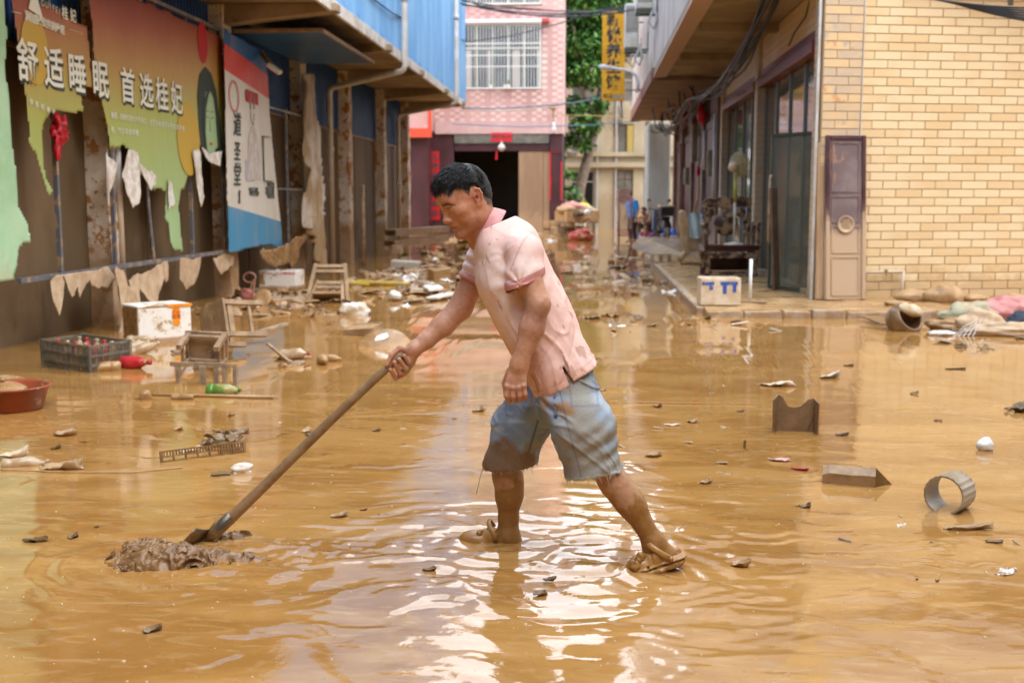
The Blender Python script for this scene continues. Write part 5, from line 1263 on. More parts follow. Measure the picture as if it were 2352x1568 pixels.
for i, (x, y, L, rz) in enumerate(((720, 1000, .1, 10), (705, 992, .07, 60), (1385, 897, .05, 30), (1510, 935, .06, -20), (1590, 970, .07, 0), (1500, 1048, .09, 15), (865, 990, .05, 0), (150, 1000, .13, 8), (1100, 945, .08, 0), (1700, 945, .05, 0), (1620, 1110, .06, 10), (1700, 1300, .07, -12), (1850, 1165, .05, 0), (780, 1188, .07, 12), (835, 1172, .03, 0), (350, 1450, .06, 20), (410, 988, .06, 30), (1360, 825, .1, 10), (2100, 905, .06, 5), (1950, 840, .08, 0))):
    scrap('small mud-soaked scrap floating on the open mud', x, y, L, L * .7, R(rz), [m_leafm, m_paper, m_mudwet][i % 3], .8, seed=50 + i, group='scraps floating on the open mud')
# white shoe-like foam and chip
t = T('foam_shoe', 'white foam shoe shape lying on the mud near the handle', 'shoe', 556, 1084, R(28))
crumple(MB(), (0, 0, .024), .04, 16, 3, .22, (1.5, .75, .65)).build('upper', m_white_s, t, smooth=True); MB().box((0, 0, .004), (.1, .045, .012), taper=.9).build('sole', m_white_s, t, bevel=.005, seg=2)
plank('short rust-brown wood chip touching the foam shoe', 485, 1093, 530, 1090, .03, .015, .008, .008, m_leafm)
# cardboard stub, carton, ribbed pipe ring
t = T('cardboard_box', 'dark soaked cardboard box corner standing upright with torn top', 'box', 1826, 990, R(-8)); sc_ = pxm(990)
wv, hv = 82 * sc_, 86 * sc_
top = [(-wv / 2, hv), (-wv / 2 + .03, hv * .93), (-.05, hv * .7), (-.01, hv * .66), (.03, hv * .7), (wv / 2 - .035, hv * .9), (wv / 2, hv * .93)]
MB().prism([(-wv / 2, -.03), (wv / 2, -.05)] + top[::-1], .007, Matrix.Rotation(math.pi / 2, 4, 'X')).build('back_panel', m_card, t)
MB().add([(-wv / 2, 0, -.03), (-wv / 2 - .03, -.07, -.03), (-wv / 2 - .03, -.07, hv * .9), (-wv / 2, 0, hv)], [(0, 1, 2, 3)]).build('side_flap', m_card, t, solid=.006); MB().add([(wv / 2, 0, -.05), (wv / 2 + .025, -.1, -.05), (wv / 2 + .025, -.1, hv * .86), (wv / 2, 0, hv * .93)], [(0, 1, 2, 3)]).build('side_flap', m_card, t, solid=.006)
MB().tube([(wv / 2 - .03, -.02, .03), (wv / 2 - .005, -.02, .1), (wv / 2, -.02, .16)], .005, 5).build('twine', m_leafm, t)
t = T('carton', 'brown soaked carton lying tilted with one open end', 'carton', 1950, 1108, R(-14)); sc_ = pxm(1108); w_ = 118 * sc_
sec = [(-.055, -.01), (-.06, .055), (-.02, .085), (.045, .075), (.055, -.01)]
ring = [[(x + (w_ / 2 - .0) * 0, 0, 0)] for x in (0,)]
mbc = MB(); xs5 = (-w_ / 2, -w_ / 2 + .03, 0, w_ / 2 - .03, w_ / 2)
for k, xx in enumerate(xs5):
    for (yy_, zz_) in sec: mbc.v.append(Vector((xx, yy_ * (1 + .05 * math.sin(k * 2)), zz_ * (1 - .10 * (k == 0)) + .005 * math.sin(k * 3 + yy_ * 40))))
for k in range(4):
    for q in range(4): mbc.f.append((k * 5 + q, k * 5 + q + 1, (k + 1) * 5 + q + 1, (k + 1) * 5 + q))
mbc.f.append((0, 1, 2, 3, 4)); mbc.build('carton_body', mat('brown_carton', (.22, .125, .055), (.32, .2, .1), 7, rough=.3, bump=.003, bscale=40, spots=[(8, .64, (.45, .32, .2))]), t, solid=.006)
MB().add([(w_ / 2, -.055, 0), (w_ / 2, .0, .085), (w_ / 2 + .09, .03, -.01), (w_ / 2 + .05, -.05, -.01)], [(0, 1, 2, 3)]).build('end_flap', mat('carton_inside', (.12, .06, .015), (.3, .16, .03), 8, rough=.3), t, solid=.005)
t = T('pipe_ring', 'short ribbed grey pipe section lying on its side', 'pipe', 2180, 1168); sc_ = pxm(1168); rr_ = 46 * sc_; t.location.z = rr_ * .86; t.rotation_euler = (R(-90), R(0), R(-38))
n = 40; pr_o = []; mbr = MB()
for (zz_, ins) in ((-.08, 0), (.08, 0), (.08, 1), (-.08, 1)):
    for k in range(n): a = 2 * math.pi * k / n; rr2 = (rr_ * .93 if ins else rr_ * (1 + (.035 if k % 2 else 0))); mbr.v.append(Vector((rr2 * math.cos(a), rr2 * math.sin(a), zz_)))
for l in range(4):
    for k in range(n): mbr.f.append((l * n + k, l * n + (k + 1) % n, ((l + 1) % 4) * n + (k + 1) % n, ((l + 1) % 4) * n + k))
mbr.build('ring_wall', mat('ribbed_grey_plastic', (.36, .30, .22), (.24, .17, .10), 6, rough=.4), t)
tag(crumple(MB(), (0, 0, .03), .045, 14, 9, .45, (1, .8, .9)).build('foam_chunk', m_white_s, None, smooth=True), 'white-topped foam chunk sitting alone in the mud', 'foam').location = gb_(2263, 1034)
o = MB().tube([(0, 0, -.02), (.002, 0, .05)], [.0065, .0075], 8).build('stick_stub', m_leafm, None); o.location = gb_(1710, 1030); tag(o, 'short dark stick stub poking up from the mud', 'stick')
o = MB().tube([(0, 0, 0), (.45, -.02, .004), (.9, 0, .0)], .003, 5).build('thin_reed', mat('orange_reed', (.45, .24, .1), rough=.6), None); o.location = gb_(1450, 925, .008); tag(o, 'thin orange reed floating level on the mud', 'reed')
o = MB().tube([(-.008, 0, 0), (.0, 0, .045)], .0018, 5).tube([(.0, 0, .045), (.02, .005, 0)], .0016, 5).tube([(0, 0, .04), (.012, -.01, .0)], .0014, 5).tube([(0, 0, .045), (-.02, .0, .03)], .001, 5).build('twig', m_leafm, None); o.location = gb_(1105, 945); tag(o, 'little forked twig standing in the mud', 'twig')
o = MB().tube([G(0, 1080) + Vector((0, 0, .006)), G(150, 1087) + Vector((0, 0, .008)), G(300, 1087) + Vector((0, 0, .007)), G(420, 1075) + Vector((0, 0, .005))], .004, 6).build('rope_length', m_mudcoat, None); tag(o, 'thin muddy rope trailing across the mud at left', 'rope')
# sunken disc, box tray, lamp shade, toy, bag
t = T('round_table_top', 'half-sunk round board edge with a pale patch', 'table top', 882, 798); sc_ = pxm(798); r_ = 62 * sc_
MB().lathe([(r_, 0), (r_, .02), (r_ * .98, .025), (.0001, .02)], 36, Matrix.Translation((0, .05, -.02)) @ Matrix.Rotation(R(38), 4, 'X') @ Matrix.Rotation(R(4), 4, 'Y')).build('board', m_mudwet, t, smooth=True)
MB().prism([(-.12, .08), (-.02, .1), (.02, .14), (.0, .2), (-.1, .16)], .004, Matrix.Translation((0, .035, .002)) @ Matrix.Rotation(R(38), 4, 'X')).build('pale_patch', m_white_s, t)
t = T('drawer_box', 'shallow mud-filled wooden drawer tilted in the mud', 'drawer', 836, 768, R(-14)); sc_ = pxm(768)
for s in (-1, 1): MB().box((0, s * .13, .05), (.34, .02, .09)).build('side', m_wood_m, t); MB().box((s * .17, 0, .05), (.02, .24, .088)).build('end', m_wood_m, t)
MB().box((0, 0, .075), (.318, .238, .02)).build('mud_filling', m_mudcoat, t); t.rotation_euler = (R(8), R(-5), R(-14))
t = T('lamp_shade', 'dish-shaped lamp shade tipped on edge near the pillar', 'lamp shade', 603, 700, z=0); sc_ = pxm(700); r_ = 24 * sc_; t.location.z = r_ * .6; t.rotation_euler = (R(62), R(-14), R(-12))
MB().lathe([(.02, -.12), (.05, -.11), (r_, 0), (r_ * .98, .012), (r_ * .5, .0), (.0001, -.01)], 28, cap=False).build('dish', m_mudcoat, t, smooth=True)
t = T('toy_frame', 'red looped plastic frame sticking out of the litter', 'frame', 575, 690); sc_ = pxm(690)
m_rp = mat('dull_red_plastic', (.32, .09, .08), (.38, .22, .15), 7, rough=.4)
MB().tube([Vector((.09 * math.cos(a), 0, .33 + .07 * math.sin(a))) for a in np.linspace(0, 6.283, 16)], .012, 6, cap=False).build('loop', m_rp, t, smooth=True)
MB().tube([(.03, 0, 0), (.05, .01, .15), (.08, 0, .32)], .014, 6).build('arm', m_rp, t); MB().tube([(-.08, 0, 0), (-.02, .01, .12), (.06, 0, .3)], .012, 6).build('arm', m_mudcoat, t); crumple(MB(), (-.05, 0, .08), .09, 12, 3, .5, (1, .6, .9)).build('seat_piece', m_rp, t, smooth=True)
scrap('pale pink plastic bag scrap floating before the posts', 502, 733, .17, .12, R(20), m_pinks, 1.0, seed=81, name='plastic_film', cat='film')
tag(crumple(MB(), (0, 0, .06), .15, 18, 21, .5, (1.2, .7, .6)).build('plastic_bag', m_white_s, None, smooth=True), 'crumpled white plastic bag by the broken chair', 'bag').location = gb_(815, 722)
tag(crumple(MB(), (0, 0, .06), .1, 14, 23, .5, (1, .8, .7)).build('plastic_bag', m_white_s, None, smooth=True), 'small white bag caught in the middle litter', 'bag').location = gb_(907, 690)
for lab, x, y, w, l, rz, z, mm_ in (('white board lying flat in the middle litter', 995, 676, .24, .42, 20, .1, m_foam), ('white board slipping under the first white board', 1010, 690, .2, .5, -20, .06, m_foam), ('yellow strip of packaging on the silt', 880, 656, .08, .9, 92, .05, mat('yellow_strip', srgb(196, 168, 40), (.4, .3, .12), 12, rough=.5)), ('short yellow strip on the silt', 822, 658, .07, .4, 80, .05, MATS.get('yellow_strip') or m_foam), ('grey slab of foam lying by the far silt', 933, 616, .26, .62, 88, .08, mat('grey_foam', (.4, .37, .32), (.5, .44, .36), 6, rough=.8))):
    o = MB().box((0, 0, 0), (w, l, .05 + .1 * ('grey slab' in lab))).build('board_piece', mm_ if not 'yellow' in lab else MATS['yellow_strip'], None, bevel=.01); p = G(x, y); o.location = (p.x, p.y, z); o.rotation_euler = (R(3), R(-5), R(rz)); tag(o, lab, 'board')
o = MB().box((0, 0, .09), (.34, .3, .2)).box((0, 0, .2), (.36, .02, .03)).build('small_box', m_mudcoat, None, bevel=.01); o.location = gb_(1010, 640); o.rotation_euler = (R(4), R(-6), R(30)); tag(o, 'small mud-covered carton in the far litter', 'box')
# scattered lumps of debris in the middle distance
lump_meshes = []
for i in range(8):
    o = crumple(MB(), (0, 0, .25), .5, 10, 100 + i, .75, (1, .8, .55)).build('mud_clod', [m_mudwet, m_mudwet, m_leafm, m_mudcoat][i % 4], None, smooth=False); lump_meshes.append(o.data); bpy.data.objects.remove(o)
torn_meshes = []
for i in range(8):
    n_ = 11; V_ = []
    for a_ in range(n_):
        for b_ in range(n_):
            u_, v_ = a_ / (n_ - 1) - .5, b_ / (n_ - 1) - .5; q_ = np.array([u_ * 3 + i * 5.1, v_ * 3, i * 2.2])
            V_.append((u_ * (1 + .35 * float(vnoise(q_, 3))), v_ * .8 * (1 + .35 * float(vnoise(q_ + 9, 4))), .30 * abs(float(fbm(q_ * 1.3, 3, i))) + .12 * float(fbm(q_ * 3, 2, i + 4)) + .5 * max(0, u_ - .3)))
    o = MB().add(V_, [(a_ * n_ + b_, a_ * n_ + b_ + 1, (a_ + 1) * n_ + b_ + 1, (a_ + 1) * n_ + b_) for a_ in range(n_ - 1) for b_ in range(n_ - 1)]).build('torn_sheet', [m_mudwet, m_paper, m_leafm, m_mudcoat, m_mudwet, m_mudwet, m_leafm, m_white_s][i], None, smooth=bool(i % 3), solid=.012); torn_meshes.append(o)
slab_meshes = []
for i in range(6):
    rr = random.Random(i); o = MB().box((0, 0, .06), (1, rr.uniform(.3, .8), .12), (rr.uniform(-.15, .15), rr.uniform(-.15, .15), 0), taper=rr.uniform(.7, 1)).build('wreck_board', [m_wood_m, m_mudcoat, m_paper, m_bag, m_wood_g, m_mudwet][i], None, bevel=.02); slab_meshes.append(o.data); bpy.data.objects.remove(o)
rnd = random.Random(31); nC = nS = 0
zones = [((1380, 1720), (880, 1130), 34, .075), ((840, 1100), (890, 1010), 18, .065), ((2050, 2350), (1180, 1330), 10, .09), ((1700, 2100), (1080, 1280), 10, .07), ((620, 1000), (1180, 1230), 12, .06), ((60, 700), (940, 1030), 12, .07), ((440, 600), (690, 722), 22, .2), ((880, 1100), (580, 640), 44, .4), ((1560, 1900), (735, 765), 14, .16), ((1100, 1350), (545, 640), 34, .4), ((800, 1090), (600, 705), 95, .42), ((540, 790), (668, 728), 62, .28), ((940, 1100), (515, 600), 46, .6), ((1390, 1560), (590, 680), 52, .36), ((1260, 1420), (700, 770), 16, .26), ((1400, 1500), (730, 765), 9, .3), ((630, 720), (800, 850), 9, .18), ((1200, 1340), (500, 545), 18, .6), ((1560, 1720), (728, 752), 9, .22), ((2080, 2350), (770, 812), 10, .2)]
for (xr_, yr_, n, s) in zones:
    for k in range(n):
        x, y = rnd.uniform(*xr_), rnd.uniform(*yr_); p = G(x, y)
        if p.x > 1.3 and p.y > 14 and p.y < 27.4: continue
        if p.x < XW + .3: continue
        L = s * rnd.uniform(.2, 1.0) ** 1.2
        pick = rnd.random()
        if pick < .5:
            ti_ = rnd.randrange(8); o = torn_meshes[ti_].copy(); tag(o, ['glossy dark brown crumpled sheet lying in the silt', 'light brown crumpled paper lying in the silt', 'blackish soaked crumpled sheet lying in the silt', 'dull tan mud-coated crumpled sheet lying in the silt', 'glossy dark brown crumpled sheet lying in the silt', 'glossy dark brown crumpled sheet lying in the silt', 'blackish soaked crumpled sheet lying in the silt', 'crumpled white plastic sheet lying in the silt'][ti_], 'sheet', 'crumpled sheets lying in the silt'); o.scale = (L * 1.1, L * 1.1, L * rnd.uniform(.6, 1.3)); o.rotation_euler = (rnd.uniform(-.3, .3), rnd.uniform(-.3, .3), rnd.uniform(0, 6.28)); zz_ = -.01
        elif pick < .68:
            o = bpy.data.objects.new('mud_clod', rnd.choice(lump_meshes)); nC += 1; tag(o, 'rounded clod of debris caked in silt', 'clod', 'clods of debris caked in silt'); o.scale = (L * .6, L * .6, L * rnd.uniform(.4, .8)); o.rotation_euler = (0, 0, rnd.uniform(0, 6.28)); zz_ = -.02
        else:
            o = bpy.data.objects.new('wreck_board', rnd.choice(slab_meshes)); nS += 1; tag(o, 'broken board or carton flap lying in the silt', 'board', 'broken boards lying in the silt'); o.scale = (L, L * rnd.uniform(.4, 1), min(L * .7, .35)); o.rotation_euler = (rnd.uniform(-.3, .3), rnd.uniform(-.35, .35), rnd.uniform(0, 6.28)); zz_ = L * .06
        o.location = (p.x, p.y, zz_); COL.objects.link(o)
for o in torn_meshes: bpy.data.objects.remove(o)
# steel channels stacked by the far pillars, hollow blocks
for i, (x0, y0, x1, y1, z) in enumerate(((893, 560, 962, 530, .55), (895, 540, 965, 510, .75))):
    a = PX(x0, y0, -5.0); b = a + Vector((.9, 3.6, .0)); a.z = b.z = .42 + .26 * i
    t = thing('steel_channel', ['rusty steel channel lying lowest on the blocks', 'rusty steel channel lying on top of the other'][i], 'beam', tuple(a)); 
    MB().bar(a, b, .3, .03).build('web', m_steel, t, world=True)
    for s in (-1, 1): MB().bar(a + Vector((.15 * s, 0, -.07)), b + Vector((.15 * s, 0, -.07)), .02, .16).build('flange', m_steel, t, world=True)
def hollow_block(label, loc, rz=0, group=None):
    t = thing('hollow_block', label, 'block', loc, rz, group)
    for s in (-1, 1): MB().box((0, s * .085, .1), (.4, .03, .2)).build('face_shell', m_kerb, t)
    for x in (-.185, 0, .185): MB().box((x, 0, .1), (.03, .138, .198)).build('web', m_kerb, t)
    return t
for i in range(3): p = PX(897 + 17 * i, 575, -5.0 + .5 * i); hollow_block('hollow concrete block propping the steel channels', (p.x, p.y, -.02 + .2 * (i == 1)), R(70 + 20 * i), 'blocks under the steel channels')
p = G(1515, 603, .12); t = hollow_block('muddy hollow block on the pavement edge by the chair', (p.x, p.y, .12), R(12)); t.rotation_euler = (R(90), 0, R(12)); t.location.z = .21
# bare pole leaning by the pillars; foot cloths
pA = PX(835, 620, -4.9); o = MB().tube([(pA.x, pA.y, -.05), (pA.x - .02, pA.y + .15, .9), (pA.x - .05, pA.y + .3, 1.75)], [.05, .045, .04], 8).build('bamboo_pole', m_wood_m, None, smooth=True); tag(o, 'thick brown pole leaning between two far pillars', 'pole')
o = sheet('mud_rag', [(PX(x, y, -5.1).y, PX(x, y, -5.1).z) for x, y in ((598, 575), (660, 560), (695, 535), (700, 548), (690, 590), (680, 620), (672, 600), (640, 620), (612, 600))], .03, lambda u, v, w: np.stack([-5.1 + w, u, v], -1), m_mudwet, None, rag=.03, relief=waves(.2, 88, 1.1), seed=88); tag(o, 'dark muddy rag sagging from the pole frame', 'rag')
# ================================================================== things on the right-hand pavement
ZP = .125
m_carv = mat('muddy_dark_rosewood', (.05, .018, .014), (.30, .20, .115), 7, rough=.4, mix=(.44, .58), bump=.003, bscale=50)
m_carv_d = mat('dark_rosewood', (.055, .02, .016), (.09, .035, .025), 6, rough=.3)
pc = G(1673, 632, ZP); t = thing('carved_armchair', 'heavy carved rosewood armchair caked in dried mud', 'armchair', (pc.x, pc.y, ZP), R(4)); sc_ = pc.y / FPX
W_, D_ = 124 * sc_, .58; sh = 64 * sc_
for sx in (-1, 1):
    for sy in (-1, 1): MB().tube([(sx * (W_ / 2 - .06), sy * (D_ / 2 - .05), 0), (sx * (W_ / 2 - .08), sy * (D_ / 2 - .05), sh * .4), (sx * (W_ / 2 - .05), sy * (D_ / 2 - .05), sh * .72), (sx * (W_ / 2 - .05), sy * (D_ / 2 - .05), sh * .9)], [.05, .04, .055, .06], 6).build('leg', m_carv, t)
MB().box((0, 0, sh * .93), (W_, D_, .07)).box((0, 0, sh + .02), (W_ + .03, D_ + .03, .035)).build('seat', m_carv_d, t, bevel=.01)
MB().box((0, -D_ / 2 + .03, sh * .72), (W_ - .14, .03, .09)).build('apron', m_carv, t, bevel=.008); MB().box((0, -D_ / 2 + .05, sh * .12), (W_ - .1, .03, .05)).build('stretcher', m_carv, t); MB().box((0, D_ / 2 - .05, sh * .45), (W_ - .16, .02, sh * .6)).build('under_panel', m_carv_d, t)
ah = 72 * sc_
for sx in (-1, 1):
    MB().box((sx * (W_ / 2 - .03), -D_ / 2 + .06, sh + ah * .36), (.07, .07, ah * .66)).build('arm_post', m_carv, t, bevel=.012); MB().box((sx * (W_ / 2 - .03), 0, sh + ah * .72), (.08, D_ - .02, .06)).build('arm_rest', m_carv, t, bevel=.02, seg=2)
    for k in range(3): MB().lathe([(.045, -.012), (.07, 0), (.045, .012)], 10, Matrix.Translation((sx * (W_ / 2 - .03), -.12 + .16 * k, sh + ah * .35)) @ Matrix.Rotation(math.pi / 2, 4, 'Y')).build('arm_carving', m_carv, t); MB().box((sx * (W_ / 2 - .03), -.12 + .16 * k, sh + ah * .35), (.03, .03, ah * .65)).build('arm_spindle', m_carv, t)
    MB().box((sx * (W_ / 2 - .1), D_ / 2 - .04, sh + ah * .62), (.07, .06, ah * 1.2)).build('back_post', m_carv, t, bevel=.012)
bkz = sh + ah * .72
MB().lathe([(.19, -.02), (.215, 0), (.19, .02)], 26, Matrix.Translation((-.02, D_ / 2 - .05, bkz)) @ Matrix.Rotation(math.pi / 2, 4, 'X')).build('back_medallion', m_carv, t, smooth=True)
crest = [(-.36, 0), (-.38, .09), (-.3, .17), (-.18, .15), (-.06, .2), (.05, .155), (.16, .19), (.3, .17), (.37, .09), (.35, 0), (.2, .03), (0, -.02), (-.2, .03)]
MB().prism([(a * W_ / .8, b * 1.1) for a, b in crest], .06, Matrix.Translation((0, D_ / 2 - .01, sh + ah * 1.2)) @ Matrix.Rotation(math.pi / 2, 4, 'X')).build('crest_rail', m_carv, t, bevel=.012)
for k, (x, z) in enumerate(((-.3, .9), (.27, .85), (.3, .4), (-.3, .45), (.2, 1.08), (-.24, 1.1))): crumple(MB(), (x * W_ / .8, D_ / 2 - .05, sh + ah * z), .07, 8, 30 + k, .6, (1, .35, 1)).build('back_carving', m_carv, t)
# pedestal fan standing on the seat
pf = (pc.x + .08, pc.y - .02, ZP + sh + .038); t = thing('pedestal_fan', 'white and green pedestal fan standing on the carved armchair', 'fan', pf)
m_fw = mat('muddy_white_plastic', (.68, .66, .60), (.58, .48, .34), 5, rough=.35, spots=[(8, .66, (.45, .32, .18))]); m_fg = mat('lime_plastic', srgb(150, 160, 60), srgb(176, 176, 96), 12, rough=.35)
H1, H2 = 162 * sc_, 96 * sc_
MB().lathe([(.19, 0), (.195, .012), (.16, .03), (.06, .045), (.03, .06), (.0001, .062)], 26).build('base', m_fw, t, smooth=True); MB().tube([(0, 0, .04), (0, 0, H2 + .02)], .022, 10).build('lower_pole', m_fw, t, smooth=True); MB().tube([(0, 0, H2), (0, 0, H1 - .02)], [.034, .028], 12).build('upper_pole', m_fg, t, smooth=True); MB().tube([(0, 0, H1 - .04), (0, 0, H1 + .06)], [.02, .025], 10).build('neck', m_fw, t)
hd = Vector((.72, .62, .26)).normalized(); q = hd.to_track_quat('Z', 'Y').to_matrix().to_4x4(); q.translation = Vector((-.02, 0, H1 + .1))
MB().lathe([(.0001, -.13), (.05, -.12), (.085, -.06), (.09, 0), (.07, .05), (.03, .06)], 16, q).build('motor', mat('tan_motor', (.62, .47, .33), (.52, .38, .25), 6, rough=.4), t, smooth=True)
m_gr = mat('fan_wire', (.5, .44, .24), rough=.4)
for zz_, rr_ in ((.05, .13), (.10, .20), (.15, .215), (.19, .19), (.215, .12)): MB().tube([q @ Vector((rr_ * math.cos(a), rr_ * math.sin(a), zz_)) for a in np.linspace(0, 6.2832, 29)], .005, 5, cap=False).build('guard_ring', m_gr, t)
gm = MB()
for k in range(44): a = 2 * math.pi * k / 44; gm.tube([q @ Vector((r_ * math.cos(a), r_ * math.sin(a), z_)) for r_, z_ in ((.05, .03), (.13, .05), (.2, .1), (.215, .15), (.19, .19), (.04, .225))], .0042, 4, cap=False)
tag(gm.build('guard_wires', m_gr, t), kind='stuff')
for k in range(3):
    a0 = k * 2.094; MB().add([q @ Vector(v) for v in ((.02 * math.cos(a0), .02 * math.sin(a0), .12), (.18 * math.cos(a0 - .1), .18 * math.sin(a0 - .1), .10), (.19 * math.cos(a0 + .5), .19 * math.sin(a0 + .5), .13), (.12 * math.cos(a0 + .9), .12 * math.sin(a0 + .9), .15))], [(0, 1, 2, 3)]).build('blade', mat('fan_blade', (.5, .5, .22), rough=.3), t, solid=.004)
# second carved chair seen from the side, covered with a pale blue cloth
p2 = G(1592, 608, ZP); sc2 = p2.y / FPX; t = thing('wooden_armchair', 'tan mud-caked wooden armchair seen from the side under pale cloth', 'armchair', (p2.x, p2.y, ZP))
m_tan = mat('mud_caked_tan_wood', (.47, .32, .17), (.36, .235, .12), 6, rough=.65, bump=.006, bscale=30)
def s2(x, y): return Vector(((x - 1592) * sc2, 0, (608 - y) * sc2))
MB().prism([tuple((lambda v: (v.x, v.z))(s2(*q_))) for q_ in ((1560, 490), (1566, 484), (1574, 488), (1580, 515), (1580, 555), (1584, 585), (1572, 588), (1567, 560), (1561, 520))], .5, Matrix.Translation((0, .0, 0)) @ Matrix.Rotation(math.pi / 2, 4, 'X') @ Matrix.Translation((0, 0, -.5))).build('back_panel', m_tan, t, bevel=.02, seg=2)
MB().prism([tuple((lambda v: (v.x, v.z))(s2(*q_))) for q_ in ((1575, 548), (1620, 545), (1622, 575), (1580, 580))], .5, Matrix.Rotation(math.pi / 2, 4, 'X') @ Matrix.Translation((0, 0, -.5))).build('seat', m_wood_m, t, bevel=.02)
MB().tube([s2(1575, 580), s2(1560, 595), s2(1566, 606), s2(1590, 600), s2(1618, 606)], [.06, .07, .06, .05, .05], 8).build('foot', m_tan, t, smooth=True); MB().tube([s2(1618, 580), s2(1620, 606)], .05, 8).build('leg', m_tan, t)
o = sheet('pale_cloth', [(s2(x, y).x, s2(x, y).z) for x, y in ((1575, 492), (1600, 487), (1612, 492), (1625, 540), (1600, 552), (1582, 548))], .02, lambda u, v, w: np.stack([p2.x + u, p2.y - .08 + w, ZP + v], -1), mat('pale_blue_cloth', srgb(186, 208, 214), srgb(164, 186, 192), 4, rough=.8, spots=[(5, .62, (.48, .36, .22))]), None, rag=.01, relief=lambda U, V: .05 * np.sin(U * 30 + 4 * V) + .05 * np.sin(U * 11), seed=5); tag(o, 'pale blue cloth thrown over the tan armchair', 'cloth')
# white post on a foot board, door panel, leaning boards
p = G(1722, 694, ZP); t = thing('white_post', 'white plastic pipe standing upright on a small board', 'post', (p.x, p.y, ZP)); MB().tube([(0, 0, .01), (.004, 0, 98 * p.y / FPX)], .022, 12).build('pipe', mat('clean_white_pipe', (.72, .75, .74), rough=.3), t, smooth=True); MB().box((0, 0, .01), (.42, .22, .018)).build('foot_board', m_wood_m, t)
pd = M_front @ Vector((.36, -.22, .125)); wd = .56; hd_ = 2.16
t = thing('door_panel', 'mud-caked maroon door leaf with round emblem leaning on the corner', 'door', tuple(pd)); t.rotation_euler = (R(-4.5), 0, math.atan2(EX.y, EX.x))
m_door = mat('muddy_maroon_door', srgb(128, 112, 110), srgb(106, 90, 90), 2.2, rough=.5, bump=.002, bscale=40, spots=[(6, .60, srgb(146, 112, 92), (1, 1, .5))], mud=(1.05, .28, .95, (.50, .36, .235), 1.6)); m_door_d = mat('dark_door_edge', srgb(84, 50, 54), srgb(66, 38, 44), 4, rough=.4, mud=(1.25, .3, .95, (.50, .36, .235), 2))
MB().box((0, 0, hd_ / 2), (wd, .04, hd_)).build('leaf', m_door, t, bevel=.004)
for s in (-1, 1): MB().box((s * (wd / 2 - .03), -.03, hd_ / 2), (.05, .03, hd_ - .002)).build('stile', m_door_d, t, bevel=.006)
MB().box((0, -.028, hd_ - .03), (wd - .125, .025, .05)).build('top_rail', m_door_d, t, bevel=.005)
for z0, z1 in ((1.42, 2.06), (1.02, 1.36), (.62, .96), (.06, .56)):
    for s in (-1, 1): MB().box((s * .185, -.025, (z0 + z1) / 2), (.016, .012, z1 - z0)).build('moulding', m_door, t)
    for z in (z0, z1): MB().box((0, -.025, z), (.353, .012, .016)).build('moulding', m_door, t)
MB().lathe([(.115, 0), (.12, .018), (.10, .026), (.09, .012), (.0001, .012)], 26, Matrix.Translation((0, -.02, .99)) @ Matrix.Rotation(math.pi / 2, 4, 'X')).build('emblem', m_door_d, t, smooth=True); text('emblem_character', '福', .13, m_door_d, t, Matrix.Translation(t.location) @ frame((0, -.036, .99), (1, 0, 0), (0, 0, 1)), extrude=.006)
po_ = M_front @ Vector((.05, -.13, .125)); o = MB().box((0, 0, 1.03), (.11, .05, 2.06)).build('timber_board', mat('pale_stained_timber', (.52, .36, .22), (.4, .26, .14), 4, rough=.7, stretch=(1, 1, .3)), None, bevel=.004); o.location = po_; o.rotation_euler = (R(-3), R(0), .2); tag(o, 'pale timber board standing beside the maroon door leaf', 'board')
o = MB().box((0, 0, .75), (.16, .04, 1.5)).build('timber_board', m_wood_d if 'm_wood_d' in globals() else m_wood_m, None, bevel=.004); p = PX(1783, 640, XC - .25); o.location = (p.x, p.y, .12); o.rotation_euler = (0, R(-6), R(50)); tag(o, 'dark wet board leaning at the open glass door', 'board')
o = MB().box((0, 0, 1.1), (.22, .03, 2.2)).build('timber_board', m_meter, None); p = PX(1706, 560, XC - .1); o.location = (p.x, p.y, .12); o.rotation_euler = (0, R(4), R(75)); tag(o, 'tall grey-green board leaning on the tiled column', 'board')
# pipe and tap on the tiled wall
def fw(u, w, z): return M_front @ Vector((u, w, z))
t = thing('wall_pipe', 'pale water pipe with a tap elbow along the tiled wall foot', 'pipe', tuple(fw(1.2, -.08, .12))); MB().tube([fw(.6, -.06, .47), fw(1.25, -.06, .48)], .016, 8).tube([fw(1.25, -.06, .49), fw(1.235, -.06, .3), fw(1.22, -.07, .12)], .02, 8).build('pipe_run', m_white_pipe, t, world=True, smooth=True); MB().tube([fw(1.0, -.08, .5), fw(1.0, -.09, .42)], .012, 6).lathe([(.03, 0), (.03, .012)], 10, Matrix.Translation(fw(1.0, -.08, .5))).build('tap', mat('dull_brass', (.4, .32, .2), rough=.4, metallic=.4), t, world=True)
for i, (x, y, s, lab, sq) in enumerate(((2098, 690, .16, 'mud-covered bundle at the foot of the wall pipe', (1.5, .7, .6)), (2168, 692, .2, 'rounded muddy sack against the tiled wall', (1.2, .8, .8)), (2240, 690, .12, 'low muddy lump by the tiled wall', (1.4, .7, .4)), (2330, 692, .12, 'small clay-coloured lump near the pink cloth', (1.2, .8, .6)), (2060, 700, .1, 'folded muddy board end on the pavement edge', (1.6, .8, .4)))):
    o = crumple(MB(), (0, 0, s * .5), s, 16, 70 + i, .3, sq).build('muddy_bundle', m_mudcoat, None, smooth=True); p = G(x, y, ZP); o.location = (p.x, p.y, ZP - .03); tag(o, lab, 'bundle')
t = T('clay_pot', 'large brown muddy pot tipped over with a pale cloth rim', 'pot', 2075, 758, z=0); sc_ = pxm(758); t.location.z = .1; t.rotation_euler = (R(58), R(16), R(20))
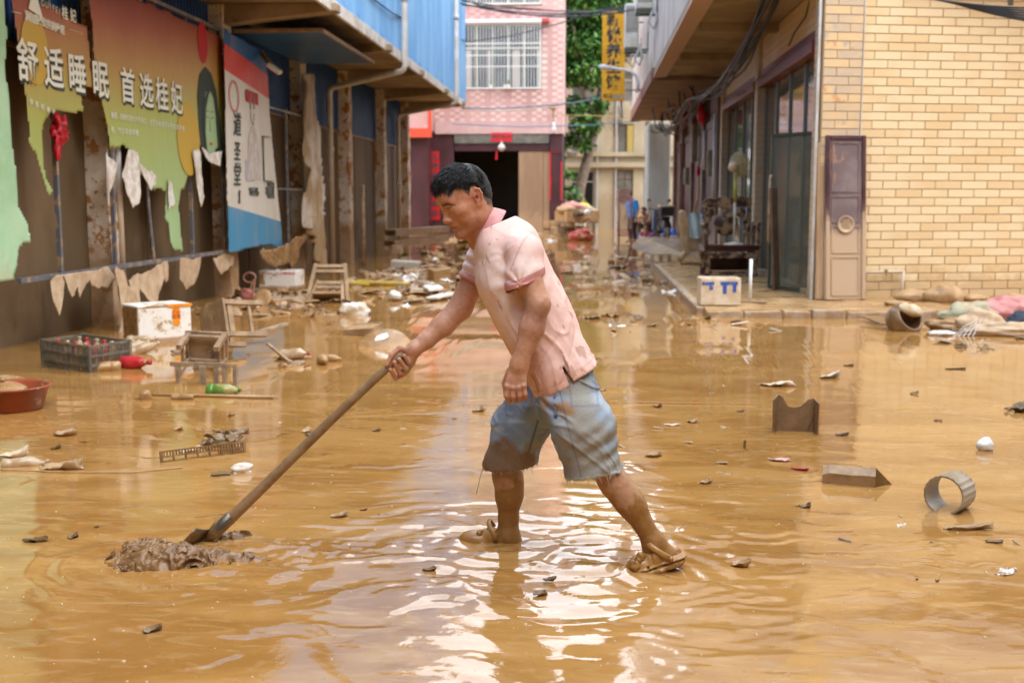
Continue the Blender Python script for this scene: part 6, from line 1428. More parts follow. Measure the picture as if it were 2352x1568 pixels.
MB().lathe([(.0001, -.17), (.1, -.165), (.19, -.08), (.205, .02), (.17, .11), (.15, .12), (.14, .1), (.17, .02), (.1, -.1)], 28, cap=False).build('pot_body', m_gloss_br, t, smooth=True); crumple(MB(), (.0, .08, .13), .11, 14, 12, .3, (1.4, .6, .5)).build('cloth_rim', mat('cream_cloth', (.66, .58, .42), (.5, .38, .22), 5, rough=.8), t, smooth=True)
plank('dark curved lid edge beside the tipped pot', 1995, 738, 2045, 752, .2, .02, .06, .04, m_gloss_br)
for i, (x, y, s, sq, mm_, lab) in enumerate(((2320, 735, .3, (1.5, .7, .55), mat('pink_cloth', srgb(206, 146, 142), srgb(176, 110, 106), 6, rough=.85, bump=.01, bscale=20, spots=[(5, .66, (.45, .32, .2))]), 'heap of dirty pink cloth on the clothes pile'), (2350, 752, .16, (1.2, .8, .8), mat('navy_cloth', (.02, .028, .05), (.04, .05, .08), 6, rough=.6, bump=.008, bscale=25), 'dark navy cloth bundle on the clothes pile'),
      (2225, 740, .22, (1.5, .8, .7), mat('green_grey_cloth', (.40, .40, .27), (.42, .32, .2), 7, rough=.8, bump=.01, bscale=22), 'grey-green muddy garment heaped on the mud'), (2250, 765, .24, (1.1, .8, .65), m_mudcloth, 'smooth brown muddy sack in the clothes pile'), (2180, 758, .15, (1.5, .7, .6), m_mudwet, 'dark folded muddy cloth at the pile edge'), (2310, 770, .18, (2.0, .7, .45), m_mudcloth, 'long pale muddy cloth roll in front of the pile'), (2285, 735, .14, (1.4, .7, .6), mat('cream_dirty_cloth', (.6, .52, .38), (.45, .33, .2), 6, rough=.85, bump=.008), 'cream cloth strip over the clothes pile'), (2160, 770, .08, (1.6, .8, .4), m_white_s, 'small white cloth end at the pile foot'))):
    o = crumple(MB(), (0, 0, s * .35), s, 26, 90 + i, .45, sq).build('cloth_heap', mm_, None, smooth=True); p = G(x, y); o.location = (p.x, p.y, -.01); tag(o, lab, 'cloth')
t = T('plastic_basket', 'torn cream plastic lattice basket side in the clothes pile', 'basket', 2195, 772); 
for k in range(5): MB().bar((-.02 + .05 * k, 0, 0), (.08 + .05 * k, .05, .05 + .035 * k), .008).build('rib', m_white_s, t)
for k in range(4): MB().bar((-.03 + .03 * k, 0, .01 + .028 * k), (.22, .04, .02 + .05 * k), .007).build('rail', m_white_s, t)
# ================================================================== far end of the street
def chair_stack(label, x, y, hpx, m1, n, rz):
    p = G(x, y, .02); sc = p.y / FPX; t = thing('chair_stack', label, 'chairs', (p.x, p.y, .02), rz); return t, hpx * sc
pS = G(1433, 572); sc_ = pS.y / FPX; hS = 90 * sc_
m_pl = mat('dusty_pink_plastic', srgb(196, 150, 138), srgb(170, 122, 108), 5, rough=.5, mud=(1.2, .5, .5, (.5, .36, .22))); m_pr = mat('dull_red_chair', srgb(150, 66, 66), srgb(130, 54, 54), 5, rough=.5)
n = 13; dz = .075
for k in range(n):
    t = thing('plastic_chair', 'pink plastic chair in the tall nested stack', 'chair', (pS.x + .008 * (k % 2), pS.y + .012 * k, .0 + dz * k), R(4), 'plastic chairs in the nested stack'); mm_ = m_pr if k < 3 else m_pl
    if k == n - 1: t['label'] = 'topmost plastic chair of the nested stack, with slotted back'
    w = 34 * sc_; MB().box((0, -.05, .4), (w, .42, .03)).build('seat', mm_, t, bevel=.01)
    for s in (-1, 1):
        MB().bar((s * w * .42, -.22, .0 if k < 2 else .3), (s * w * .40, -.2, .4), .04).build('leg', mm_, t); MB().bar((s * w * .45, -.24, .6), (s * w * .45, .14, .62), .035, .03).build('arm', mm_, t)
    if k >= n - 2:
        for s in (-1, 1): MB().bar((s * w * .45, .14, .4), (s * w * .36, .26, .85), .06, .03).build('back_post', mm_, t)
        MB().bar((-w * .36, .26, .84), (w * .36, .26, .84), .06, .03).build('back_top', mm_, t)
        for q_ in range(7): MB().bar((-w * .3, .2, .47 + .05 * q_), (w * .3, .2, .47 + .05 * q_), .02, .02).build('back_slat', mm_, t)
def wheel(t, c, r, ax, m_t, spokes=10, w=.05, nm='wheel'):
    q = Vector(ax).to_track_quat('Z', 'Y').to_matrix().to_4x4(); q.translation = Vector(c)
    wh = MB().lathe([(r - w * .5, -w * .5), (r, -w * .3), (r, w * .3), (r - w * .5, w * .5), (r - w * .7, 0), (r - w * .5, -w * .5)], 24, q, cap=False).build(nm, m_t, t, smooth=True)
    sp = MB()
    for k in range(spokes): a = 2 * math.pi * k / spokes; sp.tube([q @ Vector((0, 0, .02)), q @ Vector(((r - w * .6) * math.cos(a), (r - w * .6) * math.sin(a), 0))], .006, 4)
    sp.lathe([(.03, -.05), (.03, .05)], 10, q).build('spokes', m_steel, wh); return wh
m_tyre = mat('muddy_tyre', (.06, .045, .03), (.3, .19, .1), 8, rough=.7); m_black = mat('black_plastic', (.02, .02, .024), (.05, .045, .04), 5, rough=.3); m_chrome = mat('chrome', (.7, .7, .7), rough=.15, metallic=.9)
pT = G(1345, 545); t = thing('cargo_tricycle', 'muddy cargo tricycle loaded with salvaged goods', 'tricycle', (pT.x, pT.y, 0), R(20)); 
wheel(t, (0, -.3, .38), .38, (1, .25, 0), m_tyre); wheel(t, (-.4, 1.6, .33), .33, (1, .1, 0), m_tyre); wheel(t, (.75, 1.6, .33), .33, (1, .1, 0), m_tyre)
MB().tube([(0, -.3, .38), (-.03, -.12, .75), (-.03, .0, 1.05)], .035, 8).tube([(-.03, 0, .8), (0, .5, .5), (.1, 1.0, .5)], .035, 8).build('frame', m_steel, t); MB().tube([(-.38, .12, 1.12), (-.2, .02, 1.08), (.15, .02, 1.08), (.34, .12, 1.12)], .018, 8).build('handlebar', m_black, t, smooth=True); MB().lathe([(.0001, -.06), (.1, -.02), (.11, .04), (.0001, .06)], 14, Matrix.Translation((-.02, -.18, .95)) @ Matrix.Rotation(R(100), 4, 'X')).build('headlight', m_chrome, t, smooth=True)
MB().box((.0, -.22, .72), (.24, .3, .05), (R(-15), 0, 0)).build('mudguard', m_mudcoat, t, bevel=.02); MB().box((-.05, .7, .85), (.35, .5, .12)).build('saddle', m_black, t, bevel=.04, seg=2)
MB().box((.2, 1.6, .55), (1.3, 1.5, .06)).build('cargo_bed', m_steel, t)
for s in (-1, 1): MB().box((.2 + s * .65, 1.6, .78), (.04, 1.5, .4)).build('bed_side', m_mudcoat, t); MB().box((.2, 1.6 + s * .75, .78), (1.26, .04, .4)).build('bed_side', m_mudcoat, t)
for i, (dx, dy, z, s, mm_, lab) in enumerate(((.0, 1.5, 1.1, .3, MATS['pink_cloth'], 'rolled pink quilt on the tricycle bed'), (.5, 1.7, 1.1, .26, mat('yellow_sack', srgb(206, 176, 70), (.5, .4, .2), 5, rough=.6), 'yellow sack on the tricycle bed'), (-.3, 1.3, 1.02, .25, m_mudcoat, 'muddy bundle on the tricycle bed'), (.5, 1.2, .95, .25, m_mudcloth, 'brown bundle hanging over the tricycle side'))):
    v = Matrix.Rotation(R(20), 4, 'Z') @ Vector((dx, dy, 0)); o = crumple(MB(), (0, 0, 0), s, 14, 40 + i, .4, (1.5, .9, .7)).build('cargo_bundle', mm_, None, smooth=True); o.location = (pT.x + v.x, pT.y + v.y, z); tag(o, lab, 'bundle')
for i, (x, y, s, mm_, lab) in enumerate(((1310, 530, .5, mat('grey_tarp', (.28, .28, .24), (.36, .28, .18), 4, rough=.6), 'grey tarpaulin heap by the pink house corner'), (1325, 525, .4, mat('grey_green_tarp', (.3, .36, .28), (.4, .32, .2), 4, rough=.6), 'grey-green tarpaulin beside the tricycle'), (1298, 540, .35, m_mudcoat, 'low muddy heap by the pink house'), (1335, 552, .3, m_redscrap, 'small red scrap heap by the tricycle wheel'))):
    o = crumple(MB(), (0, 0, s * .5), s, 18, 50 + i, .5, (1.4, .9, .7)).build('tarpaulin_heap', mm_, None, smooth=True); p = G(x, y); o.location = (p.x, p.y, 0); tag(o, lab, 'heap')
o = MB().bar((0, 0, .6), (.28, .1, 1.5), .16, .05).build('timber_board', MATS['pale_stained_timber'], None); o.location = gb_(1325, 535); tag(o, 'pale board sticking up from the tarpaulin heap', 'board')
# brick piles
bm_ = MB().box((0, 0, .05), (.24, .115, .09)).build('brick', mat('muddy_brick', (.40, .25, .13), (.48, .32, .18), 6, rough=.8), None, bevel=.006).data; bpy.data.objects.remove(bpy.data.objects['brick'])
rb_ = random.Random(3)
for bx_, by_, nx_, ny_, nz_ in ((1255, 540, 5, 3, 6), (1285, 541, 4, 3, 4)):
    p = G(bx_, by_)
    for a in range(nx_):
        for b in range(ny_):
            for c in range(nz_):
                if rb_.random() < .12 * c: continue
                o = bpy.data.objects.new('brick', bm_); COL.objects.link(o); o.location = (p.x + a * .26 + rb_.uniform(-.02, .02), p.y + b * .13, c * .1 - .01); o.rotation_euler = (0, 0, rb_.uniform(-.12, .12)); tag(o, 'muddy brick in the pile before the plywood panel', 'brick', 'bricks piled at the pink house')
# scooter with top box
pQ = G(1522, 552, .1); t = thing('motor_scooter', 'dark scooter with a white-lidded top box seen from behind', 'scooter', (pQ.x, pQ.y, .02), R(10)); 
wheel(t, (0, -.55, .27), .27, (1, 0, 0), m_tyre, 6, .09); wheel(t, (0, .75, .27), .27, (1, 0, 0), m_tyre, 6, .09)
MB().box((0, -.2, .62), (.34, .9, .3), taper=.7).build('tail_body', m_black, t, bevel=.08, seg=3); MB().box((0, -.1, .8), (.3, .7, .1)).build('seat', m_black, t, bevel=.04, seg=2); MB().box((0, .45, .35), (.32, .5, .08)).build('floor', m_black, t); MB().box((0, .75, .72), (.36, .12, .7), (R(14), 0, 0)).build('leg_shield', mat('blue_grey_body', (.12, .17, .26), rough=.3), t, bevel=.05, seg=2)
MB().box((0, -.5, .62), (.22, .03, .12)).build('tail_light', mat('tail_red', (.4, .02, .02), rough=.2), t, bevel=.01); MB().box((0, -.62, .42), (.22, .02, .16)).build('number_plate', mat('blue_plate', (.12, .25, .5), (.4, .4, .42), 9, rough=.4), t)
tb_ = MB().box((0, -.38, 1.02), (.46, .42, .3)).build('top_box', m_black, t, bevel=.05, seg=2); MB().box((0, -.38, 1.2), (.47, .43, .06)).build('lid', m_fw, tb_, bevel=.02)
MB().tube([(-.36, .6, 1.12), (0, .68, 1.05), (.36, .6, 1.12)], .02, 8).build('handlebar', m_black, t); 
for s in (-1, 1): MB().tube([(s * .3, .62, 1.1), (s * .34, .62, 1.32)], .008, 5).lathe([(.0001, -.01), (.07, -.005), (.07, .005), (.0001, .01)], 12, Matrix.Translation((s * .34, .6, 1.37)) @ Matrix.Rotation(R(90), 4, 'X')).build('mirror', m_chrome, t)
pQ = G(1503, 540, .1); t = thing('motor_scooter', 'second scooter parked behind, only its mirrors and bars show', 'scooter', (pQ.x, pQ.y + 1.2, .02), R(-15)); wheel(t, (0, -.5, .27), .27, (1, 0, 0), m_tyre, 6, .09); wheel(t, (0, .7, .27), .27, (1, 0, 0), m_tyre, 6, .09); MB().box((0, 0, .6), (.34, 1.2, .35), taper=.7).build('body', m_black, t, bevel=.08, seg=2); MB().tube([(-.36, .5, 1.15), (0, .58, 1.1), (.36, .5, 1.15)], .02, 8).build('handlebar', m_black, t)
for s in (-1, 1): MB().tube([(s * .3, .52, 1.13), (s * .32, .5, 1.4)], .008, 5).lathe([(.0001, -.015), (.09, -.005), (.09, .005), (.0001, .015)], 12, Matrix.Translation((s * .3, .48, 1.48)) @ Matrix.Rotation(R(90), 4, 'X')).build('mirror', m_chrome, t)
t = T('green_bucket', 'dark green bucket standing by the seated person', 'bucket', 1460, 545); MB().lathe([(.17, 0), (.23, .38), (.25, .39), (.21, .37), (.15, .03), (.0001, .02)], 20, cap=False).build('bucket', mat('bucket_green', (.08, .14, .09), (.2, .2, .12), 5, rough=.4), t, smooth=True); MB().tube([Vector((.22 * math.cos(a), 0, .38 + .12 * math.sin(a))) for a in np.linspace(0, math.pi, 10)], .006, 5).build('handle', m_steel, t)
o = sheet('blue_tarpaulin', [(-.9, -.5), (-.5, -.62), (.3, -.55), (1.0, -.35), (.8, .2), (.2, .45), (-.4, .3), (-.85, -.1)], .04, lambda u, v, w: np.stack([G(1520, 552).x + u, G(1520, 552).y + v, .12 + w], -1), mat('blue_tarp', srgb(40, 110, 214), srgb(90, 140, 214), 3, rough=.45, mix=(.5, .66)), None, rag=.03, relief=lambda U, V: np.abs(fbm(np.stack([U * 3, V * 3], -1), 3, 6)) * .4 + .12 * np.exp(-U * U * 3 - V * V * 3), seed=12); tag(o, 'crumpled bright blue tarpaulin on the ground by the scooter', 'tarpaulin')
leafy_tree('weed_clump', 'low green weeds beside the blue tarpaulin', tuple(G(1550, 545)[:2]) + (.1,), [([tuple(G(1550, 545)[:2]) + (.1,), tuple(G(1550, 545)[:2]) + (.3,)], .015, .008)], [(Vector((G(1550, 545).x, G(1550, 545).y, .3)), .3)], 900, .16, 15)
o = MB().box((0, 0, .45), (.5, .4, .9)).box((0, 0, .95), (.56, .46, .1)).build('waste_bin', mat('grey_bin', (.2, .22, .22), rough=.5), None, bevel=.03); p = G(1550, 532); o.location = (p.x, p.y + 1, .1); tag(o, 'grey lidded bin behind the scooter', 'bin')
o = MB().tube([(0, 0, 0), (.45, .1, 1.5)], .03, 6).build('timber_pole', m_wood_m, None); p = G(1535, 530); o.location = (p.x, p.y + .5, .12); tag(o, 'slanting pole leaning on the grey corner wall', 'pole')
# ================================================================== FIGURES: implicit surfaces turned into one continuous mesh
def V3(p): return np.array([p[0], p[1], p[2]], dtype=np.float64)
def rcone(a, b, ra, rb, k=.02, op='u'):
    a, b = V3(a), V3(b); ba = b - a; l2 = max(ba @ ba, 1e-12)
    def f(P):
        t = np.clip(((P - a) @ ba) / l2, 0, 1)
        d = P - a - t[:, None] * ba
        return np.sqrt((d * d).sum(1)) - (ra + t * (rb - ra))
    return (op, k, f, (a + b) / 2, np.sqrt(l2) / 2 + max(ra, rb))
def ell(c, r, M=None, k=.02, op='u'):
    c = V3(c); r = np.array(r, float); Mi = np.array(M.to_3x3().transposed()) if M is not None else np.eye(3)
    def f(P):
        q = (P - c) @ Mi.T
        k0 = np.sqrt(((q / r) ** 2).sum(1)); k1 = np.sqrt(((q / (r * r)) ** 2).sum(1)) + 1e-9
        return k0 * (k0 - 1) / k1
    return (op, k, f, c, r.max())
def oval(nodes, side, k=.03, op='u', p=2.0):
    """tube with an oval section: nodes = (point, half across 'side', half along the other direction)"""
    pts = [V3(n[0]) for n in nodes]; S0 = V3(side)
    cen = sum(pts) / len(pts); rad = max(np.linalg.norm(p - cen) + max(n[1], n[2]) for p, n in zip(pts, nodes))
    def f(P):
        out = np.full(len(P), 9.0)
        for i in range(len(pts) - 1):
            a, b = pts[i], pts[i + 1]; ba = b - a; l2 = ba @ ba; ax = ba / math.sqrt(l2)
            s = S0 - ax * (S0 @ ax); s /= np.linalg.norm(s); o = np.cross(ax, s)
            tr = ((P - a) @ ba) / l2; t = np.clip(tr, 0, 1)
            d = P - a - t[:, None] * ba
            A = nodes[i][1] + t * (nodes[i + 1][1] - nodes[i][1]); B = nodes[i][2] + t * (nodes[i + 1][2] - nodes[i][2])
            x = d @ s; y = d @ o; z = d @ ax
            m = np.minimum(A, B)
            v = ((np.abs(x / A) ** p + np.abs(y / B) ** p + np.abs(z / m) ** p) ** (1 / p) - 1) * m if p != 2 else (np.sqrt((x / A) ** 2 + (y / B) ** 2 + (z / m) ** 2) - 1) * m
            out = np.minimum(out, v) if i == 0 else -.5 * 0 + smin(out, v, .015)
        return out
    return (op, k, f, cen, rad)
def smin(a, b, k):
    if k <= 0: return np.minimum(a, b)
    h = np.clip(.5 + .5 * (b - a) / k, 0, 1)
    return b + (a - b) * h - k * h * (1 - h)
def evals(ops, P):
    d = np.full(len(P), 5.0)
    for op, k, f, c, r in ops:
        v = f(P)
        if op == 'u': d = smin(d, v, k)
        else: d = -smin(-d, v, k)
    return d
def compound(prims, cut, k=.02):
    c = np.mean([p[3] for p in prims], 0); r = max(np.linalg.norm(p[3] - c) + p[4] for p in prims)
    def f(P):
        v = evals(prims, P); return np.maximum(v, cut(P))
    return ('u', k, f, c, r)
def polygonise(ops, h, nb=16, post=None, pad=.03):
    """surface nets over the occupied blocks only"""
    lo = np.min([c - r for op, k, f, c, r in ops if op == 'u'], 0) - pad; hi = np.max([c + r for op, k, f, c, r in ops if op == 'u'], 0) + pad
    bs = nb * h; n = np.ceil((hi - lo) / bs).astype(int)
    I, J, K = np.meshgrid(*[np.arange(q) for q in n], indexing='ij')
    B = np.stack([I, J, K], -1).reshape(-1, 3); C = lo + (B + .5) * bs
    d = evals(ops, C); keep = np.abs(d) < bs * .87 * 1.45 + .012
    B = B[keep]; stride = np.array(n) * nb + 4
    ids, pos, quads = [], [], []
    r_ = np.arange(-1, nb + 2); LI, LJ, LK = np.meshgrid(r_, r_, r_, indexing='ij'); m = nb + 3
    Loff = np.stack([LI, LJ, LK], -1).reshape(-1, 3)
    corners = [(a, b, c) for a in (0, 1) for b in (0, 1) for c in (0, 1)]
    edges = [(p, q) for p in range(8) for q in range(p + 1, 8) if sum(abs(corners[p][i] - corners[q][i]) for i in range(3)) == 1]
    for bi in B:
        cen = lo + (bi + .5) * bs; br = bs * .95
        act = [o for o in ops if np.linalg.norm(o[3] - cen) < o[4] + br + .05 + o[1]]
        if not any(o[0] == 'u' for o in act): continue
        g = bi * nb; P = lo + (g + Loff) * h
        v = evals(act, P)
        if post is not None:
            nearm = np.abs(v) < .045
            if nearm.any(): v = v.copy(); v[nearm] = post(P[nearm], v[nearm])
        v = v.reshape(m, m, m)
        sgn = v < 0
        if sgn.all() or not sgn.any(): continue
        cs = [v[a:m - 1 + a, b:m - 1 + b, c:m - 1 + c] for a, b, c in corners]
        cnt = sum((x < 0).astype(np.int8) for x in cs); mask = (cnt > 0) & (cnt < 8)
        ci = np.argwhere(mask); vals = np.stack([x[mask] for x in cs], -1)
        acc = np.zeros((len(ci), 3)); num = np.zeros(len(ci))
        for p, q in edges:
            a, b = vals[:, p], vals[:, q]; mk = (a < 0) != (b < 0)
            t = np.where(mk, a / np.where(mk, a - b, 1), 0)
            pp = np.array(corners[p]) + t[:, None] * (np.array(corners[q]) - np.array(corners[p]))
            acc += pp * mk[:, None]; num += mk
        vp = lo + (g + ci - 1 + acc / num[:, None]) * h
        gi = g + ci
        ids.append((gi[:, 0] * stride[1] + gi[:, 1]) * stride[2] + gi[:, 2]); pos.append(vp)
        core = slice(1, nb + 1)
        for ax in range(3):
            s0 = sgn[core, core, core]
            sh = [core] * 3; sh[ax] = slice(2, nb + 2); s1 = sgn[tuple(sh)]
            e = np.argwhere(s0 != s1)
            if not len(e): continue
            flip = s0[s0 != s1]
            base = g + e + 1      # cell index (offset by one like gi) of the cell at the edge origin
            u, w = (ax + 1) % 3, (ax + 2) % 3
            du = np.zeros(3, int); du[u] = 1; dw = np.zeros(3, int); dw[w] = 1
            q = [base, base - du, base - du - dw, base - dw]
            q = np.stack([(x[:, 0] * stride[1] + x[:, 1]) * stride[2] + x[:, 2] for x in q], -1)
            q[~flip] = q[~flip][:, ::-1]
            quads.append(q)
    ids = np.concatenate(ids); pos = np.concatenate(pos); quads = np.concatenate(quads)
    uq, first = np.unique(ids, return_index=True)
    V = pos[first]; F = np.searchsorted(uq, quads)
    ok = (F < len(uq)).all(1) & (uq[np.minimum(F, len(uq) - 1)] == quads).all(1)
    return V, F[ok]
def laplace(V, F, it=1, lam=.5):
    E = np.concatenate([F[:, [0, 1]], F[:, [1, 2]], F[:, [2, 3]], F[:, [3, 0]]]); E = np.concatenate([E, E[:, ::-1]])
    deg = np.bincount(E[:, 0], minlength=len(V))[:, None].clip(1)
    for _ in range(it):
        S = np.stack([np.bincount(E[:, 0], weights=V[E[:, 1], i], minlength=len(V)) for i in range(3)], -1)
        V = V + lam * (S / deg - V)
    return V
def cut_faces(V, F, removed):
    keep = ~removed[F].all(1) if removed is not None else np.ones(len(F), bool)
    F = F[keep]; used, inv = np.unique(F, return_inverse=True)
    return V[used], inv.reshape(F.shape), used

# ================================================================== THE MAN WITH THE SHOVEL
YM = 4.53
def P_(x, y, Y=YM): return PY(x, y, Y)
HS = 1.03                                                # head scale
head_c = P_(1066, 458, 4.47)
fyaw, fpitch = R(36), R(25)
fwd = Vector((-math.cos(fyaw) * math.cos(fpitch), -math.sin(fyaw) * math.cos(fpitch), -math.sin(fpitch)))
lft = Vector((math.sin(fyaw), -math.cos(fyaw), 0))       # his left, towards the camera
roll = R(4); upv = fwd.cross(lft).normalized(); lft = (lft * math.cos(roll) + upv * math.sin(roll)).normalized(); upv = fwd.cross(lft).normalized()
HM = Matrix((fwd, lft, upv)).transposed()                # head axes: x forward, y left, z up
def H(x, y, z): return head_c + HM @ (Vector((x, y, z)) * HS)
def hr(*r): return tuple(q * HS for q in r)
def he(c, r, k=.012, op='u', rot=None):
    M = HM.to_4x4()
    if rot is not None: M = (HM @ Euler(rot).to_matrix()).to_4x4()
    return ell(H(*c), hr(*r), M, k * HS, op)
def hc(a, b, ra, rb_, k=.012, op='u'): return rcone(H(*a), H(*b), ra * HS, rb_ * HS, k * HS, op)
body = []
# skull and face
body += [he((-.012, 0, .036), (.098, .076, .084), .0), he((.012, 0, -.012), (.078, .069, .092), .03), he((.038, 0, -.052), (.054, .052, .062), .03),
         he((-.035, 0, .0), (.07, .066, .07), .03)]
for s in (-1, 1):
    body += [hc((-.012, s * .059, -.040), (.002, s * .055, -.078), .017, .017, .03), hc((.002, s * .055, -.078), (.066, s * .014, -.112), .017, .015, .03),
             he((.050, s * .048, -.024), (.028, .023, .021), .028), he((.04, s * .046, -.06), (.026, .018, .028), .022)]
    body += [hc((.083, s * .010, .020), (.076, s * .044, .022), .010, .008, .016)]                     # brow
    body += [he((.094, s * .033, .000), (.017, .017, .0095), .008, 's')]                                   # eye socket
body += [he((.072, 0, -.112), (.022, .02, .016), .02), he((.076, 0, .04), (.022, .045, .034), .03)]
# nose
body += [hc((.084, 0, .008), (.106, 0, -.036), .0085, .0105, .012), he((.108, 0, -.040), (.0125, .0125, .0105), .008)]
for s in (-1, 1): body += [he((.099, s * .0145, -.044), (.0125, .0085, .0085), .006), he((.104, s * .0085, -.0525), (.006, .0042, .004), .003, 's')]
# mouth
body += [he((.080, 0, -.070), (.022, .027, .018), .014), hc((.0985, -.0, -.0672), (.085, .024, -.0735), .0052, .0025, .004), hc((.0985, 0, -.0672), (.085, -.024, -.0735), .0052, .0025, .004),
         hc((.0965, 0, -.0790), (.085, .020, -.0765), .0062, .003, .004), hc((.0965, 0, -.0790), (.085, -.020, -.0765), .0062, .003, .004)]
body += [hc((.107, 0, -.0732), (.090, .026, -.0758), .0018, .0014, .003, 's'), hc((.107, 0, -.0732), (.090, -.026, -.0758), .0018, .0014, .003, 's')]
# eyelids and eyeballs
for s in (-1, 1):
    body += [he((.0795, s * .0325, -.001), (.0125, .0145, .0105), .003)]
    body += [hc((.0925, s * .021, .0032), (.0905, s * .034, .0074), .0038, .0042, .004), hc((.0905, s * .034, .0074), (.080, s * .048, .002), .0042, .0035, .004),
             hc((.0905, s * .022, -.0058), (.0875, s * .036, -.0078), .0036, .0036, .005), hc((.0875, s * .036, -.0078), (.079, s * .047, -.0035), .0036, .0034, .005)]
# ears
for s in (-1, 1):
    helix = [(.002, -.010), (.001, .010), (-.006, .026), (-.018, .031), (-.029, .022), (-.031, .004), (-.025, -.014), (-.015, -.028), (-.006, -.034), (.0, -.026)]
    ey = lambda x: s * (.0745 - .42 * x + (.004 if x < -.02 else 0))
    for (xa, za), (xb_, zb_) in zip(helix[:-1], helix[1:]): body += [hc((xa, ey(xa), za), (xb_, ey(xb_), zb_), .0046, .0046, .004)]
    body += [he((-.014, s * .0785, -.001), (.017, .0045, .029), .006, rot=(0, R(-8), s * R(22))), he((-.009, s * .0800, -.004), (.0075, .006, .011), .004, 's'), hc((-.021, ey(-.021) - s * .001, .012), (-.014, ey(-.014) - s * .001, -.018), .0036, .0036, .005),
             he((-.007, s * .078, -.033), (.009, .0055, .009), .006)]
# neck
nb_ = P_(1122, 528, 4.535); nt = H(-.03, 0, -.04)
body += [rcone(nt, nb_, .059, .057, .04), rcone(nb_, P_(1150, 560), .057, .06, .03), rcone(H(.012, 0, -.095), P_(1096, 556, 4.52), .030, .036, .03), rcone(H(-.02, .045, -.06), P_(1100, 552, 4.48), .018, .018, .025)]
# torso under the clothes
SHL, SHR = P_(1206, 572, 4.345), P_(1112, 592, 4.70)
spine = [(P_(1156, 562), .095, .060), (P_(1172, 606), .155, .105), (P_(1215, 700), .145, .115), (P_(1262, 800), .13, .09), (P_(1287, 850), .12, .075)]
SIDE = (-.18, 1, 0)
body += [oval(spine, SIDE, .04)]
# near (left) arm
ELB, WRL = P_(1237, 698, 4.285), P_(1193, 838, 4.275)
body += [rcone(SHL, P_(1214, 640, 4.31), .058, .050, .03), rcone(P_(1214, 640, 4.31), ELB, .050, .043, .02), rcone(ELB, P_(1222, 752, 4.28), .043, .046, .02), rcone(P_(1222, 752, 4.28), WRL, .046, .030, .02),
         rcone(ELB, P_(1243, 702, 4.30), .032, .028, .02), ell(P_(1193, 836, 4.276), (.036, .024, .04), None, .02)]
# near hand, back of hand to the camera, fingers loosely curled
kn = [(1164, 887), (1177, 891), (1191, 890), (1203, 886)]; tip = [(1170, 926), (1184, 924), (1197, 921), (1207, 917)]; mid = [(1163, 909), (1178, 911), (1193, 909), (1206, 905)]
for i, (x, y) in enumerate(kn):
    body += [rcone(P_(1180 + 7 * i, 846, 4.275), P_(x, y, 4.268), .0165, .0125, .012)]
    yk = 4.262
    r0 = (.0118, .0122, .0117, .0105)[i]
    body += [rcone(P_(x, y, 4.266), P_(mid[i][0], mid[i][1], 4.262), r0, r0 * .92, .004), rcone(P_(mid[i][0], mid[i][1], 4.262), P_(tip[i][0], tip[i][1] - 4, 4.283), r0 * .92, r0 * .8, .003),
             rcone(P_(tip[i][0], tip[i][1] - 4, 4.283), P_(tip[i][0] + 1, tip[i][1] - 3, 4.30), r0 * .8, r0 * .7, .003)]
    body += [ell(P_(x, y, 4.258), (.009, .008, .009), None, .008)]
body += [ell(P_(1186, 866, 4.285), (.032, .016, .036), None, .015), rcone(P_(1172, 852, 4.29), P_(1160, 880, 4.31), .016, .013, .012), rcone(P_(1160, 880, 4.31), P_(1162, 905, 4.315), .012, .0095, .006)]
# far (right) arm reaching to the shovel
ELR, WRR = P_(1058, 706, 4.68), P_(952, 801, 4.585)
body += [rcone(SHR, ELR, .056, .049, .03), rcone(ELR, P_(1018, 747, 4.645), .049, .045, .02), rcone(P_(1018, 747, 4.645), P_(978, 782, 4.61), .045, .034, .02), rcone(P_(978, 782, 4.61), WRR, .034, .030, .02)]
# shovel line
S_END, S_TOE = P_(922, 815, 4.56), P_(497, 1218, 4.585)
s_dir = (S_TOE - S_END).normalized()
YH = 4.56
body += [rcone(WRR, P_(934, 836, 4.592), .029, .026, .02), ell(P_(936, 826, 4.588), (.032, .022, .034), None, .015)]
fr_ = [((930, 856, 4.597), (909, 869, 4.568), (897, 849, 4.538)), ((934, 852, 4.597), (918, 856, 4.560), (906, 832, 4.535)), ((938, 846, 4.595), (930, 845, 4.556), (917, 825, 4.534)), ((940, 838, 4.59), (938, 832, 4.56), (928, 816, 4.540))]
for i, (a, b, c) in enumerate(fr_):
    r0 = (.0105, .0112, .0108, .0095)[i]
    body += [rcone(P_(*a), P_(*b), r0 * 1.1, r0, .006), rcone(P_(*b), P_(*c), r0, r0 * .85, .003)]
body += [rcone(P_(946, 806, 4.578), P_(920, 799, 4.57), .018, .0135, .012), rcone(P_(920, 799, 4.57), P_(900, 815, 4.555), .0128, .0115, .006), rcone(P_(900, 815, 4.555), P_(889, 838, 4.545), .0115, .009, .004)]
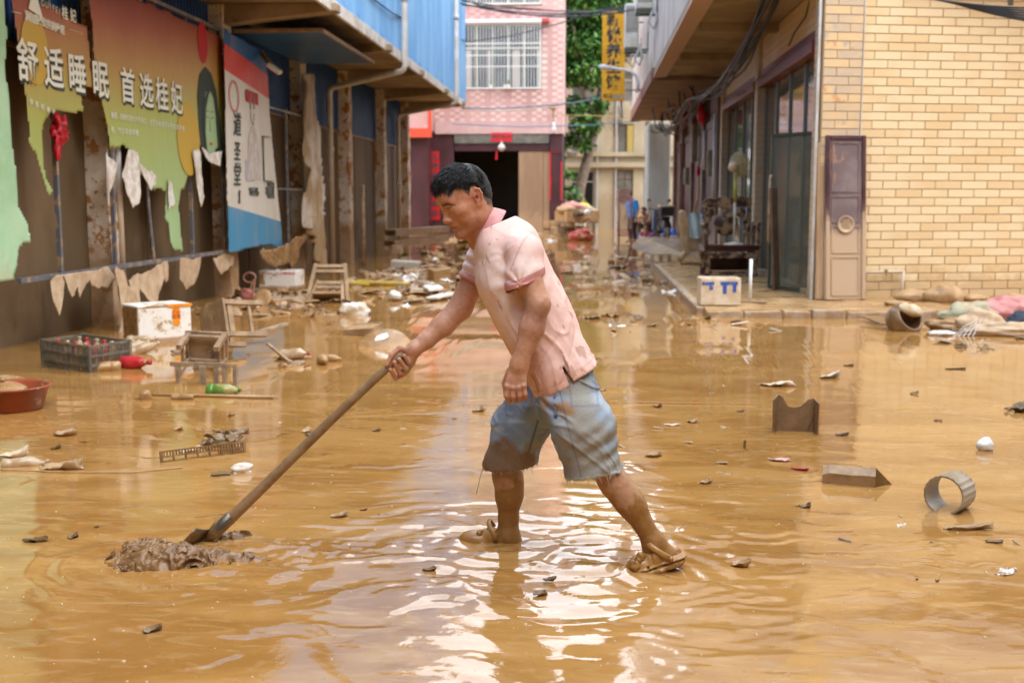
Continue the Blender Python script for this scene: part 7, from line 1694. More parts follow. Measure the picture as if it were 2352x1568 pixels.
# legs
HPL, KNL, ANL = P_(1302, 880, 4.42), P_(1381, 1060, 4.37), P_(1502, 1246, 4.37)
HPR, KNR, ANR = P_(1255, 885, 4.63), P_(1163, 1046, 4.68), P_(1167, 1226, 4.70)
body += [rcone(HPL, KNL, .08, .063, .03), rcone(KNL, P_(1410, 1108, 4.37), .060, .056, .03), rcone(P_(1410, 1108, 4.37), P_(1452, 1160, 4.37), .056, .052, .02), rcone(P_(1452, 1160, 4.37), ANL, .050, .036, .03), ell(P_(1432, 1136, 4.37), (.05, .055, .07), Matrix.Rotation(R(-32), 4, 'Y'), .03)]
body += [rcone(HPR, KNR, .08, .064, .03), rcone(KNR, P_(1164, 1092, 4.68), .061, .060, .03), rcone(P_(1164, 1092, 4.68), P_(1169, 1140, 4.69), .058, .056, .02), rcone(P_(1169, 1140, 4.69), P_(1168, 1190, 4.70), .054, .041, .02), rcone(P_(1168, 1190, 4.70), ANR, .041, .040, .02), ell(P_(1174, 1112, 4.69), (.05, .05, .08), None, .03)]
# feet
body += [rcone(ANL, P_(1533, 1276, 4.37), .040, .036, .03), rcone(P_(1530, 1278, 4.37), P_(1490, 1300, 4.35), .036, .036, .03), rcone(P_(1490, 1300, 4.35), P_(1468, 1312, 4.345), .034, .026, .02), rcone(ANL, P_(1495, 1292, 4.355), .036, .034, .03)]
for dy in (-.038, .036): body += [ell(ANL + Vector((0, dy, -.006)), (.013, .01, .014), None, .014), ell(ANR + Vector((0, dy, -.006)), (.013, .01, .014), None, .014)]
ftoe = P_(1072, 1262, 4.69)
body += [rcone(ANR, P_(1178, 1246, 4.70), .042, .040, .03), rcone(P_(1172, 1250, 4.70), P_(1112, 1258, 4.69), .038, .034, .03), rcone(P_(1112, 1258, 4.69), ftoe, .034, .024, .02), rcone(ANR, P_(1130, 1250, 4.695), .036, .03, .03)]
def skin_post(P, v): return v + .0006 * vnoise(P * 90, 3)
Vb, Fb = polygonise(body, .0033, post=skin_post)
Vb = laplace(Vb, Fb, 1, .35)
# skin colours: reddish face, lips, brows, stubble; wet and dried mud on the shins
hp = (Vb - np.array(head_c)) @ np.array(HM) / HS
skin = np.tile(np.array(srgb(196, 144, 114)), (len(Vb), 1))
nz_ = fbm(Vb * 24, 3, 7)[:, None]
skin *= (1 + .10 * nz_)
def blend(C, col, f): f = np.clip(f, 0, 1)[:, None]; return C * (1 - f) + np.array(col) * f
inhead = np.linalg.norm(hp * np.array([1, 1, .8]), axis=1) < .17
face = inhead & (hp[:, 0] > .0)
skin = blend(skin, srgb(190, 130, 97), inhead * .75)
def blob(c, r): return np.exp(-(((hp - np.array(c)) / np.array(r)) ** 2).sum(1)) * inhead
for s in (-1, 1):
    skin = blend(skin, srgb(178, 96, 74), .45 * blob((.06, s * .05, -.03), (.03, .025, .02)) + .6 * blob((-.012, s * .08, 0), (.025, .02, .04)))
    bl = np.exp(-(((hp[:, 2] - (.0215 + .10 * (np.abs(hp[:, 1]) - .03) - 6.0 * np.clip(np.abs(hp[:, 1]) - .034, 0, 1) ** 2 * 6)) / .0064) ** 2)) * sstep(.009, .016, s * hp[:, 1]) * (1 - sstep(.05, .058, s * hp[:, 1])) * (hp[:, 0] > .055) * inhead
    skin = blend(skin, srgb(34, 26, 24), bl * (.95 + .25 * vnoise(Vb * 420, 2)))
    lash = np.exp(-((hp[:, 2] - (.0052 - 3.5 * (s * hp[:, 1] - .034) ** 2 * 2)) / .0022) ** 2) * sstep(.02, .024, s * hp[:, 1]) * (1 - sstep(.045, .049, s * hp[:, 1])) * (hp[:, 0] > .07) * inhead
    skin = blend(skin, srgb(50, 32, 26), lash * .8)
lips = np.exp(-(((hp - np.array((.097, 0, -.0732))) / np.array((.014, .021, .0088))) ** 2).sum(1) ** 2) * inhead
skin = blend(skin, srgb(160, 82, 76), lips * .85)
mline = np.exp(-((hp[:, 2] + .0738 + .1 * np.abs(hp[:, 1])) / .0016) ** 2) * (np.abs(hp[:, 1]) < .026) * (hp[:, 0] > .08) * inhead
skin = blend(skin, srgb(92, 40, 38), mline * .85)
nost = np.exp(-(((hp - np.array((.102, 0, -.052))) / np.array((.007, .013, .0045))) ** 2).sum(1) ** 2) * (np.abs(hp[:, 1]) > .004) * inhead
skin = blend(skin, srgb(70, 34, 28), nost * .7)
stub = inhead * (hp[:, 0] > .01) * sstep(-.055, -.075, hp[:, 2]) * (1 - lips)
skin = blend(skin, srgb(150, 108, 84), stub * .4)
scalp = inhead * sstep(-.012, .014, hp[:, 2] - np.interp(hp[:, 0], [-.12, -.085, -.05, -.038, -.028, -.004, .004, .014, .03, .05, .07, .1], [-.075, -.07, -.052, -.015, .034, .038, .010, .016, .050, .062, .062, .058]) + .006 * vnoise(hp * 90, 4)) * (np.abs(hp[:, 1]) < .0775)
side = inhead * sstep(.062, .012, np.abs(hp[:, 0] + .045)) * (np.abs(hp[:, 1]) > .04) * sstep(-.055, -.01, hp[:, 2]) * (hp[:, 0] < .02)
skin = blend(skin, srgb(44, 36, 34), scalp * .9)
lower = Vb[:, 2] < .62
# arms greyer where mud dried, fingers redder
arm = (~inhead) & (Vb[:, 2] > .62)
skin = blend(skin, srgb(190, 142, 116), arm * .5)
elbow = np.exp(-(np.linalg.norm(Vb - np.array(P_(1242, 730, 4.25)), axis=1) / .055) ** 2)
skin = blend(skin, srgb(112, 62, 50), elbow * (.55 + .5 * fbm(Vb * 30, 3, 5)))
skin = blend(skin, srgb(150, 92, 74), np.exp(-(np.linalg.norm(Vb - np.array(P_(1186, 905, 4.27)), axis=1) / .05) ** 2) * .55)
skin = blend(skin, srgb(196, 122, 100), np.exp(-(np.linalg.norm(Vb - np.array(P_(912, 845, 4.55)), axis=1) / .05) ** 2) * .5)
skin = blend(skin, np.array(MUD_DRY) * .8, arm * sstep(.32, .5, fbm(Vb * 16, 4, 33)) * .6)
nl = fbm(Vb * 9, 4, 17); nl2 = fbm(Vb * 42, 3, 18)
skin = blend(skin, srgb(158, 118, 88), lower * .7)
skin = blend(skin, srgb(170, 134, 92), lower * sstep(-.05, .35, nl + .25 * nl2) * .75 * sstep(.56, .44, Vb[:, 2]))
wet = sstep(.02, -.02, Vb[:, 2] - .235 - .09 * nl - .045 * nl2 - .06 * (np.abs(Vb[:, 0] - KNL.x) < .5) * (Vb[:, 1] < 4.5))
skin = blend(skin, np.array((.27, .128, .034)), wet * lower)
m_skin = mat('skin', (1, 1, 1), (.88, .86, .85), 60, rough=.42, rough2=.55, vcol=True, bump=.0006, bscale=260)
m_skin.node_tree.nodes['Principled BSDF'].inputs['Subsurface Weight'].default_value = .08
m_skin.node_tree.nodes['Principled BSDF'].inputs['Subsurface Radius'].default_value = (.012, .005, .003)
m_skin.node_tree.nodes['Principled BSDF'].inputs['Subsurface Scale'].default_value = .5
man_loc = Vector((P_(1280, 1280).x, YM, 0))
man = np_mesh('person', Vb, Fb, m_skin, None, True, skin, man_loc); man.location = man_loc
tag(man, 'barefaced man in pink polo shirt and cut-off denim shorts pushing a shovel', 'person')
def mpart_(name, V, F, m, cols=None, solid=0, parent=man):
    o = np_mesh(name, V, F, m, parent, True, cols, man_loc)
    if solid: md = o.modifiers.new('solid', 'SOLIDIFY'); md.thickness = solid; md.offset = 0
    return o
def mk(name, mbd, m, parent=man, **k):
    mbd.v = [v - man_loc for v in mbd.v]; return mbd.build(name, m, parent, **k)
# eyes
m_eye = mat('eye_white', (.62, .58, .54), rough=.1); m_iris = mat('iris', (.014, .009, .007), rough=.05)
for s in (-1, 1):
    c = H(.0805, s * .0325, -.0005); e = mk('eye', MB().lathe([(0.0001, -.0125 * HS)] + [(math.sin(t) * .0125 * HS, -math.cos(t) * .0125 * HS) for t in np.linspace(.2, 2.94, 12)] + [(0.0001, .0125 * HS)], 16, Matrix.Translation(c)), m_eye, smooth=True)
    look = (fwd + lft * -.12 + upv * -.28).normalized(); q = look.to_track_quat('Z', 'Y').to_matrix().to_4x4(); q.translation = c + look * .0082 * HS
    mk('iris', MB().lathe([(.0064 * HS, .001), (.0058 * HS, .0034 * HS), (.0001, .0048 * HS)], 14, q), m_iris, e, smooth=True)
# hair: cap plus combed locks
m_hair = mat('black_hair', (.005, .005, .0055), (.010, .010, .0105), 60, rough=.55, ior=1.4)
hair_ops = [he((-.014, 0, .040), (.105, .0825, .092), 0), he((.028, 0, .080), (.066, .066, .036), .02), he((-.045, 0, .0), (.071, .0745, .085), .02)]
def hairline(x):
    return np.interp(x, [-.12, -.085, -.05, -.038, -.028, -.004, .004, .014, .03, .05, .07, .1], [-.075, -.07, -.052, -.015, .034, .038, .010, .016, .050, .062, .062, .058])
def hair_post(P, v):
    q = (P - np.array(head_c)) @ np.array(HM) / HS
    zl = hairline(q[:, 0]) + .004 * vnoise(q * 160, 6); a = q[:, 2] - zl
    ang = np.arctan2(q[:, 2] - .02, q[:, 0] + .03)
    v = v + .0035 * fbm(np.stack([q[:, 1] * 75 + 2 * vnoise(q * 20, 3), ang * 2.5, q[:, 2] * 9], -1), 3, 4)
    v = v + .0075 * (1 - sstep(-.005, .05 , a)) * (q[:, 0] < .045)
    return np.maximum(v, -a * .8)
Vh, Fh = polygonise(hair_ops, .003, post=hair_post)
hairo = mpart_('hair', Vh, Fh, m_hair)
locks = MB(); rnd = random.Random(5)
for k in range(2600):
    y = rnd.uniform(-.078, .078); a = rnd.uniform(-.25, 2.75)                 # a: angle from the fringe over the crown to the nape
    ca, sa = math.cos(a), math.sin(a)
    wy = math.sqrt(max(0, 1 - (y / .082) ** 2))
    p = Vector((-.014 + .100 * ca * wy, y, .040 + .086 * sa * wy + (.006 if ca > 0 else 0)))
    if p.z < float(hairline(p.x)) + (.03 if p.x > -.045 else .02): continue
    nrm = Vector(((p.x + .014) / .100 ** 2, p.y / .08 ** 2, (p.z - .04) / .086 ** 2)).normalized()
    flow = Vector((1.0 if p.x > -.05 else -.25, rnd.uniform(-.35, .35) + p.y * 4, -.15 if p.x > -.05 else -1.0))
    flow = (flow - nrm * flow.dot(nrm)).normalized()
    l = rnd.uniform(.018, .036) * (1.25 if p.x > .03 else .9) * (.65 if p.x < -.07 else 1); lift = rnd.uniform(.25, .75) * (1.0 if p.x > -.05 else .25)
    q = [p - nrm * .002, p + flow * l * .4 + nrm * l * lift * .6, p + flow * l * .8 + nrm * l * lift * .8 + Vector((0, 0, -.002)), p + flow * l * 1.15 + nrm * l * lift * .65 + Vector((0, 0, -.006 if p.x > .02 else -.002))]
    locks.tube([H(*v) for v in q], [.0017 * HS, .0016 * HS, .0011 * HS, .0002], 3, cap=False)
for k in range(110):                                          # fringe over the forehead
    y = rnd.uniform(-.05, .062); p = Vector((.078 - 6 * y * y + rnd.uniform(-.008, .006), y, .070 + rnd.uniform(-.004, .014) - .12 * max(y, 0)))
    l = rnd.uniform(.012, .036); d = Vector((.75, rnd.uniform(-.4, .4), -.55 + rnd.uniform(-.35, .3))).normalized()
    locks.tube([H(*v) for v in (p, p + d * l * .5 + Vector((0, 0, .003)), p + d * l)], [.003, .0022, .0003], 4, cap=False)
mk('hair_lock', locks, m_hair, hairo, smooth=True)
tag(hairo.children[0], kind='stuff')
# ------------------------------------------------------------------ polo shirt
hemL = P_(1291, 856)
cut_l, cut_r = P_(1204, 652, 4.31), P_(1085, 648, 4.69)
ax_sl = Vector((.40, .05, -.92)).normalized(); ax_sr = (ELR - SHR).normalized()
def plane(P, o, n): return (P - V3(o)) @ V3(n)
def cut_neck(P): return np.where(np.linalg.norm(P - V3(nb_), axis=1) < .16, plane(P, P_(1117, 526, 4.535), neck_ax), -1)
neck_ax = (P_(1092, 480) - P_(1140, 560)).normalized(); neck_ax = Vector((neck_ax.x, 0, neck_ax.z + .35)).normalized()
sleeveL = compound([rcone(P_(1160, 556, 4.46), SHL + Vector((0, 0, -.012)), .064, .060, .03), rcone(SHL + Vector((0, 0, -.012)), P_(1206, 622, 4.325), .060, .068, .04), rcone(P_(1206, 622, 4.325), P_(1207, 690, 4.305), .068, .075, .02)], lambda P: plane(P, cut_l, ax_sl), .012)
sleeveR = compound([rcone(P_(1140, 556, 4.60), SHR, .060, .062, .03), rcone(SHR, P_(1074, 678, 4.69), .068, .064, .03)], lambda P: plane(P, cut_r, ax_sr), .022)
shirt = [oval([(P_(1146, 530), .086, .070), (P_(1156, 552), .135, .098), (P_(1168, 582), .178, .132), (P_(1182, 640), .188, .148), (P_(1212, 700), .180, .150), (P_(1238, 752), .176, .145), (P_(1268, 810), .180, .132), (P_(1294, 862), .196, .136), (P_(1310, 896), .198, .136)], SIDE, .05, 'u', 2.5), sleeveL, sleeveR]
ax_hem = (P_(1296, 866) - P_(1238, 752)).normalized(); side_v = Vector(SIDE).normalized(); fr_v = ax_hem.cross(side_v).normalized()
if fr_v.x > 0: fr_v = -fr_v                                  # towards his belly
def shirt_cut(P):
    q = P - V3(hemL)
    hem = q @ V3(ax_hem) - .024 - .035 * sstep(-.02, .02, q @ V3(fr_v)) * .35
    dl = np.linalg.norm(P - V3(cut_l), axis=1); dr = np.linalg.norm(P - V3(cut_r), axis=1)
    near_l = (dl < .10) & (sleeveL[2](P) < .012); near_r = (dr < .10) & (sleeveR[2](P) < .012)
    sl = np.where(near_l, plane(P, cut_l, ax_sl), -1); sr = np.where(near_r, plane(P, cut_r, ax_sr), -1)
    nk = cut_neck(P)
    return hem, sl, sr, nk
def fold_noise(P):
    q = P - V3(hemL); a = q @ V3(ax_hem); f = q @ V3(fr_v); s = q @ V3(side_v)
    wp = fbm(P * 4, 2, 9)
    n_ = fbm(np.stack([s * 19 + wp * 1.5, f * 19 + wp, a * 3.0], -1), 2, 12)
    w = .0045 * (np.abs(n_) ** .7 - .4) * (.3 + .7 * sstep(-.42, -.15, a))
    n3_ = fbm(np.stack([s * 6 + f * 5 + wp, f * 6 - s * 4, a * 3.2], -1), 2, 77)
    w -= .006 * (1 - np.abs(n3_)) ** 14 * (.35 + .65 * sstep(-.4, -.1, a))
    n2_ = fbm(np.stack([a * 9 - f * 11 + wp, s * 5, f * 2], -1), 2, 19)
    w += .0055 * (1 - np.abs(n2_)) ** 6 * sstep(-.30, -.05, a)
    # tension folds radiating from the near armpit
    ap = P - V3(P_(1196, 648, 4.33)); rr = np.linalg.norm(ap, axis=1); th = np.arctan2(ap[:, 2], ap[:, 0])
    w += .0035 * np.sin(th * 7 + fbm(P * 9, 2, 3) * 2) * np.exp(-(rr / .13) ** 2) * sstep(.02, .06, rr)
    ar = P - V3(P_(1095, 628, 4.66)); r2 = np.linalg.norm(ar, axis=1)
    w += .006 * np.sin((ar @ V3(ax_sr)) * 150) * np.exp(-(r2 / .09) ** 2)
    return w
def shirt_post(P, v):
    v = v + fold_noise(P)
    hem, sl, sr, nk = shirt_cut(P)
    return np.maximum(np.maximum(v, hem), nk)
Vs, Fs = polygonise(shirt, .0042, post=shirt_post)
d_main = evals(shirt, Vs) + fold_noise(Vs); hem, sl, sr, nk = shirt_cut(Vs)
rem = (np.maximum(hem, nk) > d_main + .0012) | (sl > -.0035) | (sr > -.0035)
# side slit at the hem
q = Vs - V3(hemL); slit = (np.abs(q @ V3(fr_v)) < .006 + .10 * np.clip(q @ V3(ax_hem) + .045, 0, 1)) & (q @ V3(ax_hem) > -.045) & (q @ V3(side_v) < 0)
Vs, Fs, used = cut_faces(Vs, Fs, rem | slit)
hem, sl, sr, nk = shirt_cut(Vs)
pink = np.tile(np.array(srgb(232, 194, 184)), (len(Vs), 1))
fade = fbm(Vs * 5, 3, 8)
pink = blend(pink, srgb(242, 220, 212), sstep(-.1, .4, fade) * .8)
pink = blend(pink, srgb(206, 146, 142), np.maximum(sstep(-.03, -.028, sl), sstep(-.026, -.024, sr)))
q = Vs - V3(hemL); a_ = q @ V3(ax_hem)
dirt = sstep(.18, .42, fbm(Vs * 7, 5, 23) + .55 * sstep(-.30, .0, a_) - .16)
pink = blend(pink, srgb(196, 132, 92), dirt * .4)
fb_c = q @ V3(fr_v); backline = np.exp(-((fb_c + .085) / .04) ** 2) * sstep(-.36, -.2, a_) + .55 * sstep(-.14, .0, a_)
spl = sstep(.53, .62, fbm(np.stack([Vs[:, 0] * 40 + Vs[:, 2] * 18, Vs[:, 1] * 30, Vs[:, 2] * 16 - Vs[:, 0] * 9], -1), 3, 29) + .34 * backline)
pink = blend(pink, srgb(138, 100, 66), spl * .5)
# seam lines
seam = np.exp(-(np.abs(plane(Vs, SHL + Vector((.0, 0, -.0)), Vector((-.9, .25, .35)).normalized())) / .0022) ** 2) * (np.linalg.norm(Vs - V3(SHL), axis=1) < .12)
pink = blend(pink, srgb(186, 128, 112), seam * .7)
pink = blend(pink, srgb(190, 132, 116), .6 * np.exp(-((hem + .03) / .0018) ** 2) + .6 * np.exp(-((sl + .027) / .0018) ** 2))
m_shirt = mat('pink_cotton', (1, 1, 1), (.93, .91, .90), 30, rough=.85, vcol=True, bump=.0008, bscale=420)
shirt_o = mpart_('polo_shirt', Vs, Fs, m_shirt, pink, .004)
# collar: stand and fold around the neck
cc = P_(1117, 523, 4.535); cu_ = (P_(1141, 482, 4.54) - P_(1092, 566, 4.53)); cu_l = cu_.length / 2; cu_n = cu_.normalized()
cv_ = Vector((-.12, 1, 0)).normalized(); cn_ = cv_.cross(cu_n).normalized()
if cn_.z < 0: cn_ = -cn_
colr = MB(); n = 40; prof = [(1.02, -.03, .98), (.98, .010, .98), (1.0, .021, 1.0), (1.07, .018, 1.07), (1.18, -.012, 1.22), (1.26, -.036, 1.36)]
base_i = len(colr.v)
for (su, hz, sv) in prof:
    for k in range(n):
        a = R(188) + (2 * math.pi - R(16)) * k / (n - 1)
        droop = .0 + .02 * (1 - math.cos(a - math.pi)) * 0
        fdn = math.exp(-((a - R(180)) / .5) ** 2) + math.exp(-((a - R(540)) / .5) ** 2)
        colr.v.append(cc + cu_n * (math.cos(a) * cu_l * .92 * su) + cv_ * (math.sin(a) * .084 * sv) + cn_ * (hz - .01 * fdn * (hz < 0)))
for i in range(len(prof) - 1):
    for k in range(n - 1): colr.f.append((i * n + k, i * n + k + 1, (i + 1) * n + k + 1, (i + 1) * n + k))
m_collar = mat('pink_rib', srgb(208, 150, 148), srgb(196, 136, 134), 20, rough=.85, bump=.0008, bscale=300)
co_ = mk('collar', colr, m_collar, shirt_o, smooth=True, solid=.004, sub=1)
# placket and buttons down the chest
plk = [P_(1091, 572, 4.515), P_(1090, 600, 4.50), P_(1092, 632, 4.485)]
for x, y, yy_ in ((1094, 585, 4.49), (1098, 625, 4.46)):
    c = P_(x, y, yy_); mk('button', MB().lathe([(.0001, .003), (.005, .0025), (.006, 0), (.005, -.002)], 10, Matrix.Translation(c) @ Euler((R(70), 0, R(-40))).to_matrix().to_4x4()), mat('button_pink', srgb(176, 108, 96), rough=.3), shirt_o, smooth=True)
# ------------------------------------------------------------------ denim shorts
shorts = [oval([(P_(1296, 850), .150, .098), (P_(1300, 880), .162, .112), (P_(1292, 912), .165, .12)], SIDE, .04),
          rcone(P_(1312, 922, 4.43), P_(1340, 985, 4.385), .116, .120, .05), rcone(P_(1340, 985, 4.385), P_(1364, 1090, 4.375), .117, .109, .04), rcone(P_(1364, 1090, 4.375), P_(1371, 1120, 4.375), .109, .109, .02),
          rcone(P_(1238, 920, 4.63), P_(1192, 980, 4.665), .110, .108, .05), rcone(P_(1192, 980, 4.665), P_(1172, 1062, 4.685), .106, .102, .03), rcone(P_(1172, 1062, 4.685), P_(1167, 1095, 4.685), .102, .102, .02)]
hl, hr_ = P_(1358, 1090, 4.375), P_(1173, 1068, 4.685)
hnl = (P_(1366, 1090, 4.375) - P_(1306, 895, 4.43)).normalized(); hnl = (hnl + Vector((-.08, 0, -.35))).normalized(); hnr = Vector((.10, 0, -1)).normalized()
top_o = P_(1297, 846); 
def shorts_cut(P):
    a = np.where(np.linalg.norm(P - V3(hl), axis=1) < .2, plane(P, hl, hnl), -1); b = np.where((np.linalg.norm(P - V3(hr_), axis=1) < .2), plane(P, hr_, hnr), -1)
    near_ = P[:, 1] < 4.53
    a = np.where((P[:, 0] > (hl.x + hr_.x) / 2), a, -1); b = np.where(P[:, 0] <= (hl.x + hr_.x) / 2, b, -1)
    fr = .004 * vnoise(P * 160, 3) + .003 * vnoise(P * 60, 5)
    return a + fr, b + fr, plane(P, top_o, -ax_hem)
def sh_fold(P):
    w = .006 * fbm(np.stack([P[:, 0] * 4, P[:, 1] * 5, P[:, 2] * 12 + P[:, 0] * 6], -1) + fbm(P * 4, 2, 6)[:, None], 3, 44)
    w -= .008 * (1 - np.abs(fbm(np.stack([P[:, 2] * 10 + P[:, 0] * 9, P[:, 1] * 5, P[:, 0] * 3], -1) + .8 * fbm(P * 5, 2, 7)[:, None], 2, 46))) ** 8
    g = P - V3(P_(1228, 905, 4.4)); r2 = np.linalg.norm(g[:, [0, 2]], axis=1); th = np.arctan2(g[:, 2], g[:, 0])
    w += .007 * np.sin(th * 10 + 1.5 * fbm(P * 6, 2, 8)) * np.exp(-(r2 / .2) ** 2) * sstep(.02, .08, r2)
    kb = P - V3(P_(1400, 1020, 4.3)); w += .005 * np.sin(kb[:, 2] * 95 - kb[:, 0] * 60 + 2 * vnoise(P * 8, 3)) * np.exp(-(np.linalg.norm(kb, axis=1) / .12) ** 2)
    return w
def shorts_post(P, v):
    v = v + sh_fold(P); a, b, c = shorts_cut(P); return np.maximum(np.maximum(v, a), np.maximum(b, c))
Vd, Fd = polygonise(shorts, .0042, post=shorts_post)
dm = evals(shorts, Vd) + sh_fold(Vd); a, b, c = shorts_cut(Vd)
Vd, Fd, used = cut_faces(Vd, Fd, np.max([a, b, c], axis=0) > dm + .0014)
a, b, c = shorts_cut(Vd)
den = np.tile(np.array(srgb(138, 154, 172)), (len(Vd), 1))
n1 = fbm(Vd * 6, 4, 51); n2 = fbm(Vd * 26, 3, 52)
den = blend(den, srgb(104, 126, 154), sstep(-.1, .4, n1) * .8)
den = blend(den, srgb(178, 190, 202), sstep(.05, .5, fbm(np.stack([Vd[:, 0] * 6, Vd[:, 1] * 8, Vd[:, 2] * 22], -1), 3, 55)) * .7)
den = blend(den, srgb(150, 140, 118), sstep(.0, .45, fbm(Vd * 5, 4, 58) + .1 * n2) * .75)
den = blend(den, srgb(172, 124, 72), sstep(.28, .42, fbm(Vd * 9, 4, 59)) * .7)
sideseam = np.exp(-((Vd[:, 0] - (P_(1283, 870, 4.3).x + (P_(1283, 870).z - Vd[:, 2]) * .27)) / .0028) ** 2) * (Vd[:, 1] < 4.42)
den = blend(den, srgb(84, 96, 116), sideseam * .75)
inseam = np.exp(-((Vd[:, 0] - (P_(1240, 950, 4.5).x - (P_(1240, 950).z - Vd[:, 2]) * .30)) / .004) ** 2) * (Vd[:, 1] > 4.5) * (Vd[:, 2] < P_(1240, 950).z)
den = blend(den, srgb(44, 62, 96), inseam * .8)
hemb = np.maximum(a, b)
den = blend(den, srgb(196, 204, 208), sstep(-.012, -.002, hemb) * .7)
muddy = (Vd[:, 0] < P_(1226, 1050).x) & (Vd[:, 1] > 4.5)
mm = muddy * sstep(.02, -.02, Vd[:, 2] - P_(1160, 1022).z - .05 * n1 - .03 * n2 + .35 * np.clip(Vd[:, 0] - P_(1165, 1040).x, 0, 1))
den = blend(den, np.array((.20, .115, .05)), mm * .92)
stain = np.exp(-(np.linalg.norm((Vd - V3(P_(1290, 935, 4.3))) * np.array([2.2, .5, .8]), axis=1) / .1) ** 2)
den = blend(den, srgb(158, 118, 70), stain * sstep(-.1, .3, n1 + .5 * n2))
ink = np.exp(-((Vd[:, 0] - P_(1276, 920, 4.3).x - .008 * vnoise(Vd * 60, 4)) / .006) ** 2) * (Vd[:, 2] < P_(1276, 890).z) * (Vd[:, 2] > P_(1276, 955).z) * (Vd[:, 1] < 4.42) * sstep(-.05, .2, vnoise(Vd * 85, 8))
den = blend(den, srgb(44, 58, 98), ink)
pockx, pockz = Vd[:, 0] - P_(1338, 880, 4.32).x, Vd[:, 2] - P_(1338, 890, 4.32).z
inP = (np.abs(pockx - .15 * -pockz) < .055) & (np.abs(pockz) < .075) & (Vd[:, 1] < 4.5); edge = inP & ((np.abs(np.abs(pockx - .15 * -pockz) - .05) < .004) | (np.abs(np.abs(pockz) - .07) < .004))
den = blend(den, srgb(62, 84, 130), edge * .3); den = blend(den, srgb(54, 72, 126), inP * np.exp(-((pockz - .03 - np.abs(pockx) * .8) / .004) ** 2) * .25)
m_den = mat('faded_denim', (1, 1, 1), (.86, .87, .9), 160, rough=.85, vcol=True, bump=.001, bscale=500)
sh_o = mpart_('denim_shorts', Vd, Fd, m_den, den, .005)
fr_mb = MB(); rnd = random.Random(8); near_h = np.where(hemb > -.006)[0]
for k in range(260):
    p = Vector(Vd[rnd.choice(list(near_h))]); l = rnd.uniform(.006, .02) * (2.2 if rnd.random() < .06 else 1)
    d = Vector((rnd.uniform(-.5, .5), rnd.uniform(-.5, .5), -1)).normalized()
    fr_mb.tube([p, p + d * l * .5 + Vector((rnd.uniform(-.002, .002), 0, 0)), p + d * l], [.0009, .0008, .0004], 3, cap=False)
tag(mk('frayed_thread', fr_mb, mat('thread', (.5, .5, .47), (.3, .22, .14), 30, rough=.9), sh_o), kind='stuff')
p = P_(1113, 1055, 4.60); mk('loose_thread', MB().tube([p, P_(1112, 1068, 4.6), P_(1104, 1090, 4.6), P_(1094, 1135, 4.6)], .0011, 4), m_steel, sh_o)
# belt strip under the shirt
# ------------------------------------------------------------------ mud-coated clogs
m_clog = mat('muddy_clog', (.31, .15, .04), (.38, .20, .065), 9, rough=.24, bump=.0015, bscale=60)
toeN, heelN = P_(1458, 1316, 4.345), P_(1568, 1282, 4.37)
fN = (toeN - heelN).normalized(); lN = Vector((fN.y, -fN.x, 0)).normalized(); uN = lN.cross(fN).normalized()
if uN.z < 0: uN = -uN; lN = -lN
MN = Matrix((fN, lN, uN)).transposed().to_4x4()
def cl(f, l, u): return heelN + fN * f + lN * l + uN * u
L_ = (toeN - heelN).length
clog = [oval([(cl(.02, 0, -.002), .050, .019), (cl(L_ * .5, 0, -.004), .050, .018), (cl(L_ * .8, 0, -.002), .060, .019), (cl(L_ + .0, 0, .0), .050, .018)], lN, .02),
        ell(cl(L_ * .76, 0, .024), (.076, .056, .046), MN, .02), ell(cl(L_ * .52, 0, .045), (.045, .053, .046), MN, .02), oval([(cl(-.0, 0, .018), .046, .02), (cl(.06, 0, .022), .050, .02)], lN, .02),
        ell(cl(.055, 0, .06), (.065, .038, .05), MN, .01, 's'), ell(cl(L_ * .42, 0, .092), (.06, .042, .05), MN, .01, 's')]
for k, (f, l) in enumerate(((.62, -.045), (.74, -.052), (.86, -.048), (.7, -.02), (.82, -.015), (.74, .02), (.86, .022))): clog += [ell(cl(L_ * f, l, .045 if abs(l) < .03 else .02), (.009, .009, .009), None, .002, 's')]
def clog_post(P, v):
    u = (P - V3(heelN)) @ V3(uN); f = (P - V3(heelN)) @ V3(fN)
    return v + .004 * np.exp(-((u - .013) / .0035) ** 2) - .003 * np.exp(-((u - .022) / .004) ** 2) + .0025 * fbm(P * 30, 3, 5) + .0025 * np.exp(-((f - L_ * .62) / .004) ** 2) * (u > .03)
Vc, Fc = polygonise(clog, .003, post=clog_post)
sh1 = mpart_('clog', Vc, Fc, m_clog); sh1['label'] = 'mud-coated clog with raised heel on the trailing foot'
strap = MB().tube([cl(L_ * .26, -.056, .034), cl(L_ * .40, -.056, .062), cl(L_ * .56, -.042, .098), cl(L_ * .62, 0, .112), cl(L_ * .56, .042, .098), cl(L_ * .40, .054, .062)], .0125, 8, flat=.45)
mk('heel_strap', strap, m_clog, sh1, smooth=True)
mk('strap_rivet', MB().lathe([(.0001, .008), (.009, .005), (.011, 0)], 12, Matrix.Translation(cl(L_ * .26, -.060, .034)) @ Euler((R(90), 0, 0)).to_matrix().to_4x4()), m_clog, sh1, smooth=True)
mk('shoe_charm', crumple(MB(), cl(L_ * .82, -.03, .064), .018, 12, 3, .8), m_clog, sh1, smooth=True); mk('shoe_charm', crumple(MB(), cl(L_ * .93, -.03, .045), .022, 12, 5, .9), m_clog, sh1, smooth=True)
tF, hF = P_(1058, 1266, 4.69), P_(1188, 1262, 4.70); tF.z, hF.z = -.006, -.004
fF = (tF - hF).normalized(); lF = Vector((fF.y, -fF.x, 0)).normalized(); MF = Matrix((fF, lF, Vector((0, 0, 1)))).transposed().to_4x4()
def cf(f, l, u): return hF + fF * f + lF * l + Vector((0, 0, u))
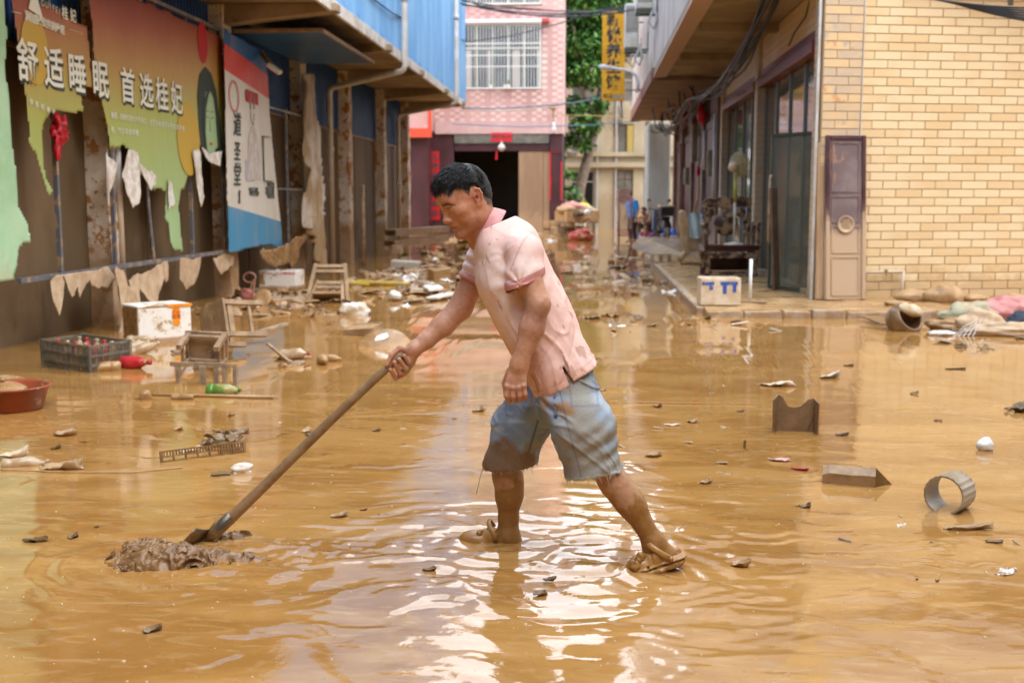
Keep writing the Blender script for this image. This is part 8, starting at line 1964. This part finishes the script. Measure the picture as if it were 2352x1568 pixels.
LF = (tF - hF).length
clog2 = [oval([(cf(.0, 0, -.012), .046, .016), (cf(LF * .6, 0, -.012), .054, .016), (cf(LF, 0, -.012), .045, .016)], lF, .02), ell(cf(LF * .72, 0, .012), (.075, .05, .036), MF, .02), ell(cf(LF * .45, 0, .03), (.04, .05, .034), MF, .02), ell(cf(LF * .38, 0, .075), (.05, .04, .04), MF, .01, 's'), ell(cf(.03, 0, .04), (.06, .036, .04), MF, .01, 's')]
Vc, Fc = polygonise(clog2, .003)
sh2 = mpart_('clog', Vc, Fc, m_clog); sh2['label'] = 'mud-coated clog half sunk under the leading foot'
mk('heel_strap', MB().tube([cf(LF * .36, -.052, .02), cf(LF * .42, -.05, .055), cf(LF * .5, -.025, .085), cf(LF * .5, .025, .085), cf(LF * .42, .05, .05)], .011, 8, flat=.5), m_clog, sh2, smooth=True)
mk('shoe_charm', crumple(MB(), cf(LF * .66, -.028, .045), .014, 8, 7, .6), m_clog, sh2, smooth=True)
# ================================================================== SHOVEL
shv = thing('shovel', 'long-handled steel shovel scooping mud, worn wooden handle', 'shovel', tuple(S_TOE[:2]) + (0,))
m_handle = mat('worn_wood_handle', (.30, .19, .10), (.21, .125, .06), 14, rough=.5, coords='World', bump=.001, bscale=90, spots=[(5, .62, (.14, .09, .055))])
hp_ = [S_END.lerp(S_TOE, t) + Vector((0, 0, .006 * math.sin(t * 5))) for t in np.linspace(0, 1.02, 24)]
cap_ = [S_END - s_dir * .006] + hp_
MB().tube(cap_, [.010] + [.0165 + .008 * t for t in np.linspace(0, 1, 24)], 14).build('handle', m_handle, shv, world=True, smooth=True)
m_blade = mat('muddy_steel_blade', (.10, .085, .06), (.30, .18, .08), 10, rough=.3, metallic=.35, coords='World', bump=.001, bscale=50)
tipB = G(385, 1306, -.14)
fb_ = (tipB - S_TOE).normalized(); lb_ = Vector((fb_.y, -fb_.x, 0)).normalized(); ub_ = lb_.cross(fb_).normalized()
if ub_.z < 0: ub_ = -ub_
MB().tube([S_TOE - s_dir * .10, S_TOE, S_TOE + fb_ * .05], [.026, .027, .022], 12).build('socket', m_blade, shv, world=True, smooth=True)
bl = MB(); nu, nv = 12, 13
for i in range(nu + 1):
    t = i / nu; wid = .115 * (1 - .25 * max(0, t - .7) / .3 - .0) * min(1, .75 + t * 2)
    for j in range(nv + 1):
        s = -1 + 2 * j / nv
        bl.v.append(S_TOE + fb_ * (.015 + t * .29) + lb_ * (s * wid) + ub_ * (.030 * s * s + .055 * (1 - t) ** 2 * 0.6 - .01))
for i in range(nu):
    for j in range(nv): bl.f.append((i * (nv + 1) + j, i * (nv + 1) + j + 1, (i + 1) * (nv + 1) + j + 1, (i + 1) * (nv + 1) + j))
bl.build('blade', m_blade, shv, world=True, smooth=True, solid=.004)
# heap of mud pushed up by the blade
m_lump = mat('thick_mud', (.17, .088, .033), (.26, .145, .06), 9, rough=.16, rough2=.4, bump=.004, bscale=38)
heap = [ell(G(372, 1290, .0), (.12, .11, .042), None, 0), ell(G(325, 1298, -.01), (.11, .10, .04), None, .05), ell(G(415, 1285, .01), (.075, .085, .055), None, .05), ell(G(345, 1266, -.01), (.11, .09, .034), None, .05), ell(G(465, 1295, -.008), (.12, .07, .028), None, .04), ell(G(540, 1288, -.01), (.13, .05, .024), None, .04), ell(G(530, 1240, -.01), (.1, .05, .024), None, .03), ell(G(300, 1285, -.012), (.08, .12, .03), None, .04)]
Vm, Fm = polygonise(heap, .005, post=lambda P, v: v + .06 * np.abs(fbm(P * np.array([15, 11, 12]) + fbm(P * 9, 2, 2)[:, None] * 1.6, 4, 71)) + .012 * fbm(P * 45, 2, 5) - .016)
hl_ = np_mesh('mud_heap', Vm, Fm, m_lump, None, True, None, G(372, 1290)); hl_.location = G(372, 1290)
tag(hl_, 'wet heap of brown mud piling up against the shovel blade', 'mud heap')
# ================================================================== two people at the far end
def far_person(label, loc, rotz, joints, cols, h, shirt_z, trouser_z, name='person', res=.013):
    """joints in metres, figure facing -Y; body one skin, clothes as children"""
    J = {k: Vector(v) for k, v in joints.items()}
    sk = [ell(J['head'], (.085, .1, .118), None, .02), ell(J['head'] + Vector((0, -.085, -.02)), (.02, .03, .03), None, .03), rcone(J['head'] - Vector((0, 0, .07)), J['neck'], .055, .06, .03), oval([(J['neck'] - Vector((0, 0, .05)), .17, .09), ((J['neck'] + J['hip']) / 2, .16, .11), (J['hip'], .16, .12)], (1, 0, 0), .05)]
    for s in 'LR':
        sk += [rcone(J['sh' + s], J['el' + s], .05, .042, .03), rcone(J['el' + s], J['wr' + s], .042, .03, .02), ell(J['ha' + s], (.035, .04, .055), None, .03), rcone(J['hp' + s], J['kn' + s], .085, .06, .04), rcone(J['kn' + s], J['an' + s], .058, .04, .03), rcone(J['an' + s], J['to' + s], .042, .034, .03)]
        for k in range(4): d = (J['ha' + s] - J['wr' + s]).normalized(); o_ = Vector(((k - 1.5) * .017, 0, 0)); sk += [rcone(J['ha' + s] + o_, J['ha' + s] + o_ + d * .085, .011, .009, .006)]
    V, F = polygonise(sk, res, nb=12)
    o = np_mesh(name, V, F, mat('far_skin', (.40, .22, .14), (.34, .18, .11), 8, rough=.5)); o.location = loc; o.rotation_euler = (0, 0, rotz); tag(o, label, 'person')
    def cloth(nm, ops, col, cut=None):
        V, F = polygonise(ops, res, nb=12, post=(lambda P, v: np.maximum(v + .008 * fbm(P * 9, 2, 4), cut(P))) if cut else None); c = np_mesh(nm, V, F, col, o); return c
    if cols.get('shirt'):
        sh = [oval([(J['neck'] - Vector((0, 0, .045)), .19, .105), ((J['neck'] + J['hip']) / 2, .185, .135), (J['hip'] - Vector((0, 0, .05)), .185, .14)], (1, 0, 0), .05)]
        for s in 'LR': sh += [rcone(J['sh' + s], J['sh' + s].lerp(J['el' + s], .75), .068, .066, .04)]
        cloth('shirt', sh, cols['shirt'], lambda P: np.where(P[:, 2] > J['neck'].z + .0, 1, -1))
    tr = [oval([(J['hip'] + Vector((0, 0, .04)), .168, .128), (J['hip'] - Vector((0, 0, .06)), .17, .13)], (1, 0, 0), .05)]
    for s in 'LR':
        tr += [rcone(J['hp' + s], J['kn' + s], .098, .078, .04)]
        if cols.get('long'): tr += [rcone(J['kn' + s], J['an' + s] + Vector((0, 0, .06)), .076, .062, .03)]
    cloth('trousers', tr, cols['trousers'])
    hr_ = [ell(J['head'] + Vector((0, .012, .03)), (.094, .106, .105), None, 0), ell(J['head'] + Vector((0, -.09, -.06)), (.12, .1, .1), None, .02, 's')]
    cloth('hair', hr_, m_hair)
    return o
pA_ = G(1452, 556, .05)
far_person('standing person in a bright blue polo shirt and dark trousers', (pA_.x, pA_.y, .03), R(-50), dict(head=(0, -.16, 1.52), neck=(0, -.05, 1.38), hip=(0, 0, .9), shL=(.19, -.03, 1.33), elL=(.25, 0, 1.04), wrL=(.24, -.06, .82), haL=(.24, -.08, .75), shR=(-.19, -.03, 1.33), elR=(-.24, -.02, 1.05), wrR=(-.22, -.12, .84), haR=(-.22, -.14, .77), hpL=(.09, 0, .86), knL=(.1, -.02, .48), anL=(.1, .02, .08), toL=(.11, -.14, .03), hpR=(-.09, 0, .86), knR=(-.1, -.03, .48), anR=(-.1, .02, .08), toR=(-.11, -.14, .03)),
           dict(shirt=mat('blue_polo', srgb(40, 150, 236), srgb(30, 132, 222), 4, rough=.8), trousers=mat('dark_trousers', (.012, .014, .025), rough=.8), long=True), 1.65, 0, 0)
pB_ = G(1487, 552, .05)
far_person('bare-chested person sitting hunched on a red stool', (pB_.x, pB_.y, .03), R(-35), dict(head=(0, -.28, 1.02), neck=(0, -.15, .88), hip=(0, .08, .45), shL=(.19, -.12, .84), elL=(.24, -.32, .66), wrL=(.08, -.5, .68), haL=(.0, -.52, .68), shR=(-.19, -.12, .84), elR=(-.24, -.32, .66), wrR=(-.08, -.48, .66), haR=(.0, -.5, .64), hpL=(.1, .04, .45), knL=(.17, -.38, .58), anL=(.16, -.4, .1), toL=(.17, -.58, .04), hpR=(-.1, .04, .45), knR=(-.17, -.38, .58), anR=(-.18, -.36, .1), toR=(-.19, -.55, .04)),
           dict(trousers=mat('grey_shorts', (.12, .1, .085), rough=.8)), 1.2, 0, 0)
t = thing('plastic_stool', 'red plastic stool under the seated person', 'stool', (pB_.x + .04, pB_.y + .06, .02), R(-35)); m_rs = mat('bright_red_plastic', srgb(206, 20, 30), rough=.35)
MB().box((0, 0, .34), (.34, .34, .04)).build('seat', m_rs, t, bevel=.015)
for sx in (-1, 1):
    for sy in (-1, 1): MB().bar((sx * .17, sy * .17, 0), (sx * .14, sy * .14, .33), .05).build('leg', m_rs, t)
    MB().box((sx * .15, 0, .2), (.015, .26, .06)).build('brace', m_rs, t)
# ================================================================== foam bubbles and froth on the mud
rb2 = random.Random(77); bub = MB()
for k in range(420):
    x = rb2.uniform(0, 2352); y = rb2.uniform(930, 1568) if k % 3 else rb2.uniform(1080, 1568)
    p = G(x, y); r = rb2.choice([.0022, .003, .004, .0055]) * (1 if rb2.random() < .92 else 1.7)
    z = mud_z(p.x, p.y); bub.lathe([(r, 0), (r * .8, r * .5), (.0001, r * .72)], 7, Matrix.Translation((p.x, p.y, z - r * .1)), cap=False)
o = bub.build('froth_bubbles', mat('froth', (.40, .26, .12), (.50, .36, .2), 200, rough=.12), None, smooth=True); tag(o, 'tiny froth bubbles dotted over the wet mud', 'froth', kind='stuff')
